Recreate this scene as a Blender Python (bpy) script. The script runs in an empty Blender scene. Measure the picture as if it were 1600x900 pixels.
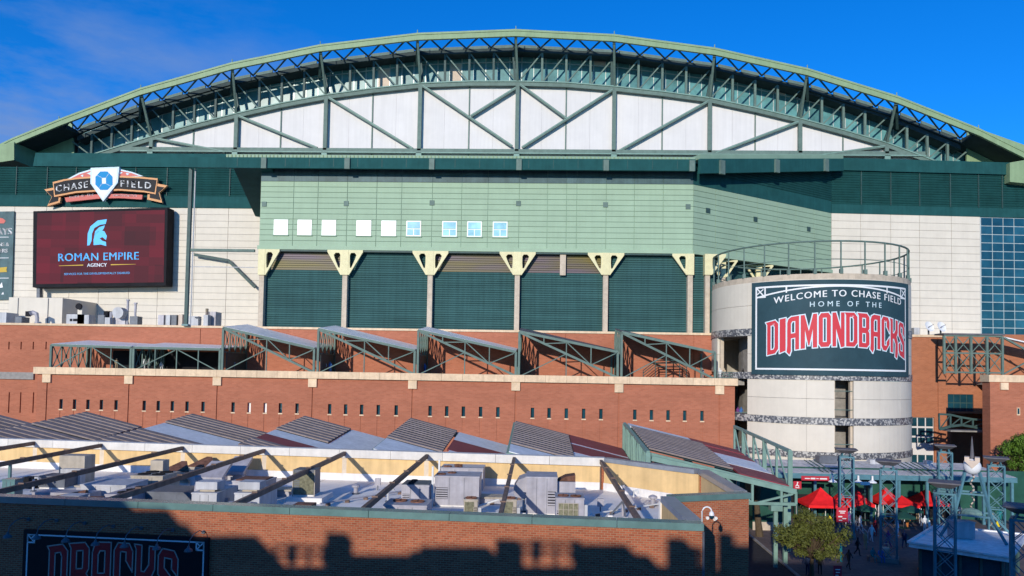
import bpy, bmesh, math, random
from mathutils import Vector, Matrix, geometry
random.seed(7)
S = bpy.context.scene
COL = S.collection
# ------------------------------------------------------------------ camera
EYE = Vector((0, 0, 17.0))
FPX = 1142.0
YAW, PITCH, ROLL = math.radians(2.0), math.radians(2.2), math.radians(0.95)
_F = Vector((-math.sin(YAW) * math.cos(PITCH), math.cos(YAW) * math.cos(PITCH), math.sin(PITCH)))
_R0 = Vector((math.cos(YAW), math.sin(YAW), 0)); _U0 = _R0.cross(_F)
_R = _R0 * math.cos(ROLL) + _U0 * math.sin(ROLL)
_U = _U0 * math.cos(ROLL) - _R0 * math.sin(ROLL)
SHIFT = 130 / FPX - math.tan(PITCH)
cd = bpy.data.cameras.new('camera'); cam = bpy.data.objects.new('camera', cd); COL.objects.link(cam)
M = Matrix.Identity(4)
for i in range(3):
    M[i][0], M[i][1], M[i][2], M[i][3] = _R[i], _U[i], -_F[i], EYE[i]
cam.matrix_world = M
cd.sensor_width = 36; cd.lens = 36 * FPX / 1600; cd.shift_y = SHIFT * FPX / 1600
cd.clip_start = 0.5; cd.clip_end = 6000
S.camera = cam
# ------------------------------------------------------------------ sun, sky, exposure
SUN = Vector((0.30, 1.0, -0.28)).normalized()          # the way the light travels
ld = bpy.data.lights.new('sun', 'SUN'); ld.energy = 3.8; ld.angle = math.radians(0.5); ld.color = (1.0, 0.93, 0.81)
lo = bpy.data.objects.new('sun', ld); COL.objects.link(lo)
lo.rotation_euler = SUN.to_track_quat('-Z', 'Y').to_euler(); lo.location = (-30, -100, 80)
W = bpy.data.worlds.new('World'); S.world = W; W.use_nodes = True
nt = W.node_tree; nd = nt.nodes; lk = nt.links
bg = nd['Background']
sky = nd.new('ShaderNodeTexSky'); sky.sky_type = 'NISHITA'; sky.sun_disc = False
sky.sun_elevation = math.asin(-SUN.z); sky.sun_rotation = math.atan2(-SUN.x, -SUN.y) % (2 * math.pi)
sky.air_density = 1.0; sky.dust_density = 0.2; sky.ozone_density = 3.0
hs = nd.new('ShaderNodeHueSaturation'); hs.inputs['Saturation'].default_value = 1.06
tint = nd.new('ShaderNodeMix'); tint.data_type = 'RGBA'; tint.blend_type = 'MULTIPLY'; tint.inputs['Factor'].default_value = 1; tint.inputs['B'].default_value = (.42, 1.06, 1.98, 1)
lk.new(sky.outputs[0], tint.inputs['A']); lk.new(tint.outputs['Result'], hs.inputs['Color'])
tc = nd.new('ShaderNodeTexCoord')
mp = nd.new('ShaderNodeMapping'); mp.inputs['Scale'].default_value = (2.0, 2.0, 6.5)
nz = nd.new('ShaderNodeTexNoise'); nz.inputs['Scale'].default_value = 1.6; nz.inputs['Detail'].default_value = 7; nz.inputs['Roughness'].default_value = .6
lk.new(tc.outputs['Generated'], mp.inputs[0]); lk.new(mp.outputs[0], nz.inputs['Vector'])
cr = nd.new('ShaderNodeValToRGB'); cr.color_ramp.elements[0].position = .40; cr.color_ramp.elements[1].position = .62
lk.new(nz.outputs[0], cr.inputs[0])
# broad weather: more cloud towards the west (left) and low in the sky
sep = nd.new('ShaderNodeSeparateXYZ'); lk.new(tc.outputs['Generated'], sep.inputs[0])
mrx = nd.new('ShaderNodeMapRange'); mrx.inputs[1].default_value = -.16; mrx.inputs[2].default_value = -.55
mrz = nd.new('ShaderNodeMapRange'); mrz.inputs[1].default_value = .50; mrz.inputs[2].default_value = .30
lk.new(sep.outputs[0], mrx.inputs[0]); lk.new(sep.outputs[2], mrz.inputs[0])
m1 = nd.new('ShaderNodeMath'); m1.operation = 'MULTIPLY'; lk.new(mrx.outputs[0], m1.inputs[0]); lk.new(mrz.outputs[0], m1.inputs[1])
m2 = nd.new('ShaderNodeMath'); m2.operation = 'MULTIPLY'; lk.new(m1.outputs[0], m2.inputs[0]); lk.new(cr.outputs[0], m2.inputs[1])
mx = nd.new('ShaderNodeMix'); mx.data_type = 'RGBA'; lk.new(m2.outputs[0], mx.inputs['Factor'])
lk.new(hs.outputs[0], mx.inputs['A']); mx.inputs['B'].default_value = (2.0, 3.1, 6.0, 1)
lk.new(mx.outputs['Result'], bg.inputs[0]); bg.inputs[1].default_value = 0.10
S.view_settings.view_transform = 'Standard'; S.view_settings.look = 'None'
S.view_settings.exposure = 0.0; S.view_settings.gamma = 1

# ------------------------------------------------------------------ pixel -> place helpers (photograph measured at 1600 x 900)
def ray(px, py): return _F + _R * ((px - 800) / FPX) + _U * ((450 - py) / FPX + SHIFT)
def P(px, py, Y): d = ray(px, py); return EYE + d * (Y / d.y)
def PZ(px, py, z): d = ray(px, py); return EYE + d * ((z - EYE.z) / d.z)
def X(px, py, Y): return P(px, py, Y).x
def Z(px, py, Y): return P(px, py, Y).z
def PPL(px, py, a, b):                                   # ray meets the upright plane through plan points a, b
    d = ray(px, py); n = Vector((b[1] - a[1], a[0] - b[0], 0))
    t = n.dot(Vector((a[0], a[1], 0)) - Vector((EYE.x, EYE.y, 0))) / n.dot(Vector((d.x, d.y, 0)))
    return EYE + d * t
def lerp(a, b, t): return a + (b - a) * t
def pl(pts, x):                                          # piecewise-linear
    if x <= pts[0][0]: (x0, y0), (x1, y1) = pts[0], pts[1]
    elif x >= pts[-1][0]: (x0, y0), (x1, y1) = pts[-2], pts[-1]
    else:
        for (x0, y0), (x1, y1) in zip(pts, pts[1:]):
            if x0 <= x <= x1: break
    return y0 + (y1 - y0) * (x - x0) / (x1 - x0)

# ------------------------------------------------------------------ materials
def mat(name, col, rough=.65, metal=0., var=.12, scale=1.2, bump=0., stretch=(1, 1, 1), spec=.5, obj_co=False, streak=0.):
    m = bpy.data.materials.new(name); m.use_nodes = True
    n = m.node_tree.nodes; l = m.node_tree.links; b = n['Principled BSDF']
    b.inputs['Roughness'].default_value = rough; b.inputs['Metallic'].default_value = metal
    b.inputs['Specular IOR Level'].default_value = spec if spec != .5 else .22
    g = n.new('ShaderNodeNewGeometry'); mpn = n.new('ShaderNodeMapping'); mpn.inputs['Scale'].default_value = stretch
    l.new(g.outputs['Position'], mpn.inputs[0])
    t = n.new('ShaderNodeTexNoise'); t.inputs['Scale'].default_value = scale; t.inputs['Detail'].default_value = 6; t.inputs['Roughness'].default_value = .65
    l.new(mpn.outputs[0], t.inputs['Vector'])
    r = n.new('ShaderNodeValToRGB')
    c0 = [max(0, c * (1 - var * 1.6)) for c in col]; c1 = [min(1, c * (1 + var * 1.6)) for c in col]
    r.color_ramp.elements[0].position = .28; r.color_ramp.elements[1].position = .72
    r.color_ramp.elements[0].color = (*c0, 1); r.color_ramp.elements[1].color = (*c1, 1)
    l.new(t.outputs[0], r.inputs[0])
    out = r.outputs[0]
    # each piece a little different from its neighbour
    oi = n.new('ShaderNodeObjectInfo'); hv = n.new('ShaderNodeHueSaturation')
    mr = n.new('ShaderNodeMapRange'); mr.inputs[3].default_value = 1 - var * .6; mr.inputs[4].default_value = 1 + var * .6
    l.new(oi.outputs['Random'], mr.inputs[0]); l.new(mr.outputs[0], hv.inputs['Value']); l.new(out, hv.inputs['Color']); out = hv.outputs[0]
    if streak:                                           # rain streaks running down
        mp2 = n.new('ShaderNodeMapping'); mp2.inputs['Scale'].default_value = (1.6, 1.6, .07); l.new(g.outputs['Position'], mp2.inputs[0])
        t2 = n.new('ShaderNodeTexNoise'); t2.inputs['Scale'].default_value = 1.5; t2.inputs['Detail'].default_value = 5; l.new(mp2.outputs[0], t2.inputs['Vector'])
        r2 = n.new('ShaderNodeValToRGB'); r2.color_ramp.elements[0].position = .35; r2.color_ramp.elements[1].position = .6
        r2.color_ramp.elements[0].color = (1 - streak,) * 3 + (1,); r2.color_ramp.elements[1].color = (1, 1, 1, 1); l.new(t2.outputs[0], r2.inputs[0])
        mm = n.new('ShaderNodeMix'); mm.data_type = 'RGBA'; mm.blend_type = 'MULTIPLY'; mm.inputs['Factor'].default_value = 1
        l.new(out, mm.inputs['A']); l.new(r2.outputs[0], mm.inputs['B']); out = mm.outputs['Result']
    l.new(out, b.inputs['Base Color'])
    if bump:
        bp = n.new('ShaderNodeBump'); bp.inputs['Strength'].default_value = bump; bp.inputs['Distance'].default_value = .03
        l.new(t.outputs[0], bp.inputs['Height']); l.new(bp.outputs[0], b.inputs['Normal'])
    return m

def brick_mat(name, c1, c2, mortar, bw, rh, ms, bump=.5, stain=.25):
    m = bpy.data.materials.new(name); m.use_nodes = True
    n = m.node_tree.nodes; l = m.node_tree.links; b = n['Principled BSDF']; b.inputs['Roughness'].default_value = .9; b.inputs['Specular IOR Level'].default_value = .15
    uv = n.new('ShaderNodeUVMap'); uv.uv_map = 'UVMap'
    br = n.new('ShaderNodeTexBrick'); br.inputs['Scale'].default_value = 1
    br.inputs['Brick Width'].default_value = bw; br.inputs['Row Height'].default_value = rh; br.inputs['Mortar Size'].default_value = ms
    br.inputs['Color1'].default_value = (*c1, 1); br.inputs['Color2'].default_value = (*c2, 1); br.inputs['Mortar'].default_value = (*mortar, 1)
    br.inputs['Mortar Smooth'].default_value = .2; br.inputs['Bias'].default_value = 0
    l.new(uv.outputs[0], br.inputs['Vector'])
    g = n.new('ShaderNodeNewGeometry'); mpn = n.new('ShaderNodeMapping'); mpn.inputs['Scale'].default_value = (.25, .25, .9); l.new(g.outputs['Position'], mpn.inputs[0])
    t = n.new('ShaderNodeTexNoise'); t.inputs['Scale'].default_value = .7; t.inputs['Detail'].default_value = 8; t.inputs['Roughness'].default_value = .7; l.new(mpn.outputs[0], t.inputs['Vector'])
    r = n.new('ShaderNodeValToRGB'); r.color_ramp.elements[0].position = .3; r.color_ramp.elements[1].position = .7
    r.color_ramp.elements[0].color = (1 - stain, 1 - stain, 1 - stain, 1); r.color_ramp.elements[1].color = (1 + stain * .4,) * 3 + (1,)
    l.new(t.outputs[0], r.inputs[0])
    mm = n.new('ShaderNodeMix'); mm.data_type = 'RGBA'; mm.blend_type = 'MULTIPLY'; mm.inputs['Factor'].default_value = 1
    l.new(br.outputs['Color'], mm.inputs['A']); l.new(r.outputs[0], mm.inputs['B']); l.new(mm.outputs['Result'], b.inputs['Base Color'])
    bp = n.new('ShaderNodeBump'); bp.inputs['Strength'].default_value = bump; bp.inputs['Distance'].default_value = .02; bp.invert = True
    l.new(br.outputs['Fac'], bp.inputs['Height']); l.new(bp.outputs[0], b.inputs['Normal'])
    return m

def flat(name, col, rough=.5, emit=0):
    m = bpy.data.materials.new(name); m.use_nodes = True; b = m.node_tree.nodes['Principled BSDF']
    b.inputs['Base Color'].default_value = (*col, 1); b.inputs['Roughness'].default_value = rough; b.inputs['Specular IOR Level'].default_value = .12
    if emit: b.inputs['Emission Color'].default_value = (*col, 1); b.inputs['Emission Strength'].default_value = emit
    return m
def glass(name, col, rough=.06, spec=.8):
    m = mat(name, col, rough, 0, .25, .35, spec=spec); return m

MT = dict(
    brick=brick_mat('stadium_brick', (.47, .168, .098), (.40, .138, .08), (.42, .19, .12), .6, .2, .018, .25, .16),
    brick2=brick_mat('orange_brick', (.46, .17, .085), (.39, .14, .07), (.42, .2, .12), .6, .2, .018, .25, .16),
    fbrick=brick_mat('front_brick', (.49, .145, .07), (.34, .085, .042), (.42, .26, .16), .26, .098, .013, .8, .18),
    stone=mat('cast_stone', (.76, .57, .38), .8, 0, .10, 1.5, .2, streak=.12),
    green=mat('green_metal_panel', (.33, .45, .315), .6, 0, .04, .3, streak=.04),
    greendk=mat('green_ledge', (.24, .36, .26), .5, 0, .06, .5),
    teal=mat('dark_teal_metal', (.017, .085, .086), .75, 0, .12, .4, spec=.1, streak=.1),
    teal2=mat('teal_shutter', (.041, .108, .106), .75, 0, .12, .3, 0, (.2, .2, 1.2), spec=.12, streak=.15),
    band=mat('blue_grey_metal', (.07, .125, .135), .5, .0, .2, .5, streak=.15),
    cream=mat('cream_metal_panel', (.68, .615, .515), .6, 0, .035, .4, streak=.03),
    white=mat('white_metal_panel', (.69, .655, .635), .6, 0, .03, .3, streak=.05),
    roof=mat('pale_green_roof_edge', (.24, .34, .19), .5, 0, .07, .6, streak=.08),
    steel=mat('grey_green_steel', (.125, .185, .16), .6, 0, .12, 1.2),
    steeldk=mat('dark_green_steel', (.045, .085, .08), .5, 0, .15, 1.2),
    roofin=mat('dark_roof_lining', (.05, .07, .07), .8, 0, .15, .6),
    glass=glass('teal_glass', (.10, .26, .27), .3, .3),
    glassdk=glass('dark_blue_glass', (.012, .06, .085), .05),
    black=mat('dark_interior', (.015, .015, .018), .9, 0, .2, .5),
    mull=mat('pale_mullion', (.5, .55, .52), .4, .3, .1, 2),
    tan=mat('tan_panel', (.62, .50, .40), .6, 0, .08, 1),
    capital=mat('yellow_bracket_paint', (.72, .65, .38), .5, 0, .06, 1.5),
    conc=mat('pale_concrete', (.58, .48, .37), .85, 0, .1, 1.5, .15, streak=.12),
    greyc=mat('grey_concrete', (.30, .28, .26), .9, 0, .15, 1.2, .2),
    bright_white=mat('white_frame_and_glint', (.9, .9, .86), .3, 0, .02, 1),  # white of the window frames; on green-wall panes it paints the sun's glint
    skypane=glass('sky_reflection_pane', (.35, .62, .68), .1),  # the sky's reflection put into the pane colour
    ochre_sheen=mat('olive_purple_sheen', (.15, .11, .065), .5, 0, .3, .15, 0, (.25, .25, 1.6)),
    yellow=mat('yellow_stucco', (.72, .50, .24), .9, 0, .07, .9, .25, streak=.14),
    membrane=mat('white_roof_membrane', (.86, .80, .72), .8, 0, .11, .3, .15),
    memwhite=mat('white_flashing', (.78, .75, .72), .7, 0, .06, .8, .1, streak=.12),
    capteal=mat('teal_coping', (.12, .215, .205), .22, 0, .12, 1.2, spec=.7),
    capwhite=mat('white_coping', (.70, .66, .60), .55, 0, .08, 1.0, streak=.08),
    capgrey=mat('grey_coping', (.24, .26, .29), .3, 0, .12, 1.2, spec=.6),
    brown=mat('brown_beam_paint', (.17, .11, .085), .6, 0, .25, 1.5),
    post=mat('cream_post', (.66, .55, .42), .8, 0, .08, 1.2),
    hvac=mat('grey_metal_cabinet', (.42, .40, .43), .45, .1, .1, 1.4, streak=.18),
    hvacw=mat('white_metal_cabinet', (.50, .50, .51), .5, 0, .08, 1.4, streak=.18),
    hvacd=mat('dark_metal_cabinet', (.13, .14, .16), .5, .2, .15, 1.4),
    hvact=mat('tan_metal_cabinet', (.46, .40, .32), .55, 0, .1, 1.5, streak=.2),
    rust=mat('rusty_fan_guard', (.18, .085, .055), .8, 0, .35, 3),
    coil=mat('finned_coil', (.20, .19, .12), .7, .2, .3, 6, .4),
    pipe=mat('white_pipe', (.72, .71, .68), .5, 0, .06, 2),
    slat=mat('weathered_shade_slat', (.26, .21, .195), .7, 0, .14, 1.5),
    maroon=mat('maroon_roof_sheet', (.26, .045, .06), .5, 0, .12, .7),
    sheet=mat('pale_roof_sheet', (.78, .79, .79), .5, 0, .08, .7, streak=.1),
    mint=mat('mint_green_steel', (.19, .31, .265), .5, 0, .1, 1.2),
    blue=mat('blue_green_steel', (.085, .20, .245), .5, 0, .14, 1.5),
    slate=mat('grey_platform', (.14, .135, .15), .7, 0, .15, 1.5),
    red=mat('red_canvas', (.80, .018, .02), .7, 0, .12, 1.5),
    redsign=mat('red_sign_face', (.50, .03, .05), .5, 0, .06, 1.5),
    kioskw=mat('white_kiosk_roof', (.82, .81, .80), .6, 0, .1, 1.2, streak=.15),
    gwall=mat('dark_green_wall', (.02, .085, .06), .6, 0, .15, .8),
    ggrey=mat('grey_awning_roof', (.62, .60, .58), .7, 0, .12, .8, streak=.2),
    paver=brick_mat('plaza_paver', (.21, .155, .14), (.16, .125, .115), (.12, .10, .095), 1.2, .6, .03, .3, .25),
    asphalt=mat('asphalt', (.045, .045, .05), .9, 0, .2, 2.0, .3),
    umb=mat('dark_green_canvas', (.015, .07, .05), .7, 0, .15, 2),
    trunk=mat('tree_bark', (.09, .065, .04), .9, 0, .2, 4, .6),
    leafy=mat('yellow_green_leaf', (.125, .14, .028), .6, 0, .4, 1.3),
    leafg=mat('green_leaf', (.085, .16, .018), .6, 0, .35, 1.3),
    dot=None,
    sw=flat('sign_white', (.78, .78, .78)), sr=flat('sign_red', (.60, .055, .07)), sr2=flat('sign_dark_red', (.42, .03, .035)),
    snavy=mat('sign_navy', (.032, .072, .090), .6, 0, .12, .25, spec=.12), sblk=flat('sign_black', (.015, .016, .02)), sor=flat('sign_orange', (.70, .35, .16)),
    spink=flat('sign_coral', (.62, .17, .14)), sblue=flat('sign_blue', (.01, .25, .55)), spale=flat('sign_pale_blue', (.62, .76, .82)),
    sgold=flat('sign_gold', (.55, .38, .07)), steel_w=mat('white_paint', (.78, .78, .78), .4, 0, .05, 2),
    screenblue=flat('screen_blue', (.10, .42, .72), .5, .45), screenw=flat('screen_white', (.62, .68, .75), .5, .4), screeng=flat('screen_gold', (.45, .30, .05), .5, .4),
)
def dots():                                              # dark and light pebbled band on the tower
    m = bpy.data.materials.new('pebbled_band'); m.use_nodes = True; n = m.node_tree.nodes; l = m.node_tree.links; b = n['Principled BSDF']
    g = n.new('ShaderNodeNewGeometry'); v = n.new('ShaderNodeTexVoronoi'); v.inputs['Scale'].default_value = 4.6
    l.new(g.outputs['Position'], v.inputs['Vector']); r = n.new('ShaderNodeValToRGB'); r.color_ramp.interpolation = 'CONSTANT'
    r.color_ramp.elements[0].color = (.10, .10, .11, 1); r.color_ramp.elements[1].color = (.45, .43, .40, 1); r.color_ramp.elements[1].position = .5
    e = r.color_ramp.elements.new(.75); e.color = (.2, .2, .21, 1)
    l.new(v.outputs['Color'], r.inputs[0]); l.new(r.outputs[0], b.inputs['Base Color']); b.inputs['Roughness'].default_value = .35
    return m
MT['dot'] = dots()
def sheen():                                             # reflection on the shutter tops painted as olive and purple bands
    m = bpy.data.materials.new('olive_purple_sheen'); m.use_nodes = True; n = m.node_tree.nodes; l = m.node_tree.links; b = n['Principled BSDF']
    g = n.new('ShaderNodeNewGeometry'); mpn = n.new('ShaderNodeMapping'); mpn.inputs['Scale'].default_value = (.05, .05, .55); mpn.inputs['Rotation'].default_value = (0, .07, 0); l.new(g.outputs['Position'], mpn.inputs[0])
    t = n.new('ShaderNodeTexNoise'); t.inputs['Scale'].default_value = 1.6; t.inputs['Detail'].default_value = 3; l.new(mpn.outputs[0], t.inputs['Vector'])
    r = n.new('ShaderNodeValToRGB'); e = r.color_ramp.elements; e[0].position = .34; e[0].color = (.17, .135, .035, 1); e[1].position = .66; e[1].color = (.145, .105, .135, 1); k = e.new(.5); k.color = (.14, .11, .07, 1)
    l.new(t.outputs[0], r.inputs[0]); l.new(r.outputs[0], b.inputs['Base Color']); b.inputs['Roughness'].default_value = .45; b.inputs['Specular IOR Level'].default_value = .3
    return m
MT['ochre_sheen'] = sheen()
MT['sgrey'] = flat('sign_grey_outline', (.40, .37, .33)); MT['glass2'] = glass('blue_glass', (.018, .085, .12), .05)
def screen_mat():                                        # LED picture: blocky dark reds
    m = bpy.data.materials.new('led_red_blocks'); m.use_nodes = True; n = m.node_tree.nodes; l = m.node_tree.links; b = n['Principled BSDF']
    uv = n.new('ShaderNodeUVMap'); uv.uv_map = 'UVMap'
    outs = []
    for sc in (.28, .62):
        mpn = n.new('ShaderNodeMapping'); mpn.inputs['Scale'].default_value = (sc * .6, sc, 1); l.new(uv.outputs[0], mpn.inputs[0])
        fl = n.new('ShaderNodeVectorMath'); fl.operation = 'FLOOR'; l.new(mpn.outputs[0], fl.inputs[0])
        wn = n.new('ShaderNodeTexWhiteNoise'); wn.noise_dimensions = '2D'; l.new(fl.outputs[0], wn.inputs['Vector']); outs.append(wn.outputs['Value'])
    a = n.new('ShaderNodeMath'); a.operation = 'ADD'; l.new(outs[0], a.inputs[0]); l.new(outs[1], a.inputs[1])
    r = n.new('ShaderNodeValToRGB'); r.color_ramp.elements[0].color = (.050, .016, .024, 1); r.color_ramp.elements[1].color = (.20, .016, .035, 1)
    h = n.new('ShaderNodeMath'); h.operation = 'MULTIPLY'; h.inputs[1].default_value = .5; l.new(a.outputs[0], h.inputs[0]); l.new(h.outputs[0], r.inputs[0])
    b.inputs['Base Color'].default_value = (.012, .006, .008, 1); l.new(r.outputs[0], b.inputs['Emission Color']); b.inputs['Emission Strength'].default_value = .88; b.inputs['Roughness'].default_value = .6; b.inputs['Specular IOR Level'].default_value = .1
    return m
MT['led'] = screen_mat()

# ------------------------------------------------------------------ mesh helpers
ORG = {}
class MB:
    def __init__(s): s.v = []; s.f = []; s.m = []
    def add(s, vs, fs, mi=0):
        o = len(s.v); s.v += [Vector(v) for v in vs]; s.f += [tuple(i + o for i in f) for f in fs]; s.m += [mi] * len(fs); return s
    def hexa(s, c, mi=0):                                # 8 corners: bottom 0-3, top 4-7
        return s.add(c, [(3, 2, 1, 0), (4, 5, 6, 7), (0, 1, 5, 4), (1, 2, 6, 5), (2, 3, 7, 6), (3, 0, 4, 7)], mi)
    def box(s, x0, x1, y0, y1, z0, z1, mi=0):
        if x0 > x1: x0, x1 = x1, x0
        if z0 > z1: z0, z1 = z1, z0
        return s.hexa([(x0, y0, z0), (x1, y0, z0), (x1, y1, z0), (x0, y1, z0), (x0, y0, z1), (x1, y0, z1), (x1, y1, z1), (x0, y1, z1)], mi)
    def pbox(s, px0, py0, px1, py1, Y, dep, mi=0):       # box whose front face covers a measured rectangle at distance Y
        ym, xm = (py0 + py1) / 2, (px0 + px1) / 2
        return s.box(X(px0, ym, Y), X(px1, ym, Y), Y, Y + dep, Z(xm, py1, Y), Z(xm, py0, Y), mi)
    def bar(s, p, q, w, h=None, up=(0, 0, 1), mi=0):
        p, q = Vector(p), Vector(q); h = h or w; d = (q - p).normalized(); up = Vector(up)
        if abs(d.dot(up)) > .98: up = Vector((0, 1, 0))
        a = d.cross(up).normalized() * (w / 2); b = a.cross(d).normalized() * (h / 2)
        return s.hexa([p - a - b, p + a - b, q + a - b, q - a - b, p - a + b, p + a + b, q + a + b, q - a + b], mi)
    def tube(s, pts, r, n=8, mi=0, cap=True):
        pts = [Vector(p) for p in pts]; rs = r if isinstance(r, (list, tuple)) else [r] * len(pts); o = len(s.v)
        ref = Vector((0, 0, 1))
        for i, p in enumerate(pts):
            d = (pts[min(i + 1, len(pts) - 1)] - pts[max(i - 1, 0)]).normalized()
            up = ref if abs(d.dot(ref)) < .95 else Vector((1, 0, 0))
            a = d.cross(up).normalized(); b = d.cross(a)
            for k in range(n):
                t = 2 * math.pi * k / n; s.v.append(p + (a * math.cos(t) + b * math.sin(t)) * rs[i])
        for i in range(len(pts) - 1):
            for k in range(n):
                k2 = (k + 1) % n; s.f.append((o + i * n + k, o + i * n + k2, o + (i + 1) * n + k2, o + (i + 1) * n + k)); s.m.append(mi)
        if cap:
            s.f.append(tuple(o + k for k in range(n))[::-1]); s.f.append(tuple(o + (len(pts) - 1) * n + k for k in range(n))); s.m += [mi, mi]
        return s
    def prism(s, poly, off, mi=0):                       # poly: list of 3-D points, pushed along off
        n = len(poly); off = Vector(off); o = len(s.v); s.v += [Vector(p) for p in poly] + [Vector(p) + off for p in poly]
        tris = geometry.tessellate_polygon([[Vector(p) for p in poly]])
        for t in tris: s.f.append(tuple(o + i for i in t)); s.f.append(tuple(o + n + i for i in t[::-1])); s.m += [mi, mi]
        for i in range(n): j = (i + 1) % n; s.f.append((o + i, o + j, o + n + j, o + n + i)); s.m.append(mi)
        return s
    def lathe(s, c, prof, n=16, mi=0):                   # prof: (radius, z)
        o = len(s.v); c = Vector(c)
        for r, z in prof:
            for k in range(n): t = 2 * math.pi * k / n; s.v.append(c + Vector((r * math.cos(t), r * math.sin(t), z)))
        for i in range(len(prof) - 1):
            for k in range(n): k2 = (k + 1) % n; s.f.append((o + i * n + k, o + i * n + k2, o + (i + 1) * n + k2, o + (i + 1) * n + k)); s.m.append(mi)
        if prof[0][0] > .001: s.f.append(tuple(o + k for k in range(n))[::-1]); s.m.append(mi)
        if prof[-1][0] > .001: s.f.append(tuple(o + (len(prof) - 1) * n + k for k in range(n))); s.m.append(mi)
        return s
    def build(s, name, mats, parent=None, smooth=False, fix=True):
        org = ORG.get(parent.name, Vector()) if parent else Vector()
        me = bpy.data.meshes.new(name); me.from_pydata([v - org for v in s.v], [], s.f)
        mats = mats if isinstance(mats, (list, tuple)) else [mats]
        for m in mats: me.materials.append(MT[m] if isinstance(m, str) else m)
        if len(mats) > 1: me.polygons.foreach_set('material_index', s.m)
        if fix:
            b = bmesh.new(); b.from_mesh(me); bmesh.ops.recalc_face_normals(b, faces=b.faces); b.to_mesh(me); b.free()
        uvl = me.uv_layers.new(name='UVMap'); vs = me.vertices
        for p in me.polygons:
            n = p.normal
            if smooth: p.use_smooth = True
            if abs(n.z) > .8: tx, ty = Vector((1, 0, 0)), Vector((0, 1, 0))
            else: tx = Vector((-n.y, n.x, 0)).normalized(); ty = Vector((0, 0, 1))
            for li in p.loop_indices:
                co = vs[me.loops[li].vertex_index].co + org; uvl.data[li].uv = (co.dot(tx), co.dot(ty))
        o = bpy.data.objects.new(name, me); COL.objects.link(o)
        if parent: o.parent = parent; ORG[o.name] = org
        else: ORG[o.name] = Vector()
        return o
def tag(o, label=None, cat=None, group=None, kind=None):
    if label: o['label'] = label
    if cat: o['category'] = cat
    if group: o['group'] = group
    if kind: o['kind'] = kind
    return o
def T(name, label, cat, loc=(0, 0, 0), group=None):
    o = bpy.data.objects.new(name, None); COL.objects.link(o); o.location = loc; o.empty_display_size = .3
    ORG[o.name] = Vector(loc); return tag(o, label, cat, group)
_cube = {}
def piece(name, parent, c, size, m, rot=None):           # one plank / panel / pane: shared cube mesh, own object
    if m not in _cube:
        me = bpy.data.meshes.new('piece_' + m); b = bmesh.new(); bmesh.ops.create_cube(b, size=1); b.to_mesh(me); b.free(); me.materials.append(MT[m]); _cube[m] = me
    o = bpy.data.objects.new(name, _cube[m]); COL.objects.link(o); o.parent = parent; org = ORG.get(parent.name, Vector())
    o.location = Vector(c) - org; o.scale = size
    if rot is not None: o.rotation_euler = rot
    return o
def ppiece(name, parent, px0, py0, px1, py1, Y, dep, m):
    ym, xm = (py0 + py1) / 2, (px0 + px1) / 2
    x0, x1, z1, z0 = X(px0, ym, Y), X(px1, ym, Y), Z(xm, py0, Y), Z(xm, py1, Y)
    return piece(name, parent, ((x0 + x1) / 2, Y + dep / 2, (z0 + z1) / 2), (abs(x1 - x0), dep, abs(z1 - z0)), m)
def copy_tree(o, parent=None):
    c = o.copy(); COL.objects.link(c)
    if parent: c.parent = parent
    ORG[c.name] = ORG.get(o.name, Vector()).copy()
    for ch in list(o.children): copy_tree(ch, c)
    return c

# ---- lettering: 2-D outlines mapped onto a surface by fn(u, v) -> Vector
def fill2d(mb, polys, fn, mi=0):
    pts = [Vector((x, y, 0)) for pg in polys for x, y in pg]
    tr = geometry.tessellate_polygon([[Vector((x, y, 0)) for x, y in pg] for pg in polys])
    mb.add([fn(p.x, p.y) for p in pts], [tuple(t) for t in tr], mi)
def stroke2d(mb, polys, w, fn, mi=0, closed=True):
    for pg in polys:
        n = len(pg)
        for i in range(n if closed else n - 1):
            a, b = Vector(pg[i]), Vector(pg[(i + 1) % n]); d = (b - a)
            if d.length < 1e-5: continue
            d.normalize(); nn = Vector((-d.y, d.x)) * w / 2; e = d * w / 2
            q = [a - e - nn, b + e - nn, b + e + nn, a - e + nn]; mb.add([fn(v.x, v.y) for v in q], [(0, 1, 2, 3)], mi)
def text_mesh(mb, txt, size, fn, x0=0, y0=0, space=1.0, fat=0.0, align='CENTER', mi=0, xs=1.0):
    c = bpy.data.curves.new('t', 'FONT'); c.body = txt; c.size = size; c.space_character = space;  c.align_x = align; c.align_y = 'BOTTOM_BASELINE'; c.resolution_u = 3
    o = bpy.data.objects.new('t', c); COL.objects.link(o); me = bpy.data.meshes.new_from_object(o)
    for dx in ((-fat, 0, fat) if fat else (0,)): mb.add([fn(x0 + v.co.x * xs + dx, y0 + v.co.y) for v in me.vertices], [tuple(p.vertices) for p in me.polygons], mi)
    bpy.data.objects.remove(o); bpy.data.curves.remove(c); bpy.data.meshes.remove(me)
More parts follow.
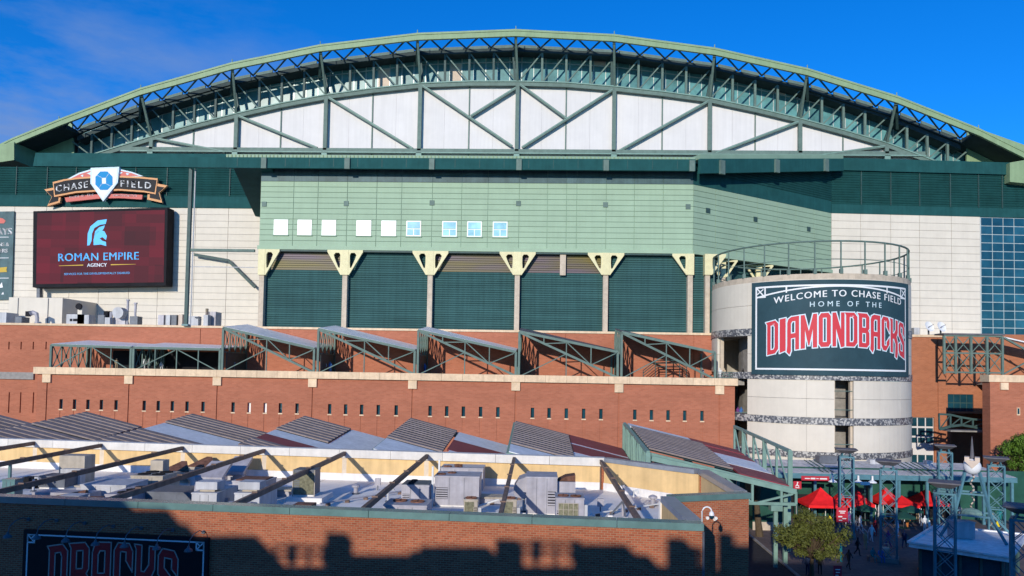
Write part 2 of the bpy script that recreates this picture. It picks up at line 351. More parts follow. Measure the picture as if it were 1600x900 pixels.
BLOCK = {
    'D': ([(0, 0), (.72, 0), (1, .12), (1, .88), (.72, 1), (-.12, 1), (0, .92)], [(.32, .13), (.6, .13), (.68, .2), (.68, .8), (.6, .87), (.32, .87)]),
    'I': ([(0, -.02), (1, .02), (1, 1), (0, 1)],),
    'A': ([(-.05, -.03), (.2, -.13), (.32, -.02), (.32, .36), (.68, .36), (.68, 0), (1, 0), (1, 1), (.35, 1), (.1, .95), (0, .84), (0, .15)], [(.32, .5), (.68, .5), (.68, .86), (.42, .86), (.32, .8)]),
    'M': ([(0, 0), (.26, 0), (.26, .55), (.46, .08), (.54, .08), (.74, .55), (.74, 0), (1, 0), (1, 1), (.76, 1), (.5, .5), (.24, 1), (0, 1)],),
    'O': ([(.2, 0), (.8, 0), (1, .1), (1, .9), (.8, 1), (.2, 1), (0, .9), (0, .1)], [(.34, .14), (.66, .14), (.66, .86), (.34, .86)]),
    'N': ([(0, 0), (.3, 0), (.3, .52), (.7, -.03), (1, 0), (1, 1), (.7, 1), (.7, .5), (.3, 1), (0, 1)],),
    'B': ([(0, 0), (.76, 0), (1, .1), (1, .43), (.88, .5), (1, .57), (1, .9), (.76, 1), (-.12, 1), (0, .92)], [(.32, .13), (.66, .13), (.66, .42), (.32, .42)], [(.32, .58), (.66, .58), (.66, .87), (.32, .87)]),
    'C': ([(.2, 0), (.55, 0), (1, .22), (1, .42), (.62, .26), (.62, .15), (.34, .15), (.34, .86), (.64, .86), (.64, .72), (1, .55), (1, .88), (.8, 1), (.2, 1), (0, .88), (0, .12)],),
    'K': ([(0, 0), (.3, 0), (.3, .42), (.46, .42), (.66, .28), (.6, -.1), (.85, -.14), (1, 0), (1, .36), (.82, .5), (1, .64), (1, 1), (.68, 1), (.68, .7), (.46, .58), (.3, .58), (.3, 1), (-.1, 1), (0, .92)],),
    'S': ([(0, .32), (0, .12), (.2, 0), (1.06, -.05), (1, .46), (.32, .70), (.32, .86), (.68, .86), (.68, .70), (1, .6), (1, .88), (.8, 1), (.2, 1), (0, .88), (0, .58), (.68, .34), (.68, .14), (.32, .14), (.32, .40)],),
}
def block_word(word, widths, h, gap, warp):              # laid-out outlines per letter, warped
    out = []; x = 0
    for ch, w in zip(word, widths):
        out.append([[warp(x + a * w, b * h) for a, b in pg] for pg in BLOCK[ch]]); x += w + gap
    return out, x - gap

# ================================================================== GROUND
g = MB().add([(-900, -300, 0), (900, -300, 0), (900, 1500, 0), (-900, 1500, 0)], [(0, 1, 2, 3)]).build('ground', 'paver'); tag(g, kind='structure')
# street between the near building and the plaza, kerb as a real step
a0, a1 = PZ(1252, 905, 0), PZ(1172, 838, 0)
dv = (a1 - a0).normalized(); nv = Vector((-dv.y, dv.x, 0))
q0, q1 = a0 - dv * 60, a1 + dv * 60
rd = MB().add([(q0.x, q0.y, .004), (q1.x, q1.y, .004), (q1.x + nv.x * 9, q1.y + nv.y * 9, .004), (q0.x + nv.x * 9, q0.y + nv.y * 9, .004)], [(0, 1, 2, 3)])
tag(rd.build('road', 'asphalt'), kind='structure')
kb = MB().bar(q0 + Vector((0, 0, .07)), q1 + Vector((0, 0, .07)), .25, .14).build('kerb', 'greyc'); tag(kb, kind='structure')

# ================================================================== STADIUM
YD, YU, YG, YFA = 106., 116., 117., 114.6             # terrace wall, upper brick wall, green wall, fascia above it
YR, YE, YT, YW, YGL, YL = 138., 144., 144., 144.75, 147., 136.   # roof edge, inner eave, truss, white panels, glass band, left wall
KS = 1.22
ST = T('stadium', 'huge ballpark with arched green roof, white truss panels and brick base', 'stadium', (0, 117, 0))

# ---- roof edge
FT = [(-280, 368), (-75, 262), (20, 216), (91, 187), (219, 138), (362, 98), (500, 70), (652, 52), (806, 46), (960, 54), (1117, 75), (1262, 107), (1402, 150), (1530, 201), (1605, 238), (1690, 285), (1880, 395)]
def roofpt(px, Y):                                       # a point on the roof skin (same height back from the edge)
    p = P(px, pl(FT, px), YR); return Vector((p.x, Y, p.z))
def eavept(px): p = P(px, pl(FT, px) + 25, YE); return p
fm = MB(); th = 1.28
pts = [roofpt(px, YR) for px, _ in FT]
for a, b in zip(pts, pts[1:]):
    fm.hexa([(a.x, YR, a.z - th), (b.x, YR, b.z - th), (b.x, YR + .5, b.z - th), (a.x, YR + .5, a.z - th), (a.x, YR, a.z), (b.x, YR, b.z), (b.x, YR + .5, b.z), (a.x, YR + .5, a.z)])
    fm.hexa([(a.x, YR - .12, a.z - .32), (b.x, YR - .12, b.z - .32), (b.x, YR - .005, b.z - .32), (a.x, YR - .005, a.z - .32), (a.x, YR - .12, a.z + .05), (b.x, YR - .12, b.z + .05), (b.x, YR - .005, b.z + .05), (a.x, YR - .005, a.z + .05)])
roof = fm.build('roof', 'roof', ST)
sh = MB()
for i, (a, b) in enumerate(zip(pts, pts[1:])):
    end = FT[i + 1][0] <= 95 or FT[i][0] >= 1525
    y0 = YR + .51 if end else YE
    if not end:
        za, zb = eavept(FT[i][0]).z - .1, eavept(FT[i + 1][0]).z - .1
        sh.hexa([(a.x, y0, za - .9), (b.x, y0, zb - .9), (b.x, 260, zb - .9), (a.x, 260, za - .9), (a.x, y0, za), (b.x, y0, zb), (b.x, 260, zb), (a.x, 260, za)]); continue
    sh.hexa([(a.x, y0, a.z - .9), (b.x, y0, b.z - .9), (b.x, 260, b.z - .9), (a.x, 260, a.z - .9), (a.x, y0, a.z - .1), (b.x, y0, b.z - .1), (b.x, 260, b.z - .1), (a.x, 260, a.z - .1)])
sh.build('roof_deck', 'roofin', roof)
for px, _ in FT[3:14]:                                   # small roof-edge stubs
    p = roofpt(px, YR); MB().tube([p + Vector((0, .2, 0)), p + Vector((0, .2, .75))], .09, 6).build('roof_stub', 'roof', roof)
# inner eave: dark beam with a pale strip above
nodes = FT[3:14]
for (pa, _), (pb, _) in zip(nodes, nodes[1:]):
    for k in range(4):
        a, b = eavept(lerp(pa, pb, k / 4)), eavept(lerp(pa, pb, (k + 1) / 4))
        e = .12
        MB().hexa([(a.x, YE - .35, a.z - 1.35), (b.x, YE - .35, b.z - 1.35), (b.x, YE + .3, b.z - 1.35), (a.x, YE + .3, a.z - 1.35), (a.x, YE - .35, a.z - .62), (b.x, YE - .35, b.z - .62), (b.x, YE + .3, b.z - .62), (a.x, YE + .3, a.z - .62)]).build('eave_beam', 'roofin', roof)
        a2, b2 = a.lerp(b, e), a.lerp(b, 1 - e)
        MB().hexa([(a2.x, YE - .42, a2.z - .6), (b2.x, YE - .42, b2.z - .6), (b2.x, YE - .1, b2.z - .6), (a2.x, YE - .1, a2.z - .6), (a2.x, YE - .42, a2.z - .02), (b2.x, YE - .42, b2.z - .02), (b2.x, YE - .1, b2.z - .02), (a2.x, YE - .1, a2.z - .02)]).build('eave_strip', 'steel', roof)
        # zigzag bars of the open overhang
        f = roofpt(lerp(pa, pb, (k + .5) / 4), YR + .5); f.z -= .9
        za, zb = a + Vector((0, -.35, -.4)), b + Vector((0, -.35, -.4))
        MB().bar(za, f, .24).build('overhang_bar', 'steeldk', roof); MB().bar(f, zb, .24).build('overhang_bar', 'steeldk', roof)
# ---- lower arch chord and bottom chord
LC = [(60, 272), (130, 248), (205, 225), (237, 215), (303, 196), (370, 179), (440, 163), (510, 150), (583, 140), (657, 132), (734, 129), (809, 129), (885, 131), (960, 137), (1035, 145), (1109, 155), (1180, 170), (1250, 187), (1317, 205), (1385, 225), (1462, 254), (1520, 278)]
def lc(px, Y=YT): return P(px, pl(LC, px), Y)
ZBC = Z(800, 236.5, YT)
def bc(px, Y=YT): p = P(px, 240, Y); return Vector((p.x, Y, ZBC))
for (pa, _), (pb, _) in zip(LC, LC[1:]):
    a, b = lc(pa), lc(pb); MB().bar(a + Vector((0, 0, -.35)), b + Vector((0, 0, -.35)), .55, .75).build('arch_chord', 'steel', ST)
    MB().bar(a + Vector((0, -.05, .15)), b + Vector((0, -.05, .15)), .8, .22).build('chord_flange', 'mint', ST)
MB().bar(bc(190), bc(1445), .6, .75).build('bottom_chord', 'steel', ST)
MB().bar(bc(190) + Vector((0, -.1, -.5)), bc(1445) + Vector((0, -.1, -.5)), .9, .22).build('chord_flange', 'mint', ST)
COLX = [237, 370, 510, 657, 809, 960, 1109, 1250, 1385]
for i, px in enumerate(COLX):
    b = bc(px); t = lc(px); b.x = t.x
    MB().bar(b, t, .75, .6, up=(0, 1, 0)).build('column', 'steel', ST)
    MB().box(t.x - .55, t.x + .55, YT - .55, YT - .28, b.z - 1.7, b.z - .5).build('column_foot', 'mint', ST)
    fp = roofpt(FT[4 + i][0], YR + .5) + Vector((0, 0, -1.0)); en = eavept(FT[4 + i][0]) + Vector((0, 0, -.9))
    MB().bar(t + Vector((0, -.3, .3)), fp, .42).build('strut', 'steel', ST)
    s = .5 if px < 800 else -.5
    MB().bar(t + Vector((s, 0, .2)), en + Vector((s, 0, 0)), .5, .6, up=(0, 1, 0)).build('post', 'steeldk', ST)
    MB().bar(fp, en, .55, 1.1).build('overhang_bracket', 'steeldk', ST)
    MB().prism([fp + Vector((-.25, 0, .3)), en + Vector((-.25, 0, .2)), en + Vector((-.25, 0, -2.6))], (.5, 0, 0)).build('gusset', 'steeldk', ST)
# sub-posts and diagonals across the glass band
for i in range(len(nodes) - 1):
    pa, pb = nodes[i][0], nodes[i + 1][0]
    la = {91: 100, 1530: 1512}.get(pa) or COLX[min(max(i - 1, 0), 8)]
    cl = ([112] + COLX + [1512]); ca, cb = cl[i], cl[i + 1]
    for k in range(4):
        q0, q1 = lc(lerp(ca, cb, k / 4)), lc(lerp(ca, cb, (k + 1) / 4))
        zt0 = eavept(lerp(pa, pb, k / 4)).z - 1.2; zt1 = eavept(lerp(pa, pb, (k + 1) / 4)).z - 1.2
        t0, t1 = Vector((q0.x, YT, zt0)), Vector((q1.x, YT, zt1))
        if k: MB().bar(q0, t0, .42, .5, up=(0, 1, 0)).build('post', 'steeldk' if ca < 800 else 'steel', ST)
        if ca < 800: MB().bar(t0, q1, .26).build('diagonal', 'steel', ST)
        else: MB().bar(q0, t1, .26).build('diagonal', 'steel', ST)
# ---- glass band behind
def ghi(px): e_ = eavept(px); return EYE.z + (e_.z - .55 - EYE.z) * YGL / YE
gb = MB()
for (pa, _), (pb, _) in zip(LC[1:], LC[2:]):
    a, b = lc(pa, YGL + .3), lc(pb, YGL + .3)
    gb.hexa([(a.x, YGL + .3, a.z - 1), (b.x, YGL + .3, b.z - 1), (b.x, YGL + .5, b.z - 1), (a.x, YGL + .5, a.z - 1), (a.x, YGL + .3, ghi(pa)), (b.x, YGL + .3, ghi(pb)), (b.x, YGL + .5, ghi(pb)), (a.x, YGL + .5, ghi(pa))])
band = gb.build('glass_band', 'black', ST)
rnd = random.Random(3)
npn = 74; pxs = [122 + (1508 - 122) * i / npn for i in range(npn + 1)]
tanp = {25: 1, 26: 0, 31: 1}
for i in range(npn):
    a, b = lc(pxs[i], YGL), lc(pxs[i + 1], YGL); a.x += .07; b.x -= .07
    H_ = min(ghi(pxs[i]) - a.z, ghi(pxs[i + 1]) - b.z)
    if H_ < 1.5: continue
    for lo_, hi_, row in ((0.05, H_ * .58, 0), (H_ * .58 + .2, H_, 1)):
        m_ = 'glass'
        if i in (25, 31) and row == 0 or i in (43, 58, 64) and row == 1: m_ = 'tan'
        MB().hexa([(a.x, YGL, a.z + lo_), (b.x, YGL, b.z + lo_), (b.x, YGL + .1, b.z + lo_), (a.x, YGL + .1, a.z + lo_), (a.x, YGL, a.z + hi_), (b.x, YGL, b.z + hi_), (b.x, YGL + .1, b.z + hi_), (a.x, YGL + .1, a.z + hi_)]).build('pane', m_, band)
    MB().bar((a.x - .07, YGL, a.z), (a.x - .07, YGL, a.z + H_), .16).build('mullion', 'mull', band)
rl = MB()
for pa, pb in zip(pxs, pxs[1:]):
    a, b = lc(pa, YGL), lc(pb, YGL); rl.bar(a + Vector((0, -.02, (ghi(pa) - a.z) * .58 + .1)), b + Vector((0, -.02, (ghi(pb) - b.z) * .58 + .1)), .2)
rl.build('rail', 'mull', band)
# ---- white panels under the arch
WX = [162, 237, 303, 370, 440, 510, 583, 657, 734, 809, 885, 960, 1035, 1109, 1180, 1250, 1317, 1385, 1452]
bk = MB()
for pa, pb in zip(WX, WX[1:]):
    a, b = lc(pa, YW + .3), lc(pb, YW + .3); z0 = ZBC - 1.3
    bk.hexa([(a.x, YW + .3, z0), (b.x, YW + .3, z0), (b.x, YW + .6, z0), (a.x, YW + .6, z0), (a.x, YW + .3, max(a.z, z0 + .1)), (b.x, YW + .3, max(b.z, z0 + .1)), (b.x, YW + .6, max(b.z, z0 + .1)), (a.x, YW + .6, max(a.z, z0 + .1))])
wall_w = bk.build('panel_backing', 'greyc', ST)
for pa, pb in zip(WX, WX[1:]):
    for h in (0, 1):
        qa, qb = lerp(pa, pb, h / 2), lerp(pa, pb, (h + 1) / 2)
        a, b = lc(qa, YW), lc(qb, YW); ea = .06 if h == 0 else .012; eb = .06 if h else .012; z0 = ZBC - 1.4
        a.z = max(a.z, z0 + .05); b.z = max(b.z, z0 + .05)
        MB().hexa([(a.x + ea, YW, z0), (b.x - eb, YW, z0), (b.x - eb, YW + .25, z0), (a.x + ea, YW + .25, z0), (a.x + ea, YW, a.z), (b.x - eb, YW, b.z), (b.x - eb, YW + .25, b.z), (a.x + ea, YW + .25, a.z)]).build('white_panel', 'white', wall_w)
    a = lc(pb, YW - .1)
    if pb not in COLX and pb < 1400: MB().box(a.x - .12, a.x + .12, YW - .2, YW - .02, ZBC - 1.2, a.z).build('joint_bar', 'steel', wall_w)
def dg(x0, y0, x1, y1, w=.5):
    a, b = P(x0, y0, YT), P(x1, y1, YT); MB().bar(a, b, w, .62, up=(0, 1, 0)).build('diagonal', 'steel', ST)
    if w > .4: MB().bar(a + Vector((0, -.34, .1)), b + Vector((0, -.34, .1)), .16, .05, up=(0, 1, 0)).build('diagonal_flange', 'mint', ST)
for q in [(244, 217, 352, 238), (374, 182, 496, 232), (514, 153, 645, 233), (661, 135, 800, 229), (736, 182, 806, 138), (813, 133, 885, 186), (957, 141, 816, 231), (1106, 159, 968, 236), (1247, 191, 1118, 240), (1382, 229, 1262, 246)]: dg(*q)
# ---- eave ledge and dark fascia above the green wall
zl = Z(800, 238, YFA); xl, xr = X(352, 242, YFA), X(1087, 248, YFA)
le = MB().box(xl, xr, YFA + .3, YT + .3, zl - 1.3, zl - .5).build('ledge', 'greendk', ST)
xa = xl + .3; i = 0
while xa < xr - .4:                                      # ribs of the ledge edge
    piece('rib', le, (xa, YFA + .24, zl - .9), (.18, .12, .66), 'roof'); xa += .62
zf1, zf0 = Z(800, 247, YFA), Z(800, 265, YFA); xf0 = X(280, 262, YFA)
fs = MB()
fs.hexa([(X(294, 268, YFA), YFA, zf0), (xr, YFA, zf0), (xr, YFA + .5, zf0), (X(294, 268, YFA), YFA + .5, zf0), (xf0, YFA, zf1 - .15), (xr, YFA, zf1), (xr, YFA + .5, zf1), (xf0, YFA + .5, zf1 - .15)])
fascia = fs.build('fascia_beam', 'teal', ST)
# canopy slab behind the fascia, back edge sunk to darken the shadowed wall corner
xw = X(400, 300, YL)
xc_ = X(362, 268, YFA)
MB().hexa([(xc_, YFA + .51, zf0 + .2), (X(420, 268, YFA), YFA + .51, zf0 + .2), (X(420, 268, YFA), YL, Z(400, 338, YL)), (xw, YL, Z(400, 338, YL)), (xc_, YFA + .51, zf1 - .3), (X(420, 268, YFA), YFA + .51, zf1 - .3), (X(420, 268, YFA), YL, zf1 - .3), (xw, YL, zf1 - .3)]).build('canopy_slab', 'teal', fascia)
MB().box(xl, xr, YFA + .51, YG + .3, zf0 + .6, zf1 - .3).build('fascia_core', 'teal', fascia)
for px in (413, 543, 675, 811, 947, 1081):
    x = X(px, 257, YFA); MB().box(x - .42, x + .42, YFA - .35, YFA - .004, zf0 - .12, zf1 - .25).build('bracket', 'steel', fascia)
sx = xl + 2
while sx < xr - 1: piece('seam', fascia, (sx, YFA - .01, (zf0 + zf1) / 2), (.05, .03, zf1 - zf0 - .5), 'steeldk'); sx += 3.9
# ---- green wall, grey-blue band, ledge
gx0, gx1 = X(406, 340, YG), X(1083, 340, YG)
gzt, gzb = Z(800, 286, YG), Z(800, 388, YG); bzt = Z(800, 264, YG)
BX, BY = X(1299, 380, 137.), 137.
gw = MB(); gw.box(gx0, gx1, YG + .12, YG + .6, gzb, zf1 - .3)
e1 = Vector((BX - gx1, BY - YG, 0)); eL = e1.length; e1.normalize(); en1 = Vector((e1.y, -e1.x, 0))
def onang(s, z, off=0): return Vector((gx1, YG, z)) + e1 * s + en1 * off
def abox(mb, s0, s1, z0, z1, o0, o1, mi=0):              # box on the angled face
    return mb.hexa([onang(s0, z0, o1), onang(s1, z0, o1), onang(s1, z0, o0), onang(s0, z0, o0), onang(s0, z1, o1), onang(s1, z1, o1), onang(s1, z1, o0), onang(s0, z1, o0)], mi)
abox(gw, 0, eL, gzb, zf1 - .3, -.6, -.12)
green = gw.build('green_wall', 'greendk', ST)
NR = 12; ph = (gzt - gzb) / NR
VJ = [406, 458, 496, 542, 588, 627, 675, 721, 762, 811, 855, 885, 901, 947, 991, 1036, 1083]
for a, b in zip(VJ, VJ[1:]):
    xa, xb = X(a, 340, YG), X(b, 340, YG); g_ = .035 if b != 885 and a != 885 else .05
    for r in range(NR):
        za = gzb + r * ph
        piece('green_panel', green, ((xa + xb) / 2, YG + .06, za + ph / 2), (xb - xa - 2 * g_, .12, ph - .07), 'green')
AJ = 7
for j in range(AJ):
    s0, s1 = eL * j / AJ, eL * (j + 1) / AJ
    for r in range(NR):
        za = gzb + r * ph; c = onang((s0 + s1) / 2, za + ph / 2, -.06)
        piece('green_panel', green, c, (s1 - s0 - .07, .12, ph - .07), 'green', (0, 0, math.atan2(e1.y, e1.x)))
# the blue-grey band: panels between seams
for a, b in zip(VJ[::1], VJ[1:]):
    xa, xb = X(a, 340, YG), X(b, 340, YG)
    for r in range(2):
        h = (bzt - gzt) / 2; piece('band_panel', green, ((xa + xb) / 2, YG + .05, gzt + h * (r + .5)), (xb - xa - .05, .13, h - .05), 'band')
for j in range(4):
    s0, s1 = eL * j / 4, eL * (j + 1) / 4
    piece('band_panel', green, onang((s0 + s1) / 2, gzt + 1.1, -.05), (s1 - s0 - .05, .13, 2.2), 'teal', (0, 0, math.atan2(e1.y, e1.x)))
FO = 2.35                                                # the fascia follows the angled face and climbs along it
zA0, zA1_ = Z(1085, 271, YFA), Z(1085, 248, YFA); zB0, zB1 = Z(1299, 266, BY - 2), Z(1299, 247, BY - 2)
af = MB().hexa([onang(-.9, zA0, FO), onang(eL + .3, zB0, FO), onang(eL + .3, zB0, FO - .5), onang(-.9, zA0, FO - .5), onang(-.9, zA1_, FO), onang(eL + .3, zB1, FO), onang(eL + .3, zB1, FO - .5), onang(-.9, zA1_, FO - .5)]).build('fascia_beam', 'teal', ST)
MB().hexa([onang(-.9, zA1_ + .02, FO - .1), onang(eL + .3, zB1 + .02, FO - .1), onang(eL, zB1 + .02, -6), onang(0, zA1_ + .02, -6), onang(-.9, zA1_ + .75, FO - .1), onang(eL + .3, zB1 + .75, FO - .1), onang(eL, zB1 + .75, -6), onang(0, zA1_ + .75, -6)]).build('ledge', 'greendk', ST)
for px in (1111, 1196, 1272):
    t_ = (px - 1085) / 214; s_ = eL * t_ * 117 / (117 + (137 - 117) * (1 - t_)); m_ = MB(); z0_, z1_ = lerp(zA0, zB0, s_ / eL), lerp(zA1_, zB1, s_ / eL); abox(m_, s_ - .5, s_ + .5, z0_ - .12, z1_ - .2, FO + .004, FO + .4); m_.build('bracket', 'steel', af)
MB().prism([onang(0, gzt, -.11), onang(eL, gzt, -.11), onang(eL, zB1, -.11), onang(0, zA1_, -.11)], tuple(-en1 * .4)).build('louvre_backing', 'teal', green)
lv = MB(); z = gzt + 2.4
while z < zB1 - .6:
    s_ = max(.2, eL * (z + .6 - zA1_) / (zB1 - zA1_)); lv.hexa([onang(s_, z, 0), onang(eL, z, 0), onang(eL, z, -.1), onang(s_, z, -.1), onang(s_, z + .3, .14), onang(eL, z + .3, .14), onang(eL, z + .36, -.1), onang(s_, z + .36, -.1)]); z += .42
tag(lv.build('louvre_blades', 'teal', green), kind='stuff')
lg = MB(); lg.box(gx0 - .15, gx1, YG - .35, YG + .5, gzb - .62, gzb - .02); abox(lg, 0, eL, gzb - .62, gzb - .02, -.5, .3)
lg.build('ledge', 'green', ST)
MB().box(gx0, gx1 + .1, YG - .2, YG + 1.5, gzb - .9, gzb - .65).build('soffit', 'steeldk', ST)
# windows in the green wall
for i, px in enumerate([(428, 450), (465, 487), (503, 525), (557, 580), (596, 619), (635, 658), (691, 714), (730, 753), (770, 793)]):
    x0, x1 = X(px[0], 357, YG), X(px[1], 357, YG); z1, z0 = Z(620, 345, YG), Z(620, 369, YG)
    w = MB(); t = .16
    w.box(x0, x1, YG - .1, YG, z0, z0 + t).box(x0, x1, YG - .1, YG, z1 - t, z1).box(x0, x0 + t, YG - .1, YG, z0 + t, z1 - t).box(x1 - t, x1, YG - .1, YG, z0 + t, z1 - t)
    wo = w.build('window', 'bright_white', ST); e_ = .13; MB().box(x0 - e_, x1 + e_, YG - .07, YG + .002, z1 + .002, z1 + e_).build('drip_trim', 'greendk', wo); MB().box(x0 - e_, x1 + e_, YG - .2, YG + .002, z0 - e_, z0 - .002).build('sill', 'greendk', wo); zm = lerp(z0, z1, .5); pm = 'bright_white' if i < 5 else 'skypane'
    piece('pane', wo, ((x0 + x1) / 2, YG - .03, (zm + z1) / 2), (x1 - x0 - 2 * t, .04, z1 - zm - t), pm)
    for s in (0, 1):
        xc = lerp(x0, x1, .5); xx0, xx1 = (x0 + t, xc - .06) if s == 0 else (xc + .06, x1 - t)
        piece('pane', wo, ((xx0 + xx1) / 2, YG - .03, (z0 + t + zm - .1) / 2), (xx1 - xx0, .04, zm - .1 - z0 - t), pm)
    MB().box(x0 + t, x1 - t, YG - .08, YG - .02, zm - .1, zm).build('glazing_bar', 'bright_white', wo)
    MB().box((x0 + x1) / 2 - .06, (x0 + x1) / 2 + .06, YG - .08, YG - .02, z0 + t, zm - .1).build('glazing_bar', 'bright_white', wo)
for px, py in [(413, 319), (541, 318), (675, 317), (810, 318), (946, 320), (1075, 323)]:
    x, z = X(px, py, YG), Z(px, py, YG); MB().box(x - .38, x + .38, YG - .12, YG - .002, z - .4, z + .4).build('vent', 'steel', ST)
for s, py in ((.08, 0), (.40, 0), (.80, 0)):
    v = MB(); abox(v, eL * s, eL * s + .9, gzt - 4.2, gzt - 3.4, .002, .12); v.build('vent', 'steeldk', ST)
# ---- shutter bays with yellow-topped columns
zs0 = 23.45; zs1 = gzb - .9
CX = [409, 539, 672, 808, 946, 1078, 1105]
cxw = [X(c, 450, YG) for c in CX]
for i in range(len(cxw) - 1):
    xa, xb = cxw[i], cxw[i + 1]
    bay = MB().box(xa, xb, YG + .95, YG + 1.4, zs0, zs1).build('shutter_bay', 'steeldk', ST)
    n = 34; h = (zs1 - zs0) / n
    top = i in (0, 2, 3)
    for k in range(n):
        sheen_row = top and k > n * .745
        piece('slat', bay, ((xa + xb) / 2, YG + .85, zs0 + h * (k + .5)), (xb - xa - .1, .16, h - .06), 'ochre_sheen' if sheen_row else 'teal2', (math.radians(-9), 0, 0))
MB().box(cxw[-1], X(1118, 450, YG + 1), YG + 1, YG + 1.4, zs0, zs1).build('shutter_bay', 'teal2', ST)
for i, x in enumerate(cxw):
    zc = Z(CX[i], 430, YG); cw = .55 if i < 6 else .5
    pil = MB().box(x - cw * .72, x + cw * .72, YG - .25, YG + .9, zs0, zc - .02).build('pilaster', 'conc', ST)
    cp = MB(); cp.box(x - cw, x + cw, YG - .5, YG + .9, zc, gzb - .63)
    cap = cp.build('capital', 'capital', pil)
    for s in (-1, 1):
        if i == 0 and s < 0 or i == 5 and s > 0 or i == 6 and s < 0: continue
        # raked bracket arm with an oval opening: outline with a hole, extruded
        zt = gzb - .64; W2, H2 = 2.35, zt - zc
        outer = [(cw, 0), (cw + .14, 0), (cw + W2, H2 - .32), (cw + W2, H2), (cw, H2)]
        hole = [(cw + .28, H2 * .28), (cw + .22, H2 * .5), (cw + .22, H2 * .80), (cw + .42, H2 * .89), (cw + 1.0, H2 * .89), (cw + 1.3, H2 * .80), (cw + 1.1, H2 * .64), (cw + .52, H2 * .30)]
        allp = outer + hole; tr = geometry.tessellate_polygon([[Vector((u, v, 0)) for u, v in outer], [Vector((u, v, 0)) for u, v in hole]])
        m_ = MB(); V3 = lambda u, v, y: Vector((x + s * u, y, zc + v))
        m_.add([V3(u, v, YG - .45) for u, v in allp], [tuple(t) for t in tr]); m_.add([V3(u, v, YG - .05) for u, v in allp], [tuple(t) for t in tr])
        for ring in (outer, hole):
            k = len(ring)
            for j in range(k):
                u0, u1 = ring[j], ring[(j + 1) % k]; m_.add([V3(*u0, YG - .45), V3(*u1, YG - .45), V3(*u1, YG - .05), V3(*u0, YG - .05)], [(0, 1, 2, 3)])
        m_.build('bracket', 'capital', pil)
# hanging stub column in the fourth bay
MB().pbox(875, 397, 884, 430, YG, .5).build('hanging_stub', 'conc', ST)
# recess under the angled face, behind the round tower
rb = MB(); abox(rb, 2.5, eL + 4, zs0, gzb + 1, -3.2, -2.8); abox(rb, 0, eL + 1, gzb - .61, gzb - .3, -3.5, -.51); rb.build('recess_wall', 'teal2', ST)
for s in (8, 17):
    c = onang(s, 0, -1); m_ = MB(); zc = gzb - 3.6
    MB().box(c.x - .5, c.x + .5, c.y - .1, c.y + .5, zc, gzb - .7).build('capital', 'capital', ST)
    for sd in (-1, 1): MB().bar((c.x + sd * .5, c.y, zc + .1), (c.x + sd * 2.3, c.y, gzb - .75), .34).bar((c.x + sd * .5, c.y, gzb - .85), (c.x + sd * 2.4, c.y, gzb - .85), .28).build('bracket', 'capital', ST)
    MB().box(c.x - .45, c.x + .45, c.y, c.y + .5, zs0, zc).build('pilaster', 'conc', ST)
# ---- left cream wall with dark louvres above
lx0, lx1 = X(-200, 400, YL), X(420, 400, YL)
ztc, zbc = Z(200, 324, YL), 23.4
cw_ = MB().box(lx0, lx1, YL + .12, YL + .6, zbc - 1, ztc).build('cream_wall', 'greyc', ST)
cj = [-200, -150, -105, -60, -20, 20, 70, 110, 156, 203, 248, 304, 355, 420]; nr = 19; ph = (ztc - zbc) / nr
for a, b in zip(cj, cj[1:]):
    xa, xb = X(a, 400, YL), X(b, 400, YL)
    for r in range(nr): piece('cream_panel', cw_, ((xa + xb) / 2, YL + .06, zbc + ph * (r + .5)), (xb - xa - .07, .12, ph - .05), 'cream')
def louvre(name, x0, x1, Y, z0, z1, seams):
    base = MB().box(x0, x1, Y + .12, Y + .5, z0, z1).build(name, 'teal', ST); z = z0; m_ = MB()
    while z + .3 < z1:
        m_.hexa([(x0, Y - .02, z), (x1, Y - .02, z), (x1, Y + .11, z), (x0, Y + .11, z), (x0, Y - .2, z + .26), (x1, Y - .2, z + .26), (x1, Y + .11, z + .34), (x0, Y + .11, z + .34)]); z += .46
    tag(m_.build('louvre_blades', 'teal', base), kind='stuff')
    for s in seams: MB().box(s - .06, s + .06, Y - .25, Y + .1, z0, z1).build('seam_strip', 'steeldk', base)
    return base
zlt = Z(200, 262, YL); zlb = Z(200, 306, YL)
louvre('louvre_wall', lx0, lx1, YL - .1, zlb, zlt, [X(p_, 290, YL) for p_ in (27, 75, 120, 167, 213, 262, 305, 360)])
MB().box(lx0, lx1, YL - .2, YL + .1, ztc, zlb - .02).build('solid_band', 'teal', ST)
# coping of the left wall
p_ = [P(55, 262, YL - .5), P(325, 254, YL - .5), P(355, 238, YL - .5), P(60, 243, YL - .5)]
MB().prism([Vector((X(52, 255, YL - .5), YL - .6, zlt)), Vector((X(330, 255, YL - .5), YL - .6, zlt)), Vector((X(358, 240, YL - .5), YL - .6, zlt + 2.6)), Vector((X(56, 240, YL - .5), YL - .6, zlt + 2.6))], (0, 1.2, 0)).build('coping', 'teal', ST)
# roof ends: pale wall, drip boxes and dark brackets
for pts_ in ([(55, 246), (116, 246), (112, 190), (40, 215)], [(1510, 264), (1600, 285), (1625, 235), (1512, 195)]):
    MB().prism([P(a, b, 144.6) for a, b in pts_], (0, .4, 0)).build('gable_wall', 'roof', ST)
for (xa, ya, xb, yb, ya2, yb2) in ((-60, 236, 22, 222, 262, 250), (1578, 254, 1660, 240, 284, 292)):
    a, b, c, d = P(xa, ya2, YR - .3), P(xb, yb2, YR - .3), P(xb, yb, YR - .3), P(xa, ya, YR - .3)
    MB().prism([a, b, c, d], (0, 7, 0)).build('gutter_box', 'roof', ST)
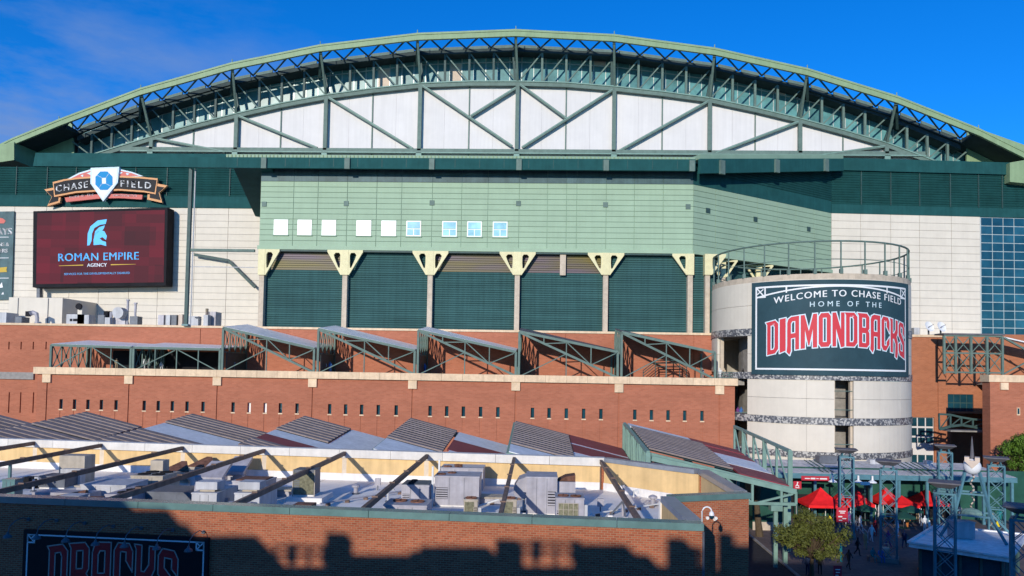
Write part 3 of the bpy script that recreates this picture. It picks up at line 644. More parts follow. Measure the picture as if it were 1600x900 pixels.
# ---- right wall: cream, louvres, coping, glass
RA, RB = Vector((BX, BY, 0)), Vector((P(1640, 345, 140.).x, 140., 0)); ev = (RB - RA).normalized(); ew = Vector((ev.y, -ev.x, 0)); ang = math.atan2(ev.y, ev.x)
def rs(px, py):                                          # distance along the right wall, height
    p = PPL(px, py, RA, RB); return (p - RA).dot(ev), p.z
def rbox(mb, s0, s1, z0, z1, o0, o1):
    q = lambda s, z, o: Vector((RA.x, RA.y, z)) + ev * s + ew * o
    return mb.hexa([q(s0, z0, o1), q(s1, z0, o1), q(s1, z0, o0), q(s0, z0, o0), q(s0, z1, o1), q(s1, z1, o1), q(s1, z1, o0), q(s0, z1, o0)])
def rpiece(name, par, s0, s1, z0, z1, o, d, m_): c = RA + ev * ((s0 + s1) / 2) + ew * (o - d / 2); return piece(name, par, (c.x, c.y, (z0 + z1) / 2), (s1 - s0, d, z1 - z0), m_, (0, 0, ang))
zc1 = rs(1420, 336)[1]; zc0 = 23.4; sg = rs(1532, 440)[0]; sE = rs(1780, 440)[0]
rw = rbox(MB(), 0, sE, zc0 - 1, rs(1420, 262)[1], -.6, -.12).build('right_wall', 'greyc', ST)
cj = [0] + [rs(p_, 420)[0] for p_ in (1345, 1392, 1437, 1487)] + [sg]; nr = 17; ph = (zc1 - zc0) / nr
for a, b in zip(cj, cj[1:]):
    for r in range(nr): rpiece('cream_panel', rw, a + .035, b - .035, zc0 + ph * r + .025, zc0 + ph * (r + 1) - .025, 0, .12, 'cream')
rbox(MB(), 0, sE, zc1, rs(1420, 322)[1], -.1, .1).build('solid_band', 'teal', ST)
z = rs(1420, 322)[1]; m_ = MB(); ztop = rs(1420, 270)[1]
while z + .3 < ztop:
    q = lambda s, zz, o: Vector((RA.x, RA.y, zz)) + ev * s + ew * o
    m_.hexa([q(0, z, .02), q(sE, z, .02), q(sE, z, -.11), q(0, z, -.11), q(0, z + .26, .2), q(sE, z + .26, .2), q(sE, z + .34, -.11), q(0, z + .34, -.11)]); z += .46
tag(m_.build('louvre_blades', 'teal', rw), kind='stuff'); rbox(MB(), 0, sE, rs(1420, 322)[1], ztop, -.119, -.104).build('louvre_backing', 'teal', rw)
for p_ in (1345, 1391, 1436, 1484, 1528, 1565): s = rs(p_, 300)[0]; rbox(MB(), s - .07, s + .07, rs(1420, 322)[1], ztop, 0, .25).build('seam_strip', 'steeldk', rw)
rbox(MB(), -.6, sE, ztop, ztop + 2.3, -.6, .6).build('coping', 'teal', ST)
# glass curtain wall at the right edge
cwz1 = zc1 - .1; nrow = 15; gwb = rbox(MB(), sg, sE, zc0, cwz1, -.11, -.02).build('curtain_wall', 'mull', ST)
cols = [rs(p_, 440)[0] for p_ in (1533, 1551, 1568, 1585, 1602, 1620, 1638, 1656, 1674, 1692, 1710, 1728, 1746, 1764, 1780)]
for a, b in zip(cols, cols[1:]):
    for r in range(nrow):
        h = (cwz1 - zc0) / nrow; rpiece('pane', gwb, a + .07, b - .07, zc0 + h * r + .07, zc0 + h * (r + 1) - .07, .03, .08, 'glassdk' if random.random() < .72 else 'glass2')

# ---- brick base: upper wall, roof behind it, terrace, lower wall
def open_wall(x0, x1, z0, z1, Y, ops, thick=.6):         # a wall with real openings: ops = (x0, x1, z0, z1, depth)
    m_ = MB()
    xs = sorted(set([x0, x1] + [o[0] for o in ops] + [o[1] for o in ops])); zs = sorted(set([z0, z1] + [o[2] for o in ops] + [o[3] for o in ops]))
    for i in range(len(xs) - 1):
        col = [o for o in ops if o[0] < (xs[i] + xs[i + 1]) / 2 < o[1]]
        if not col: m_.add([(xs[i], Y, z0), (xs[i + 1], Y, z0), (xs[i + 1], Y, z1), (xs[i], Y, z1)], [(0, 1, 2, 3)]); continue
        cz = sorted(set([z0, z1] + [o[2] for o in col] + [o[3] for o in col]))
        for a, b in zip(cz, cz[1:]):
            hit = [o for o in col if o[2] < (a + b) / 2 < o[3]]; d = max([o[4] for o in hit]) if hit else 0
            m_.add([(xs[i], Y + d, a), (xs[i + 1], Y + d, a), (xs[i + 1], Y + d, b), (xs[i], Y + d, b)], [(0, 1, 2, 3)])
    for o in ops:
        a, b, c, d, e = o
        m_.add([(a, Y, c), (a, Y + e, c), (a, Y + e, d), (a, Y, d)], [(0, 1, 2, 3)]); m_.add([(b, Y, c), (b, Y, d), (b, Y + e, d), (b, Y + e, c)], [(0, 1, 2, 3)])
        m_.add([(a, Y, c), (b, Y, c), (b, Y + e, c), (a, Y + e, c)], [(0, 1, 2, 3)]); m_.add([(a, Y, d), (a, Y + e, d), (b, Y + e, d), (b, Y, d)], [(0, 1, 2, 3)])
    return m_
uz1 = Z(700, 514.5, YU)
ux0, ux1 = X(-240, 540, YU), X(1122, 540, YU)
ops = []
for px in (14, 33, 52, 72): ops.append((X(px, 540, YU) - .1, X(px, 540, YU) + .1, Z(px, 546, YU), Z(px, 534, YU), .25))
for px in (14, 32, 52): ops.append((X(px, 628, YU) - .1, X(px, 628, YU) + .1, Z(px, 645, YU), Z(px, 613, YU), .25))
ops.append((X(313, 530, YU) - .06, X(313, 530, YU) + .06, 16.3, uz1 - .5, .12)); ops.append((X(884, 530, YU) - .06, X(884, 530, YU) + .06, 16.3, uz1 - .5, .12)); ops.append((X(1084, 530, YU) - .06, X(1084, 530, YU) + .06, 16.3, uz1 - .5, .12))
open_wall(ux0, ux1, 0, uz1 - .35, YU, ops).build('brick_wall', 'brick', ST, fix=False)
MB().box(ux0, ux1, YU - .2, YU + .9, uz1 - .34, uz1).build('coping_stone', 'stone', ST)
MB().box(ux0, X(1150, 540, YU), YU + .91, 160, 22.6, 23.4).build('base_roof', 'membrane', ST)
MB().pbox(-60, 581, 52, 592, YU - .3, .29).build('stone_strip', 'greyc', ST)
dz = 16.25
MB().box(X(57, 580, YD) + .6, X(1165, 590, YD), YD + .61, YU - .01, dz - .7, dz).build('terrace', 'greyc', ST)
SL = [[95, 116, 137, 158, 181], [225, 247, 269, 292, 317], [364, 389, 414, 438, 464], [515, 540, 565, 591, 619], [672, 698, 724, 751, 778], [832, 858, 885, 912, 939], [992, 1018, 1044, 1070, 1097]]
wx0, wx1 = X(57, 620, YD), X(1148, 640, YD); cz1 = Z(600, 582.3, YD); cz0 = cz1 - 1.02
ops = []; slots = []
for bay in SL:
    for px in bay:
        x = X(px, 640, YD); zc = 11.05
        ops.append((x - .25, x + .25, zc - .72, zc + .72, .5)); slots.append((x, zc)); ops.append((x - .16, x + .16, 0.5, zc - .95, .07))
JX = [74, 202, 340, 489, 645, 806, 967, 1124]
for px in JX: x = X(px, 600, YD); ops.append((x - .11, x + .11, 0.2, cz0 - 1.35, .16))
lwall = open_wall(wx0, wx1, 0, cz0, YD, ops).build('terrace_wall', 'brick', ST, fix=False)
MB().box(wx0, wx0 + .6, YD + .001, YU - .01, 0, cz0).build('return_wall', 'brick', ST); MB().box(wx1 - .6, wx1, YD + .001, YU - .01, 0, dz - .71).build('return_wall', 'brick', ST)
for i, (x, zc) in enumerate(slots):
    w = MB().box(x - .25, x + .25, YD + .42, YD + .48, zc - .72, zc + .72).build('slot_window', 'bright_white' if i in (11, 12) else 'glassdk', lwall)
    MB().box(x - .3, x + .32, YD - .05, YD + .4, zc - .9, zc - .73).build('sill', 'stone', lwall)
cxs = [wx0 - .35] + [lerp(wx0, wx1, k / 34) for k in range(1, 34)] + [X(1152, 590, YD)]
capst = MB().box(cxs[0] + .05, cxs[-1] - .05, YD - .15, YD + .6, cz0 + .01, cz1 - .12).build('cap_core', 'stone', ST)
for a, b in zip(cxs, cxs[1:]): piece('cap_stone', capst, ((a + b) / 2, YD + .1, (cz0 + cz1) / 2), (b - a - .03, 1.1, cz1 - cz0), 'stone')
for px in JX:
    x = X(px, 595, YD); MB().box(x - .62, x + .62, YD - .28, YD - .005, cz0 - 1.25, cz0 - .005).build('pier_block', 'stone', capst)
# ---- east part: orange brick walls, recess, window bay
YE2 = 126.
zt = Z(1445, 523, YE2)
ew_ops = [(X(1465, 560, YE2) - .08, X(1465, 560, YE2) + .08, 1, zt - .6, .15)]
wA, wB = X(1408, 600, YE2), X(1478, 600, YE2)
ew_ops.append((X(1422, 690, YE2), X(1460, 690, YE2), 1.0, Z(1440, 652, YE2), .5))
open_wall(wA, wB, 0, zt - .4, YE2, ew_ops).build('east_wall', 'brick2', ST, fix=False)
MB().box(wA, wB, YE2 - .2, YE2 + .8, zt - .39, zt).build('coping_stone', 'stone', ST)
x0, x1 = X(1422, 690, YE2), X(1460, 690, YE2); zt2 = Z(1440, 652, YE2)
wf = MB().box(x0, x1, YE2 + .3, YE2 + .45, 1, zt2).build('window', 'white', ST)
ww = (x1 - x0) / 3; zz = [(Z(1440, 667, YE2), zt2), (Z(1440, 682, YE2), Z(1440, 668, YE2)), (Z(1440, 693, YE2), Z(1440, 683, YE2)), (Z(1440, 724, YE2), Z(1440, 710, YE2))]
for a, b in zz:
    for k in range(3): piece('pane', wf, (x0 + ww * (k + .5), YE2 + .27, (a + b) / 2), (ww - .22, .08, b - a - .2), 'glassdk')
# recessed wall behind, with dark window and deep opening
xr0, xr1 = wB + .01, X(1820, 560, YE2 + 2)
def pr(px, py): p = P(px, py, YE2 + 2); return p
ops = [(pr(1478, 620).x + .3, pr(1521, 620).x, pr(1500, 643).z, pr(1500, 616).z, .3), (pr(1486, 690).x, pr(1640, 690).x - .5, 0.3, pr(1500, 646).z, 9.)]
open_wall(xr0, xr1, 0, Z(1530, 522, YE2 + 2), YE2 + 2, ops).build('east_wall', 'brick2', ST, fix=False)
w = MB().box(ops[0][0] + .02, ops[0][1] - .02, YE2 + 2.15, YE2 + 2.28, ops[0][2], ops[0][3]).build('window', 'steeldk', ST)
for i in range(4):
    for j in range(2):
        wx = (ops[0][1] - ops[0][0]) / 4; hz = (ops[0][3] - ops[0][2]) / 2
        piece('pane', w, (ops[0][0] + wx * (i + .5), YE2 + 2.12, ops[0][2] + hz * (j + .5)), (wx - .14, .06, hz - .14), 'glassdk')
MB().box(wB, xr1, YE2 + 2.4, 145, 22.5, Z(1530, 522, YE2 + 2)).build('base_roof', 'membrane', ST)
# right-hand brick block with stone cap
bx0, bx1 = X(1547, 620, YD), X(1860, 620, YD); bz1 = Z(1570, 586, YD); bz0 = Z(1570, 597, YD)
MB().box(bx0, bx1, YD, YD + 1.8, 0, bz0 - .005).build('brick_block', 'brick', ST)
MB().box(X(1535, 600, YE2), bx1, YD + 1.81, YE2 + 1.9, bz0 - .6, bz0 - .1).build('terrace', 'greyc', ST)
MB().box(bx0 - .2, bx1, YD - .15, YD + 2.0, bz0, bz1).build('cap_stone', 'stone', ST)
MB().pbox(1564, 598, 1576, 609, YD - .3, .295).build('pier_block', 'stone', ST)
s_ = MB().pbox(1589, 637, 1594, 649, YD - .06, .055).build('slot_window', 'stone', ST); MB().pbox(1590, 638, 1593, 647, YD - .075, .012).build('pane', 'glassdk', s_)

# ================================================================== ROUND TOWER
dl, dr = ray(1112, 510), ray(1424, 510); al, ar = math.atan2(dl.x, dl.y), math.atan2(dr.x, dr.y)
am, hw = (al + ar) / 2, (ar - al) / 2; TD = 120.0; TR = TD * math.sin(hw)
TX, TY = EYE.x + TD * math.sin(am), EYE.y + TD * math.cos(am)
def cyl(px, py, r=TR):                                   # ray meets the drum: angle (0 = towards the viewer, + to the right), height
    d = ray(px, py); dx, dy = d.x, d.y; ox, oy = EYE.x - TX, EYE.y - TY
    a = dx * dx + dy * dy; b = ox * dx + oy * dy; c = ox * ox + oy * oy - r * r; q = b * b - a * c
    t = (-b - math.sqrt(max(q, 0))) / a; p = EYE + d * t
    return math.atan2(p.x - TX, -(p.y - TY)) + am, p.z   # rotate so that 0 faces the viewer
def cp(a, z, r=TR): a = a - am; return Vector((TX + r * math.sin(a), TY - r * math.cos(a), z))
TW = T('round_tower', 'cream round ramp tower with pebbled bands and railing on top', 'tower', (TX, TY, 0))
ztop = cyl(1268, 436)[1]
bands = [cyl(1290, y)[1] for y in (717, 707, 664, 653, 594, 583)] + [Z(1116, 530, 116), Z(1116, 520, 116)]
aA0, aA1 = cyl(1121, 550)[0], cyl(1168, 550)[0]; aS0, aS1 = cyl(1304, 630)[0], cyl(1334, 630)[0]; aB1 = cyl(1168, 620)[0]
zA0, zA1 = 16.3, bands[6] - .03
rows = [(0, bands[0]), (bands[1], bands[2]), (bands[3], bands[4]), (bands[5], bands[6]), (bands[7], ztop)]
edges = sorted([math.radians(a) for a in (-105, -90, 0, 40, 58, 76, 92, 108)] + [aA0, aA1, aS0, aS1])
def curved(mb, a0, a1, z0, z1, r0, r1, mi=0, step=.06):
    n = max(1, int((a1 - a0) / step + .5))
    for i in range(n):
        x, y = lerp(a0, a1, i / n), lerp(a0, a1, (i + 1) / n)
        mb.hexa([cp(x, z0, r1), cp(y, z0, r1), cp(y, z0, r0), cp(x, z0, r0), cp(x, z1, r1), cp(y, z1, r1), cp(y, z1, r0), cp(x, z1, r0)], mi)
    return mb
core = MB(); curved(core, -math.pi, math.pi, 0, ztop - .4, TR - 4.2, TR - 4.0, step=.2); core.build('inner_core', 'greyc', TW)
for zb, zt in ((bands[0], bands[1]), (bands[2], bands[3]), (bands[4], bands[5]), (bands[6], bands[7]), (ztop - .35, ztop)):
    fl = MB(); curved(fl, -math.pi, math.pi, zb + .05, zt - .05, .2, TR - .42, step=.15); fl.build('floor_slab', 'greyc', TW)
drum = curved(MB(), -math.pi, math.radians(-105), 0, ztop, TR - .4, TR - .1, step=.15).build('drum', 'cream', TW)
for zb, zt in rows:
    nsub = max(1, round((zt - zb) / 3.0)); h = (zt - zb) / nsub
    for i in range(len(edges) - 1):
        a, b = edges[i], edges[i + 1]; am_ = (a + b) / 2
        for k in range(nsub):
            z0, z1 = zb + h * k, zb + h * (k + 1); zm = (z0 + z1) / 2
            if aS0 < am_ < aS1 and zm < bands[4] and zm > 1: continue
            if aA0 - .01 < am_ < aA1 + .01 and bands[1] < zm < bands[6]: continue
            curved(MB(), a + .0008, b - .0008, z0 + .02, z1 - .02, TR - .35, TR).build('wall_panel', 'cream', drum)
for (zb, zt) in ((bands[0], bands[1]), (bands[2], bands[3]), (bands[4], bands[5]), (bands[6], bands[7])):
    a_, b_ = -math.pi * .6, math.pi * .62
    if zb == bands[4]: curved(MB(), aA0, b_, zb, zt, TR - .4, TR + .12).build('pebbled_band', 'dot', TW)
    else: curved(MB(), a_, b_, zb, zt, TR - .4, TR + .12).build('pebbled_band', 'dot', TW)
for a, z0, z1, w_ in ((aS1, bands[1], bands[4], -.02), (aS0, bands[1], bands[4], .012), (aA0, bands[5], bands[6], .02), (aA1, bands[5], bands[6], -.02)):  # opening jambs
    curved(MB(), min(a, a + w_), max(a, a + w_), z0 + .03, z1 - .03, TR - .9, TR - .37).build('jamb', 'conc', TW)
for z in (bands[1] + 1.1, bands[3] + 1.1, bands[3] + 3.6):
    MB().tube([cp(lerp(aS0, aS1, k / 4), z, TR - .3) for k in range(5)], .06, 6).build('guard_rail', 'steel', TW)
MB().box(cp(aA0, 0, TR - 3.9).x, cp(aA1, 0, TR - 3.9).x, cp(aA1, 0, TR - 3.9).y - .3, cp(aA1, 0, TR - 3.9).y - .1, 16.4, 20.5).build('door', 'glassdk', TW)
# parapet ring and railing
curved(MB(), -math.pi, math.pi, ztop - .02, ztop + .75, TR - .5, TR - .05, step=.12).build('parapet', 'conc', TW)
zr = Z(1116, 405, 116)
rail = MB(); N = 48
rail.tube([cp(2 * math.pi * k / N, zr, TR - .25) for k in range(N + 1)], .13, 6, cap=False); rail.tube([cp(2 * math.pi * k / N, lerp(ztop, zr, .52), TR - .25) for k in range(N + 1)], .05, 5, cap=False)
ro = rail.build('railing', 'steel', TW)
for k in range(26):
    a = 2 * math.pi * (k + .3) / 26; MB().bar(cp(a, ztop + .75, TR - .25), cp(a, zr, TR - .25), .16).bar(cp(a, ztop + .7, TR - .2), cp(a, ztop + 1.35, TR - .2), .42).build('rail_post', 'steel', ro)
# ---- welcome sign wrapped on the drum
SRr = TR + .3
s0, zb_ = cyl(1174, 586, SRr); s1 = cyl(1419.5, 500, SRr)[0]; zt_ = cyl(1240, 438, SRr)[1]; zb_ = cyl(1240, 586, SRr)[1]
def sg_(off): return lambda u, v: cp(u / SRr, v, SRr + off)
def upx(px, py): a, z = cyl(px, py, SRr); return a * SRr, z
wsn = T('welcome_sign', 'large curved navy ballpark sign with red outlined letters on round tower', 'sign', tuple(cp((s0 + s1) / 2, zb_)))
curved(MB(), s0, s1, zb_, zt_, SRr - .25, SRr, step=.04).build('sign_face', 'snavy', wsn, smooth=False)
def linest(mb, pts, w, fn, closed=False):                # subdivided so that it follows the curve
    out = []
    for (a, b), (c, d) in zip(pts, pts[1:] + ([pts[0]] if closed else [])):
        n = max(1, int(abs(c - a) / .7)); out += [(lerp(a, c, k / n), lerp(b, d, k / n)) for k in range(n)]
    if not closed: out.append(pts[-1])
    stroke2d(mb, [out], w, fn, closed=closed)
U0, U1 = s0 * SRr, s1 * SRr; bo = MB(); f = sg_(.03)
ins = .75; bl, br, bb, bt = U0 + ins, U1 - ins * 1.6, zb_ + .8, zt_ - .75
linest(bo, [(bl, bb), (br, bb), (br, bt), (bl, bt)], .24, f, True)
def archz(u, base, amp, uc, half): return base - amp * ((u - uc) / half) ** 2
uc = (bl + br) / 2; hf = (br - bl) / 2
linest(bo, [(lerp(bl + .2, br - .2, k / 24), archz(lerp(bl, br, k / 24), bt - .12, 1.25, uc, hf)) for k in range(25)], .2, f)
for c_, sgn in ((bl, 1), (br, -1)):
    linest(bo, [(c_, bt), (c_ + sgn * 1.3, bt), (c_ + sgn * 1.3, bt - 1.35), (c_, bt - 1.35)], .2, f, True); linest(bo, [(c_ + .1, bt - .1), (c_ + sgn * 1.2, bt - 1.3)], .18, f); linest(bo, [(c_ + sgn * .2, bt - .9), (c_ + sgn * 1.0, bt - .3)], .14, f)
    linest(bo, [(c_ + sgn * 4.2, bt), (c_ + sgn * 4.2, bt - .8)], .2, f)
bo.build('border', 'sw', wsn, fix=False)
uL, uR = upx(1199, 530)[0], upx(1412, 530)[0]; ucen = (uL + uR) / 2; uh = (uR - uL) / 2
vb, vt_ = upx(1300, 541)[1], upx(1300, 488)[1]; H = vt_ - vb
wd = [1, .52, 1, 1.35, 1, 1.02, 1, 1, 1, .95, 1.0, .95]; gp = .13; tot = sum(wd) + gp * 11; k_ = (uR - uL) / tot
wl, _ = block_word('DIAMONDBACKS', [w * k_ for w in wd], H, gp * k_, lambda x, y: (uL + x, archz(uL + x, vb, 1.25, ucen, uh) + y))
ol = MB(); fi = MB(); nv_ = MB()
for lt in wl: stroke2d(ol, lt, .27, sg_(.05)); fill2d(fi, lt, sg_(.065))
ol.build('lettering_outline', 'spale', wsn, fix=False); fi.build('lettering', 'sr', wsn, fix=False); 
w1 = MB(); ua, ub = upx(1198, 468)[0], upx(1413, 475)[0]; um = (ua + ub) / 2; hb = (ub - ua) / 2; vb1 = upx(1300, 463)[1]
text_mesh(w1, 'WELCOME TO CHASE FIELD', 1.26, lambda u, v: sg_(.06)(u, archz(u, vb1, 1.05, um, hb) + v), x0=um, space=1.18, fat=.02, xs=1.0)
xs_ = None
w1.build('lettering', 'sw', wsn, fix=False)
w2 = MB(); ua, ub = upx(1266, 475)[0], upx(1376, 475)[0]; um2 = (ua + ub) / 2; vb2 = upx(1320, 478.5)[1]
text_mesh(w2, 'HOME OF THE', 1.0, lambda u, v: sg_(.06)(u, archz(u, vb2, .12, um2, 6) + v), x0=um2, space=1.65, fat=.008)
w2.build('lettering', 'spale', wsn, fix=False)

# ================================================================== SIGNS ON THE LEFT WALL
YS = YL - 1.2
def zc(pts): return [(60 + a / 7.62, 255 + b / 7.62) for a, b in pts]
cs = T('stadium_name_sign', 'ribbon shaped ballpark name sign with white plate and blue octagon above the screen', 'sign', tuple(P(166, 315, YS)))
def pf(Y): return lambda u, v: P(u, v, Y)
def layer(name, polys, Y, m_, th=0, par=None):
    mb = MB()
    if th:
        for pg in polys: mb.prism([P(a, b, Y) for a, b in pg], (0, th, 0))
        return mb.build(name, m_, par)
    for pg in polys: fill2d(mb, [pg], pf(Y))
    return mb.build(name, m_, par, fix=False)
top = [(170, 225), (300, 192), (450, 172), (620, 158), (800, 150), (960, 150), (1200, 160), (1420, 180)]; bot = [(1395, 370), (1250, 345), (960, 325), (700, 337), (450, 352), (190, 402)]
main = zc(top + bot)
tailL = zc([(70, 312), (180, 290), (190, 402), (265, 408), (255, 468), (105, 512), (158, 400)]); tailR = zc([(1405, 240), (1535, 265), (1440, 350), (1475, 472), (1295, 432), (1300, 372), (1392, 370)])
arch = zc([(330, 195), (480, 115), (620, 72), (800, 55), (980, 72), (1120, 105), (1250, 155), (960, 165), (620, 165)])
red = zc([(312, 410), (500, 385), (740, 368), (980, 365), (1240, 378), (1230, 432), (980, 415), (740, 418), (330, 462)])
layer('arch_plate', [arch], YS - .05, 'spale', .5, cs); layer('banner_plate', [red], YS - .1, 'spink', .5, cs)
layer('ribbon_tail', [tailL], YS - .1, 'sor', .55, cs); layer('ribbon_tail', [tailR], YS - .1, 'sor', .55, cs); layer('ribbon', [main], YS - .2, 'sor', .6, cs)
def shrink(pg, k, dy=0): cx = sum(p[0] for p in pg) / len(pg); cy = sum(p[1] for p in pg) / len(pg); return [(cx + (a - cx) * k, cy + (b - cy) * k + dy) for a, b in pg]
layer('ribbon_field', [zc([(182, 245), (310, 210), (450, 190), (620, 178), (960, 170), (1200, 180), (1408, 200), (1382, 350), (1250, 326), (960, 305), (700, 316), (450, 332), (198, 380)])], YS - .22, 'sblk', 0, cs)
layer('tail_field', [shrink(tailL, .74), shrink(tailR, .74)], YS - .12, 'sblk', 0, cs)
layer('arch_field', [zc([(370, 190), (490, 130), (630, 88), (800, 72), (970, 88), (1110, 118), (1200, 150), (960, 160), (620, 158)])], YS - .07, 'spink', 0, cs)
layer('arch_diamonds', [zc([(500, 145), (535, 135), (530, 165)]), zc([(575, 120), (625, 105), (622, 140)]), zc([(960, 95), (1005, 112), (965, 135)]), zc([(1040, 115), (1085, 125), (1055, 145)])], YS - .09, 'spale', 0, cs)
shield = zc([(622, 55), (962, 42), (945, 230), (770, 455), (618, 240)])
layer('home_plate', [shield], YS - .5, 'spale', .6, cs); layer('plate_face', [shrink(shield, .9)], YS - .52, 'sw', 0, cs)
oc = MB(); ccx, ccy = zc([(780, 208)])[0]
def ocp(r, k): t = math.pi / 8 + k * math.pi / 4; return (ccx + r * math.cos(t), ccy + r * 1.08 * math.sin(t))
sqh = [(-3.4, -4.6), (3.2, -4.6), (3.2, 4.8), (-3.4, 4.8)]
fill2d(oc, [[ocp(14.4, k + .5) if 0 else ocp(14.4, k) for k in range(8)], [(ccx + a, ccy + b) for a, b in sqh]], pf(YS - .56))
lw = MB()
for (a, b), k in zip(sqh, (4, 6, 0, 2)): e_ = ocp(13.6, k + .3); stroke2d(lw, [[(ccx + a, ccy + b), e_]], .35, pf(YS - .58), closed=False)
lw.build('emblem_lines', 'sw', cs, fix=False)
oc.build('octagon_emblem', 'sblue', cs, fix=False)
def pxtext(par, txt, cx, base, size, Y, m_, space=1.15, fat=0, curve=None, name='lettering'):
    mb = MB(); text_mesh(mb, txt, size, (lambda u, v: P(u, base + (curve(u) if curve else 0) - v, Y)), x0=cx, space=space, fat=fat); return mb.build(name, m_, par, fix=False)
pxtext(cs, 'CHASE', 112, 296.3, 14.5, YS - .26, 'sw', 1.22, .22, lambda u: (112 - u) * .14)
pxtext(cs, 'FIELD', 212, 292.6, 14.5, YS - .26, 'sw', 1.45, .22, lambda u: (u - 205) * .07)
pxtext(cs, 'HOME OF THE', 127, 307.6, 4.6, YS - .14, 'sw', 1.35, .06, lambda u: (127 - u) * .11)
pxtext(cs, 'DIAMONDBACKS', 195, 306.9, 4.4, YS - .14, 'sw', 1.12, .05, lambda u: (u - 195) * .02)
# ---- LED screen
YSC = YL - 2.9
sc = T('video_screen', 'big dark red advertising screen with pale blue helmet and lettering on cream wall', 'screen', tuple(P(160, 445, YSC)))
cor = [(52, 330), (262, 324), (259, 446), (51, 449)]
MB().prism([P(a, b, YSC) for a, b in cor], (0, 2.5, 0)).build('cabinet', 'black', sc)
MB().prism([P(a, b, YSC - .05) for a, b in [(58, 333), (257.5, 328), (255.5, 441), (56.5, 444)]], (0, .04, 0)).build('picture', 'led', sc)
YT_ = YSC - .09
pxtext(sc, 'ROMAN EMPIRE', 153.5, 406.8, 17.2, YT_, 'screenblue', 1.06, .18, lambda u: -(u - 153) * .022)
# little slab serifs under and over the letters
pxtext(sc, 'AGENCY', 151.5, 416.6, 7.6, YT_, 'screenw', 1.02, .15, lambda u: -(u - 151) * .02)
pxtext(sc, 'SERVICES FOR THE DEVELOPMENTALLY DISABLED', 151.5, 428.8, 4.5, YT_, 'screenblue', 1.02, .03, lambda u: -(u - 151) * .02)
gb_ = MB()
for pg in ([(92, 415), (130, 413.4), (130, 414.9), (92, 415.6)], [(173, 412.8), (212, 412.6), (212, 413.0), (173, 414.4)]): fill2d(gb_, [pg], pf(YT_))
gb_.build('gold_rule', 'screeng', sc, fix=False)
hp = MB(); hz = lambda pts: [(a / 4, 225 + b / 4) for a, b in pts]
fill2d(hp, [hz([(668, 470), (610, 478), (565, 515), (548, 560), (545, 635), (560, 632), (572, 605), (575, 560), (590, 525), (625, 505), (660, 500)])], pf(YT_))
fill2d(hp, [hz([(655, 508), (620, 520), (595, 545), (588, 580), (600, 560), (620, 545), (640, 540), (650, 525)])], pf(YT_))
fill2d(hp, [hz([(620, 538), (652, 545), (668, 575), (662, 600), (640, 582), (622, 590), (640, 605), (662, 612), (664, 638), (630, 628), (585, 632), (584, 600), (592, 565)])], pf(YT_))
hp.build('helmet_emblem', 'screenblue', sc, fix=False)
MB().bar(P(62, 449, YSC + 1), P(62, 470, YSC + 1), .6, .9).build('bracket', 'hvacd', sc)
# ---- dark banner at the left edge
bn = T('wall_banner', 'tall dark banner with white lettering hanging at left edge of cream wall', 'banner', tuple(P(0, 468, YL - .4)))
MB().prism([P(a, b, YL - .4) for a, b in [(-62, 332), (22, 330), (18, 468), (-66, 470)]], (0, .3, 0)).build('cloth', 'band', bn)
yb = YL - .45
pxtext(bn, 'AYS', 6.5, 366.5, 15, yb, 'sw', .95, .5); pxtext(bn, 'NS &', 5.5, 384.5, 8, yb, 'sw', 1, .3); pxtext(bn, 'ERS', 5.5, 394.5, 8.5, yb, 'sw', 1, .4)
bl_ = MB()
for y in (370, 402.5, 434): fill2d(bl_, [[(-40, y + .4), (13.5, y), (13.5, y + .9), (-40, y + 1.3)]], pf(yb))
fill2d(bl_, [[(2, 460), (5, 456), (6, 460)]], pf(yb)); fill2d(bl_, [[(0, 445), (3, 441), (4.5, 449), (0, 450)]], pf(yb)); bl_.build('rules', 'sw', bn, fix=False)
layer('gold_tag', [[(-10, 419), (11, 417), (10, 421), (11, 425), (-10, 426)]], yb, 'sgold', 0, bn); layer('red_cap', [[(-6, 340), (4, 341), (9, 345), (6, 349), (-6, 349)]], yb, 'spink', 0, bn)

# ---- tall drain post and pipe rack beside the green wall
pp = T('canopy_post', 'tall teal post carrying canopy corner left of green wall', 'post', (X(292, 500, YFA + 1), YFA + 1, 23.4))
xb_ = X(291, 500, YFA + 1); MB().bar((xb_, YFA + 1, 23.4), (xb_, YFA + 1, zf0), .52).build('shaft', 'steeldk', pp); MB().box(xb_ - .5, xb_ + .5, YFA + .5, YFA + 1.5, 23.4, 23.7).build('base', 'capteal', pp)
MB().tube([(xb_ + .6, YFA + 1.2, 23.4), (xb_ + .6, YFA + 1.2, zf0)], .1, 6).build('pipe', 'hvacw', pp)
bp_ = [P(304, 398, YL - 1), P(357, 407, YL - 1), P(399, 449, YL - 1)]; m_ = MB(); m_.bar(bp_[0], bp_[1], .5).bar(bp_[1], bp_[2], .5); m_.build('bent_shadow', 'steeldk', pp)  # dark bars trace the bent shadow lying on the cream wall
za_, zb2 = Z(350, 391, YFA + 1), Z(350, 417, YFA + 1); xg = gx0 - .2
MB().bar((xb_, YFA + 1.2, za_), (xg, YFA + 1.2, za_), .5, .42).build('rack_beam', 'steel', pp)
MB().tube([(xb_, YFA + 1.2, zb2), (xg, YFA + 1.2, zb2)], .07, 6).build('pipe', 'hvacw', pp)

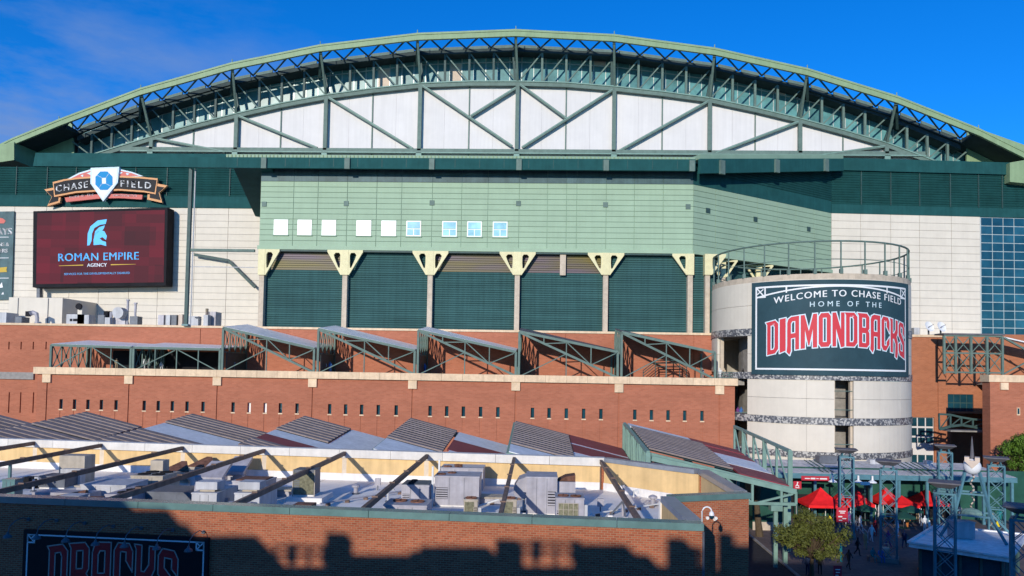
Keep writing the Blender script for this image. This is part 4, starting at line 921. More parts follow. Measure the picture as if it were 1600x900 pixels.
# ================================================================== TERRACE CANOPIES
ORD = ['first', 'second', 'third', 'fourth', 'fifth', 'sixth', 'seventh', 'eighth', 'ninth', 'tenth']
def xbrace(m_, a, b, c, d, w=.1): m_.bar(a, d, w); m_.bar(b, c, w)
def terrace_canopy(pl_, pr_, yl, yr, label, sloped, dark=False):
    Y0, Y1 = YD + .9, YU - .15
    ym = 560
    xa, xb = X(pl_, ym, Y0), X(pr_, ym, Y0); zl, zr = Z(pl_, yl, Y0), Z(pr_, yr, Y0); zb = dz
    t = T('terrace_canopy', label, 'canopy', ((xa + xb) / 2, (Y0 + Y1) / 2, zb), 'steel canopies along the brick terrace')
    bk = .9; ft = lambda x: lerp(zl, zr, (x - xa) / (xb - xa))
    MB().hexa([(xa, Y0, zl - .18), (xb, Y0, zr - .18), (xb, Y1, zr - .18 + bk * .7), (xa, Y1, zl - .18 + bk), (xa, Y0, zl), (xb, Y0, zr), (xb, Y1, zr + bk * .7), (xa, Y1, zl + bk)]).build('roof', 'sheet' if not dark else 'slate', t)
    MB().bar((xa - .05, Y0 - .1, zl - .2), (xb + .05, Y0 - .1, zr - .2), .2, .36).build('front_beam', 'steel', t)
    for x, z in ((xa, zl), (xb, zr)):
        MB().box(x - .16, x + .16, Y0 - .2, Y0 + .12, zb, z - .2).build('post', 'steel', t); MB().box(x - .14, x + .14, Y1 - .3, Y1, zb, z - .1).build('post', 'steel', t)
    F = lambda u, z: Vector((lerp(xa, xb, u), Y0 - .05, z))
    if sloped:
        MB().bar(F(.01, zl - .35), F(.99, zb + .15), .22, .32).build('truss_chord', 'steel', t)
        low = lambda u: lerp(zl - .35, zb + .15, u)
        for u, z0 in ((.48, zb), (.73, low(.73)), (.25, low(.25))): MB().bar(F(u, z0), F(u, ft(lerp(xa, xb, u)) - .3), .15).build('truss_post', 'steel', t)
        for p, q in ((F(.02, zb + .1), F(.48, low(.48))), (F(.48, ft(lerp(xa, xb, .48)) - .3), F(.73, low(.73))), (F(.73, low(.73)), F(.98, zr - .4)), (F(.25, low(.25)), F(.48, ft(lerp(xa, xb, .48)) - .4))): MB().bar(p, q, .14).build('truss_brace', 'steel', t)
    else:
        for u in (.25, .5, .75): MB().bar(F(u, zb), F(u, ft(lerp(xa, xb, u)) - .3), .14).build('truss_post', 'steel', t)
        MB().bar(F(.03, zb + .1), F(.48, ft(xa) - .5), .13).build('truss_brace', 'steel', t); MB().bar(F(.52, ft(xa) - .5), F(.97, zb + .1), .13).build('truss_brace', 'steel', t)
    # X-braced side frame running back to the wall
    zlo = zb if not sloped else lerp(zb, zl, .42)
    ys = [lerp(Y0 + .3, Y1 - .3, k / 4) for k in range(5)]
    if sloped: MB().box(xa - .05, xa + .05, Y0 + 1.2, Y1 - .2, zb, zlo).build('side_screen', 'steeldk', t)
    MB().bar((xa, ys[0], zlo + .1), (xa, ys[-1], zlo + .1), .16).build('side_rail', 'steel', t)
    for k, (p, q) in enumerate(zip(ys, ys[1:])):
        zp, zq = zl - .25 + bk * k / 4, zl - .25 + bk * (k + 1) / 4
        xb_f = MB(); xbrace(xb_f, (xa, p, zlo + .1), (xa, p, zp), (xa, q, zlo + .1), (xa, q, zq)); xb_f.bar((xa, q, zlo), (xa, q, zq), .16)
        m0 = Vector((xa, (p + q) / 2, (zlo + (zp + zq) / 2) / 2)); xb_f.box(m0.x - .03, m0.x + .03, m0.y - .22, m0.y + .22, m0.z - .22, m0.z + .22)
        xb_f.build('side_brace', 'steel', t)
    return t
CN = [(80, 205, 537, 541, 'flat grey steel canopy at the left end of the terrace with X braces', False), (209, 344, 541, 544, 'flat grey steel canopy second from left over a black shade panel', False),
      (348, 491, 510, 543, 'sloped steel canopy third from left, just right of the flat canopies', True), (497, 648, 512, 546, 'sloped steel canopy fourth from left on the terrace', True), (653, 806, 514, 548, 'sloped steel canopy fifth from left on the terrace', True),
      (811, 965, 516, 548, 'sloped steel canopy sixth from left with dark underside', True), (971, 1117, 517, 549, 'sloped steel canopy at the right end beside the round tower', True)]
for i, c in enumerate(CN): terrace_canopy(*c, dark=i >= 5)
# black panel standing in for the deep shade below the flat canopies
for a, b in ((176, 345),):
    MB().pbox(a, 549, b, 584, YU - .06, .05).build('shade_panel', 'black', ST)
# stair balustrade near the right end of the terrace
sb = T('terrace_stair', 'dark metal stair balustrade on the terrace under the right-end canopy', 'stair', (X(1045, 580, YU - 4), YU - 4, dz))
for y_ in (YU - 4.5, YU - 3.4):
    pts_ = [(X(1005, 580, y_), dz), (X(1024, 575, y_), dz + 1.5), (X(1062, 575, y_), dz + 1.6), (X(1073, 580, y_), dz + .9)]
    for h in (.35, .8, 1.2): MB().tube([(a, y_, b + h) for a, b in pts_], .06, 5).build('rail', 'steeldk', sb)
    for a, b in pts_: MB().bar((a, y_, dz), (a, y_, b + 1.2), .1).build('post', 'steeldk', sb)
# railing at the tower end
tr_ = T('terrace_railing', 'low steel railing on the terrace edge beside the tower entrance', 'railing', (X(1145, 575, YD + .7), YD + .7, dz))
xr1_, xr2_ = X(1121, 575, YD + .7), X(1167, 575, YD + .7)
for h in (.35, .75, 1.12): MB().bar((xr1_, YD + .7, dz + h), (xr2_, YD + .7, dz + h), .07).build('rail', 'steel', tr_)
for k in range(6): x = lerp(xr1_, xr2_, k / 5); MB().bar((x, YD + .7, dz), (x, YD + .7, dz + 1.12), .09).build('post', 'steel', tr_)

# ---- east terrace canopies and arched bridge
YC = 121.
ec = T('braced_canopy', 'two tier X braced steel canopy frame on the right brick wall', 'canopy', (X(1520, 585, YC), YC, Z(1520, 585, YC)))
xs_ = [X(p_, 550, YC) for p_ in (1475, 1493, 1517, 1542, 1566)]; zz = [Z(1520, y, YC) for y in (582, 552, 525)]
for x in xs_: MB().bar((x, YC, zz[0] - .3), (x, YC, zz[2]), .34).build('post', 'steel', ec)
for z in zz: MB().bar((xs_[0], YC, z), (xs_[-1], YC, z), .26).build('rail', 'steel', ec)
for a, b in zip(xs_, xs_[1:]):
    for c, d in zip(zz, zz[1:]):
        m_ = MB(); xbrace(m_, (a, YC, c), (a, YC, d), (b, YC, c), (b, YC, d), .12); m_.build('brace', 'steel', ec)
MB().box(xs_[0] - .2, xs_[-1] + .3, YC - .3, YC + 2.5, zz[2] + .14, zz[2] + .4).build('roof', 'slate', ec)
e2 = T('sloped_canopy', 'sloped steel canopy cut off by the right edge of the photo on brick block', 'canopy', (X(1600, 585, YC), YC, bz1))
m1_, m2_ = P(1569, 526, YC), P(1720, 560, YC)
MB().hexa([(m1_.x, YC, m1_.z - .2), (m2_.x, YC, m2_.z - .2), (m2_.x, YC + 4, m2_.z + .3), (m1_.x, YC + 4, m1_.z + .3), (m1_.x, YC, m1_.z), (m2_.x, YC, m2_.z), (m2_.x, YC + 4, m2_.z + .5), (m1_.x, YC + 4, m1_.z + .5)]).build('roof', 'sheet', e2)
MB().bar(P(1569, 528, YC), P(1720, 612, YC), .3).build('truss_chord', 'steel', e2); MB().bar(P(1569, 584, YC), P(1622, 556, YC), .2).build('truss_brace', 'steel', e2); MB().bar(P(1600, 542, YC), P(1640, 578, YC), .16).build('truss_brace', 'steel', e2)
br_ = T('arched_bridge', 'small dark arched truss footbridge crossing the recess in the brick wall', 'bridge', (X(1500, 660, 112), 112, Z(1500, 672, 112)))
for yy in (110.5, 113.5):
    topp = [P(p_, y, yy) for p_, y in ((1467, 647), (1485, 648), (1502, 652), (1520, 655), (1548, 657))]; lowp = [P(p_, y, yy) for p_, y in ((1468, 671), (1485, 666), (1502, 664), (1520, 667), (1548, 674))]
    m_ = MB(); [m_.bar(a, b, .28) for a, b in zip(topp, topp[1:])]; m_.build('top_chord', 'steeldk', br_)
    m_ = MB(); [m_.bar(a, b, .34) for a, b in zip(lowp, lowp[1:])]; m_.build('bottom_chord', 'steeldk', br_)
    for i in range(5):
        MB().bar(lowp[i], topp[i], .2).build('web_post', 'steeldk', br_)
        if i < 4: m_ = MB(); m_.bar(lowp[i], topp[i + 1], .13); m_.build('web_brace', 'steeldk', br_)
a, b = lowp[0], lowp[-1]; MB().box(a.x, b.x, 110.5, 113.5, a.z - .1, a.z + .1).build('deck', 'greyc', br_)

# ================================================================== KIT ON THE BRICK BASE ROOF
RZ = 23.41
def kit(name, label, cat, px, Y): return T(name, label, cat, (X(px, 500, Y), Y, RZ), 'machines on the left brick base roof')
def kbox(par, px0, px1, y0, Y, dep, m_='hvacw', name='cabinet', zb=None):
    z1 = Z((px0 + px1) / 2, y0, Y); return MB().box(X(px0, 490, Y), X(px1, 490, Y), Y, Y + dep, RZ if zb is None else zb, z1).build(name, m_, par)
k = kit('roof_penthouse', 'large cream panelled plant room with shaded grey side, on left brick roof', 'plant room', 70, 126)
kbox(k, 13, 97, 465, 126, 12, 'cream')
for px in (28, 75): x = X(px, 490, 126); MB().box(x - .05, x + .05, 125.9, 125.995, RZ, Z(60, 466, 126)).build('panel_joint', 'hvacd', k)
lb = MB()
for px in (119, 127): x = X(px, 460, 135); lb.tube([(x, 137.9, Z(120, 466, 135)), (x, 137.9, Z(120, 455, 135))], .07, 5)
lb.tube([(X(119, 460, 135), 137.9, Z(120, 456, 135)), (X(127, 460, 135), 137.9, Z(120, 456, 135))], .07, 5); lb.build('ladder_rail', 'hvacd', k)
k = kit('vent_cowl', 'dark gooseneck vent in front of the cream plant room', 'vent', 54, 123)
p0 = P(58, 502, 123); MB().tube([(p0.x, 123, RZ), (p0.x, 123, RZ + 1.4), (p0.x - .15, 123, RZ + 2.1), (p0.x - .8, 123, RZ + 2.3), (p0.x - 1.2, 122.6, RZ + 2.1)], [.3, .3, .36, .42, .5], 10).build('duct', 'hvac', k); MB().box(p0.x - 1.65, p0.x - .85, 122.3, 122.6, RZ + 1.6, RZ + 2.5).build('cowl', 'black', k)
k = kit('equipment_box', 'white low cabinet at the far left end of the brick roof', 'cabinet', 6, 122); kbox(k, -12, 10, 488, 122, 3); kbox(k, 24, 34, 495, 122, 2, 'hvacd', 'side_cabinet')
k = kit('air_handler', 'white air handler with black round outlet beside the plant room', 'air handler', 115, 124)
kbox(k, 104, 128, 491, 124, 3); kbox(k, 121, 128, 478, 124, 1.6, 'cream', 'stack'); x = X(123, 480, 123.7); MB().tube([(x, 123.9, Z(123, 479, 124)), (x, 123.6, Z(123, 479, 124))], .55, 12).build('outlet', 'black', k); kbox(k, 132, 139, 492, 124, 2, 'hvacw', 'side_cabinet')
for pa, pb in ((109, 113), (114, 121)): MB().pbox(pa, 498, pb, 502, 123.98, .01).build('grille', 'black', k)
k = kit('chiller', 'round white drum chiller with twin exhaust stacks on the brick roof', 'chiller', 190, 124)
for px, y in ((199, 469), (211, 474)): p_ = P(px, 500, 125); MB().tube([(p_.x, 125, RZ), (p_.x, 125, RZ + 1.2), (p_.x, 125, Z(px, y, 125))], [.45, .2, .2], 8).build('stack', 'hvac', k); MB().tube([(p_.x, 125, Z(px, y + 1, 125)), (p_.x, 125, Z(px, y - 1, 125))], .32, 8).build('stack_cap', 'hvac', k)
p_ = P(187, 489, 124); MB().tube([(p_.x, 123.4, p_.z), (p_.x, 125, p_.z)], .98, 16).build('drum', 'hvacw', k); kbox(k, 178, 196, 496, 124.6, 1, 'hvac', 'base'); kbox(k, 203, 215, 494, 124, 1.6, 'hvacd', 'pump')
k = kit('pump_set', 'dark pump set with small white box left of the chiller', 'pump', 160, 124)
kbox(k, 153, 163, 492, 124, 1.5, 'hvacd'); kbox(k, 164, 172, 496, 123.4, 1.2, 'hvacw', 'control_box'); kbox(k, 162, 168, 486, 124.6, 1.2, 'black', 'motor'); p_ = P(174, 488, 124); MB().tube([(p_.x, 124, RZ), (p_.x, 124, p_.z), (p_.x + .8, 124, p_.z + .3)], .25, 8).build('pipe', 'hvac', k)
k = kit('condenser_row', 'row of small white and blue condensers left of the canopy post', 'condenser', 262, 123)
for a, b, m_ in ((247, 256, 'hvac'), (259, 266, 'hvacw'), (268, 276, 'hvacd'), (279, 285, 'tan')): kbox(k, a, b, 491 + (a % 3), 123, 1.5, m_)
k = kit('pipe_cluster', 'cluster of white pipework and ochre cabinet right of the canopy post', 'pipework', 318, 123)
kbox(k, 293, 310, 494, 123, 1.2, 'hvacw'); kbox(k, 318, 325, 492, 123, 1.4, 'hvacw'); kbox(k, 321, 324, 482, 124, .4, 'ochre_sheen', 'stack'); kbox(k, 326, 337, 487, 124.5, 2.4, 'hvac', 'tank'); p_ = P(305, 496, 122.8); MB().tube([(p_.x, 122.8, p_.z), (p_.x + .6, 122.8, p_.z), (p_.x + .9, 122.8, p_.z - .5)], .14, 6).build('pipe', 'hvacd', k)
for i, (px, lab) in enumerate(((1452, 'white satellite dish left of the pair on right brick roof'), (1471, 'white satellite dish right of the pair, next to the glass wall'))):
    d_ = T('satellite_dish', lab, 'satellite dish', (X(px, 520, 127), 127, zt), 'satellite dishes on the right roof')
    zr_ = Z(1452, 522, 126.5); c = Vector((X(px, 507, 127), 127.3, zr_ + 1.25))
    ax = Vector((.35, -.85, .35)).normalized(); u_ = ax.cross(Vector((0, 0, 1))).normalized(); v_ = u_.cross(ax)
    m_ = MB(); n = 16; o = len(m_.v); rings = [(0, 0), (.4, .04), (.7, .12), (.95, .26)]
    for r_, h_ in rings:
        for q in range(n): t_ = 2 * math.pi * q / n; m_.v.append(c + (u_ * math.cos(t_) + v_ * math.sin(t_)) * max(r_, .01) + ax * h_)
    for a in range(3):
        for q in range(n): m_.f.append((a * n + q, a * n + (q + 1) % n, (a + 1) * n + (q + 1) % n, (a + 1) * n + q)); m_.m.append(0)
    m_.build('reflector', 'steel_w', d_, smooth=True); MB().tube([c, (c.x + .2, c.y + .3, zr_ - .2)], .14, 6).build('mast', 'hvacd', d_); MB().bar(c, c + ax * 1.1, .07).build('feed_arm', 'hvacd', d_)
k = T('equipment_box', 'small white cabinet left of the satellite dishes on right roof', 'cabinet', (X(1432, 520, 127), 127, zt)); MB().pbox(1428, 512, 1437, 523, 127, 1).build('cabinet', 'hvacw', k)

# ================================================================== STRIPED STREET CANOPIES (between the near building and the terrace wall)
def street_canopy(x0, x1, zl, zr, Ya, Yb, strips, label, drop=1.4):
    t = T('street_canopy', label, 'canopy', ((x0 + x1) / 2, (Ya + Yb) / 2, 0), 'striped canopies along the street')
    L = math.hypot(x1 - x0, zl - zr); sl = math.atan2(zl - zr, x1 - x0); dx, dzz = (x1 - x0), (zr - zl)
    pt = lambda u, v, o=0: Vector((lerp(x0, x1, u) + o * math.sin(sl), lerp(Ya, Yb, v), lerp(zl, zr, u) + o * math.cos(sl) - drop * (1 - v)))
    def slab(name, u0, u1, v0, v1, o0, o1, m_, par): return MB().hexa([pt(u0, v0, o0), pt(u1, v0, o0), pt(u1, v1, o0), pt(u0, v1, o0), pt(u0, v0, o1), pt(u1, v0, o1), pt(u1, v1, o1), pt(u0, v1, o1)]).build(name, m_, par)
    for kind, u0, u1, v0, v1 in strips:
        if kind == 'slat':
            pnl = slab('slat_panel', u0, u1, v0, v1, .02, .06, 'steeldk', t); n = max(4, round((v1 - v0) * (Yb - Ya) / 1.15)); c_rot = (math.atan(drop / (Yb - Ya)), sl, 0)
            for i in range(n):
                v = lerp(v0, v1, (i + .5) / n); c = pt((u0 + u1) / 2, v, .22); piece('slat', pnl, c, ((u1 - u0) * L, (v1 - v0) * (Yb - Ya) / n * .66, .16), 'slat', c_rot)
        else: slab('roof_sheet', u0, u1, v0, v1, .0, .14 if kind == 'maroon' else .12, kind, t)
    for v in (0, 1): MB().bar(pt(0, v, -.25), pt(1, v, -.25), .35, .6).build('edge_beam', 'mint', t)
    for u in (0, 1): MB().bar(pt(u, 0, -.3), pt(u, 1, -.3), .3, .5).build('end_beam', 'mint' if u == 0 else 'steeldk', t)
    for u in (.33, .66): MB().bar(pt(u, 0, -.35), pt(u, 1, -.35), .22, .4).build('rafter', 'steeldk', t)
    for u in (0.0, 1.0):
        for v in (.04, .96): p_ = pt(u, v, -.5); MB().bar((p_.x, p_.y, 0), p_, .34).build('post', 'mint', t)
    return t
# bays: left end of each measured on the roof edge 6.6 m below the eye
ZL, ZRR = 11.2, 8.3
bays = [(-65.3, -53), (-52.6, -40.4), (-40, -27.3), (-26.8, -15), (-14.5, -2.8), (-2.4, 9.8)]
A = 'slat'
S0 = [(A, 0, 1, .0, .48), (A, 0, 1, .5, 1)]
S1 = [(A, 0, .93, 0, .48), (A, 0, .55, .5, 1), (A, .55, .93, .5, .72), ('maroon', .56, .98, .74, 1)]
S2 = [(A, 0, .86, 0, .42), ('sheet', 0, .9, .42, .66), (A, 0, .74, .66, 1), ('maroon', .76, 1, .68, 1), ('maroon', .9, 1, .3, .66)]
S3 = [(A, 0, .35, 0, .2), ('maroon', 0.35, .9, .0, .2), ('maroon', 0, .9, .2, .36), ('sheet', 0, .9, .36, .5), (A, 0, .46, .5, 1), ('sheet', .47, 1, .5, 1), ('sheet', .9, 1, 0, .5)]
S4 = [('sheet', 0, .5, 0, .3), (A, 0, .46, .3, 1), ('sheet', .48, 1, .72, 1), ('maroon', .48, 1, .42, .72), ('sheet', .5, 1, 0, .42)]
S5 = [(A, 0, .49, .2, .95), ('sheet', 0, .49, .95, 1), ('sheet', 0, .49, 0, .2), ('maroon', .5, 1, .72, 1), ('sheet', .5, 1, .68, .72), ('maroon', .5, 1, .44, .68), ('sheet', .5, 1, .0, .44)]
LBS = ['wide grey slatted street canopy at the far left behind the near roof', 'slatted street canopy second from left with maroon panel', 'slatted street canopy with broad pale sheet, third from left', 'slatted street canopy fourth from left with maroon front strip', 'grey slatted street canopy with pale sheets around maroon band, middle of row', 'street canopy right of centre with slatted left part and maroon right part']
for (x0, x1), st_, lab, i in zip(bays, (S0, S1, S2, S3, S4, S5), LBS, range(6)): street_canopy(x0, x1, ZL, ZRR, 65, 84, st_, lab)
S6 = [(A, 0, .62, .06, .84), ('sheet', 0, .55, .86, 1), ('maroon', .55, 1, .84, 1), ('maroon', .64, 1, .60, .80), ('sheet', .64, 1, .28, .60), ('maroon', .64, 1, 0, .26)]
X6a, X6b = X(982, 690, 75), X(1186, 725, 68)
sc6 = street_canopy(10.4, 22.8, 11.2, 8.4, 67, 84, S6, 'street canopy nearest the plaza, grey slats with maroon and white strips')
# lattice end frame of the street canopies at the plaza
def lattice_end(xp, Ya, Yb, zt0, zt1, zb_, par_label, nm=7, m_='mint'):
    t = T('canopy_end_frame', par_label, 'frame', (xp, (Ya + Yb) / 2, 0), 'lattice end frames of the street canopies')
    q = lambda v, z: Vector((xp, lerp(Ya, Yb, v), z)); tz = lambda v: lerp(zt0, zt1, v)
    MB().bar(q(0, zt0), q(1, zt1), .3).build('top_chord', m_, t); MB().bar(q(0, zb_), q(1, zb_), .3).build('bottom_chord', m_, t)
    for i in range(nm + 1):
        v = i / nm; MB().bar(q(v, zb_), q(v, tz(v)), .22 if i % 2 else .42, .22).build('web_post', m_, t)
        if i < nm: MB().bar(q(v, zb_), q(v + 1 / nm, tz(v + 1 / nm)), .14).build('web_brace', m_, t)
    for v in (.02, .98): MB().bar(q(v, 0), q(v, zb_), .34).build('leg', m_, t)
    return t
lattice_end(10.1, 66.5, 84.5, 9.9, 11.2, 7.0, 'mint green lattice frame at left end of the canopy nearest plaza', 8)
lattice_end(24.6, 72, 92, 9.7, 10.6, 5.6, 'tall mint green lattice frame where the street canopies meet the plaza', 5)
# front truss of the last canopy
ftt = T('canopy_truss', 'mint green front truss under the maroon canopy corner on a tall post', 'truss', (17, 66.4, 0))
tq = lambda u, z: Vector((lerp(10.4, 23.2, u), 66.4, z)); tt = lambda u: lerp(9.4, 6.7, u)
MB().bar(tq(.3, 5.6), tq(1, 5.6), .26).build('bottom_chord', 'mint', ftt); MB().bar(tq(0, 9.4), tq(1, 6.7), .3, .45).build('top_chord', 'mint', ftt)
for u in (.3, .5, .7, .9, 1): MB().bar(tq(u, 5.6), tq(u, tt(u)), .2).build('web_post', 'mint', ftt)
for p_, q_ in ((tq(.3, tt(.3)), tq(.5, 5.6)), (tq(.5, tt(.5)), tq(.7, 5.6)), (tq(.72, 5.6), tq(.98, 6.5))): MB().bar(p_, q_, .17).build('web_brace', 'mint', ftt)
px_ = PZ(1205, 829, .0); MB().bar((tq(.86, 0).x, 66.4, 0), (tq(.86, 0).x, 66.4, 5.6), .32).build('post', 'mint', ftt)
MB().box(tq(.86, 0).x - .5, tq(.86, 0).x + .5, 66, 66.8, 5.0, 5.5).build('post_head', 'mint', ftt)

# ================================================================== NEAR BRICK BUILDING
CZ, FZ = 10.57, 8.15                                     # coping height, roof height
A_ = Vector((-60., 39.0, 0)); B_ = PZ(1100, 818, CZ); A_ = Vector((PZ(0, 775, CZ).x, PZ(0, 775, CZ).y, 0)); fd = (Vector((B_.x, B_.y, 0)) - A_).normalized(); A_ = A_ - fd * 30
B_ = Vector((B_.x, B_.y, 0)); C_ = PZ(1045, 775, CZ); C_ = Vector((B_.x - .1, C_.y, 0)); D_ = PZ(1170, 770, CZ); D_.z = 0; E_ = PZ(1105, 734, CZ); E_.z = 0; F_ = PZ(945, 714, CZ); F_.z = 0
G0 = PZ(0, 684, CZ); G0.z = 0; G_ = F_ + (G0 - F_).normalized() * 75
NB = T('brick_building', 'near flat roofed brick building with teal coping and cream inside parapet', 'building', ((A_ + F_) / 2))
fn_ = Vector((fd.y, -fd.x, 0))
poly = [A_, B_, C_, D_, E_, F_, G_]
def inset(pg, d):
    out = []
    for i, p in enumerate(pg):
        a, b = (p - pg[i - 1]).normalized(), (pg[(i + 1) % len(pg)] - p).normalized(); n1, n2 = Vector((-a.y, a.x, 0)), Vector((-b.y, b.x, 0))
        m = (n1 + n2); out.append(p + m * (d / (1 + n1.dot(n2))))
    return out
MB().prism([Vector((p.x, p.y, FZ - .3)) for p in inset(poly, .3)], (0, 0, .3)).build('roof_deck', 'membrane', NB)
def inward(p, q): d = (q - p).normalized(); return Vector((-d.y, d.x, 0))
def pwall(name, p, q, z0, z1, o0, o1, m_, e0=0, e1=0):   # wall strip along p->q, thickness measured inward from o0 to o1
    d = (q - p).normalized(); n = inward(p, q); p = p - d * e0; q = q + d * e1
    c = [p + n * o0, q + n * o0, q + n * o1, p + n * o1]
    return MB().hexa([Vector((v.x, v.y, z0)) for v in c] + [Vector((v.x, v.y, z1)) for v in c]).build(name, m_, NB)
CT = .31
pwall('brick_wall', A_, B_, 0, CZ - CT - .005, 0, .35, 'fbrick'); pwall('brick_wall', B_, C_, 0, CZ - CT - .006, .002, .35, 'fbrick', -.004, .3); pwall('brick_wall', C_, D_, 0, CZ - CT - .007, 0, .35, 'fbrick', -.34, 0); pwall('brick_wall', D_, E_, 0, CZ - CT - .008, .003, .35, 'fbrick', -.003, 0)
pwall('brick_wall', E_, F_, 0, CZ - CT - .009, .003, .3, 'fbrick'); pwall('brick_wall', F_, G_, 0, CZ - CT - .01, .003, .3, 'fbrick')
# inside faces
for p, q, m_ in ((A_, B_, 'memwhite'), (B_, C_, 'yellow'), (C_, D_, 'memwhite'), (D_, E_, 'yellow'), (E_, F_, 'yellow'), (F_, G_, 'yellow')):
    pwall('parapet_lining', p, q, FZ + (.55 if m_ == 'yellow' else 0), CZ - CT - .012, .352, .5, m_, .5 if p is C_ else -.36, .5 if q is C_ else -.36)
for p, q in ((D_, E_), (E_, F_), (F_, G_)): pwall('flashing', p, q, FZ, FZ + .55, .352, .58, 'memwhite', -.36, -.36)
pwall('flashing', C_, D_, FZ + .001, FZ + 1.5, .501, .56, 'memwhite', -.6, -.6)
# copings in lengths, with small joints
def coping(p, q, m_, w0, w1, seg, z0=CZ - CT, z1=CZ, e0=0, e1=0):
    d = (q - p).normalized(); n = inward(p, q); p = p - d * e0; q = q + d * e1; L = (q - p).length; k = max(1, round(L / seg))
    for i in range(k):
        a, b = p + d * (L * i / k + .012), p + d * (L * (i + 1) / k - .012); c = [a + n * w0, b + n * w0, b + n * w1, a + n * w1]
        MB().hexa([Vector((v.x, v.y, z0)) for v in c] + [Vector((v.x, v.y, z1)) for v in c]).build('coping', m_, NB)
coping(A_, B_, 'capteal', -.10, .62, 3.8); coping(B_, C_, 'capgrey', -.09, .62, 20, CZ - CT + .002, CZ + .004, -.63, -.10); coping(C_, D_, 'capteal', -.1, .6, 20, CZ - CT - .001, CZ - .003, -.0, .1)
coping(D_, E_, 'capgrey', -.1, .62, 20, CZ - CT + .001, CZ + .002, -.61, .1); coping(E_, F_, 'capgrey', -.1, .62, 20, CZ - CT + .002, CZ - .002, -.62, -.2); coping(F_, G_, 'capwhite', -.1, .75, 4.2, CZ - .62, CZ + .003)
# cream posts and brown tie beams over the roof
gd = (G_ - F_).normalized(); gn = inward(F_, G_)
BP = [(-60, 676), (37, 688), (147, 691), (265, 697), (393, 702), (524, 706), (660, 709), (801, 712), (944, 715)]
for i, (px, py) in enumerate(BP):
    b = PZ(px, py + 4, CZ - .15); b.z = 0
    s_ = (b - F_).dot(gd); b = F_ + gd * max(s_, .3) + gn * .55
    x = b.x; t_ = (x - A_.x) / (B_.x - A_.x); f = A_ + (B_ - A_) * t_ + Vector((0, .7, 0))
    bm_ = MB().bar((b.x, b.y, CZ - .28), (f.x, f.y, CZ - .55), .2, .3).build('tie_beam', 'brown', NB)
    for k in range(1, 5): q = Vector((b.x, b.y, CZ - .12)).lerp(Vector((f.x, f.y, CZ - .39)), k / 5); MB().box(q.x - .16, q.x + .16, q.y - .06, q.y + .06, q.z - .02, q.z + .06).build('clamp', 'brown', bm_)
    if i not in (7, 8): MB().box(b.x - .25, b.x + .2, b.y + .04, b.y + .3, FZ, CZ - .55).build('post', 'post', NB)
    else: MB().box(b.x - .06, b.x + .06, b.y + .1, b.y + .22, FZ, CZ - .55).build('post', 'brown', NB)
    if i in (1, 2): q = Vector((b.x, b.y, CZ - .3)).lerp(Vector((f.x, f.y, CZ - .55)), .45); m_ = MB().bar((q.x, q.y, FZ), (q.x, q.y, q.z), .16); m_.bar((q.x, q.y, FZ + .9), (q.x + .6, q.y - .1, FZ), .07).bar((q.x, q.y, FZ + .9), (q.x - .6, q.y + .1, FZ), .07); m_.build('prop', 'capteal', NB)
# ---- wall sign with gooseneck lamps
def fw(px, py): return PPL(px, py, A_ + fn_ * .12, B_ + fn_ * .12)
def fuv(p): return ((p - A_).dot(fd), p.z)
def fmap(off): return lambda u, v: Vector((A_.x, A_.y, v)) + fd * u + fn_ * off
c0, c1 = fuv(fw(38, 822)), fuv(fw(326, 846)); ztp = (c0[1] + c1[1]) / 2; zbt = ztp - 5.6
ds = T('wall_sign', 'black wall sign with dark red outlined team lettering on the near brick wall', 'sign', tuple(fmap(.1)((c0[0] + c1[0]) / 2, zbt)))
def fbox(mb, u0, u1, z0, z1, o0, o1): f0, f1 = fmap(o0), fmap(o1); return mb.hexa([f1(u0, z0), f1(u1, z0), f0(u1, z0), f0(u0, z0), f1(u0, z1), f1(u1, z1), f0(u1, z1), f0(u0, z1)])
u0, u1 = c0[0], c1[0]; fbox(MB(), u0, u1, zbt, ztp, .002, .14).build('face', 'sblk', ds)
m_ = MB(); f = fmap(.146); iu0, iu1, iv0, iv1 = u0 + .22, u1 - .22, zbt + .25, ztp - .22
stroke2d(m_, [[(iu0, iv0), (iu1, iv0), (iu1, iv1), (iu0, iv1)]], .07, f)
for cu, s in ((iu0, 1), (iu1, -1)):
    stroke2d(m_, [[(cu, iv1), (cu + s * .36, iv1), (cu + s * .36, iv1 - .36), (cu, iv1 - .36)]], .07, f); stroke2d(m_, [[(cu + s * .04, iv1 - .04), (cu + s * .32, iv1 - .32)]], .06, f, closed=False); stroke2d(m_, [[(cu + s * .18, iv1 - .18), (cu + s * .32, iv1 - .05)]], .06, f, closed=False)
m_.build('border', 'sw', ds, fix=False)
la, lb_ = fuv(fw(78, 860))[0], fuv(fw(279, 870))[0]; wd = [1, 1, 1, 1, 1.02, 1.05]; gp = .17; k_ = (lb_ - la) / (sum(wd) + gp * 5); ltop = fuv(fw(150, 846))[1]; Hh = 2.9
cen = (la + lb_) / 2
wl, _ = block_word('DBACKS', [w * k_ for w in wd], Hh, gp * k_, lambda x, y: (la + x, ltop - Hh - .30 * ((la + x - cen) / ((lb_ - la) / 2)) ** 2 + y))
ol = MB(); fi = MB()
for lt in wl: stroke2d(ol, lt, .06, fmap(.15)); fill2d(fi, lt, fmap(.148))
ol.build('lettering_outline', 'sgrey', ds, fix=False); fi.build('lettering', 'sr2', ds, fix=False)
LL = ['first', 'second', 'third', 'fourth', 'fifth', 'sixth', 'seventh']
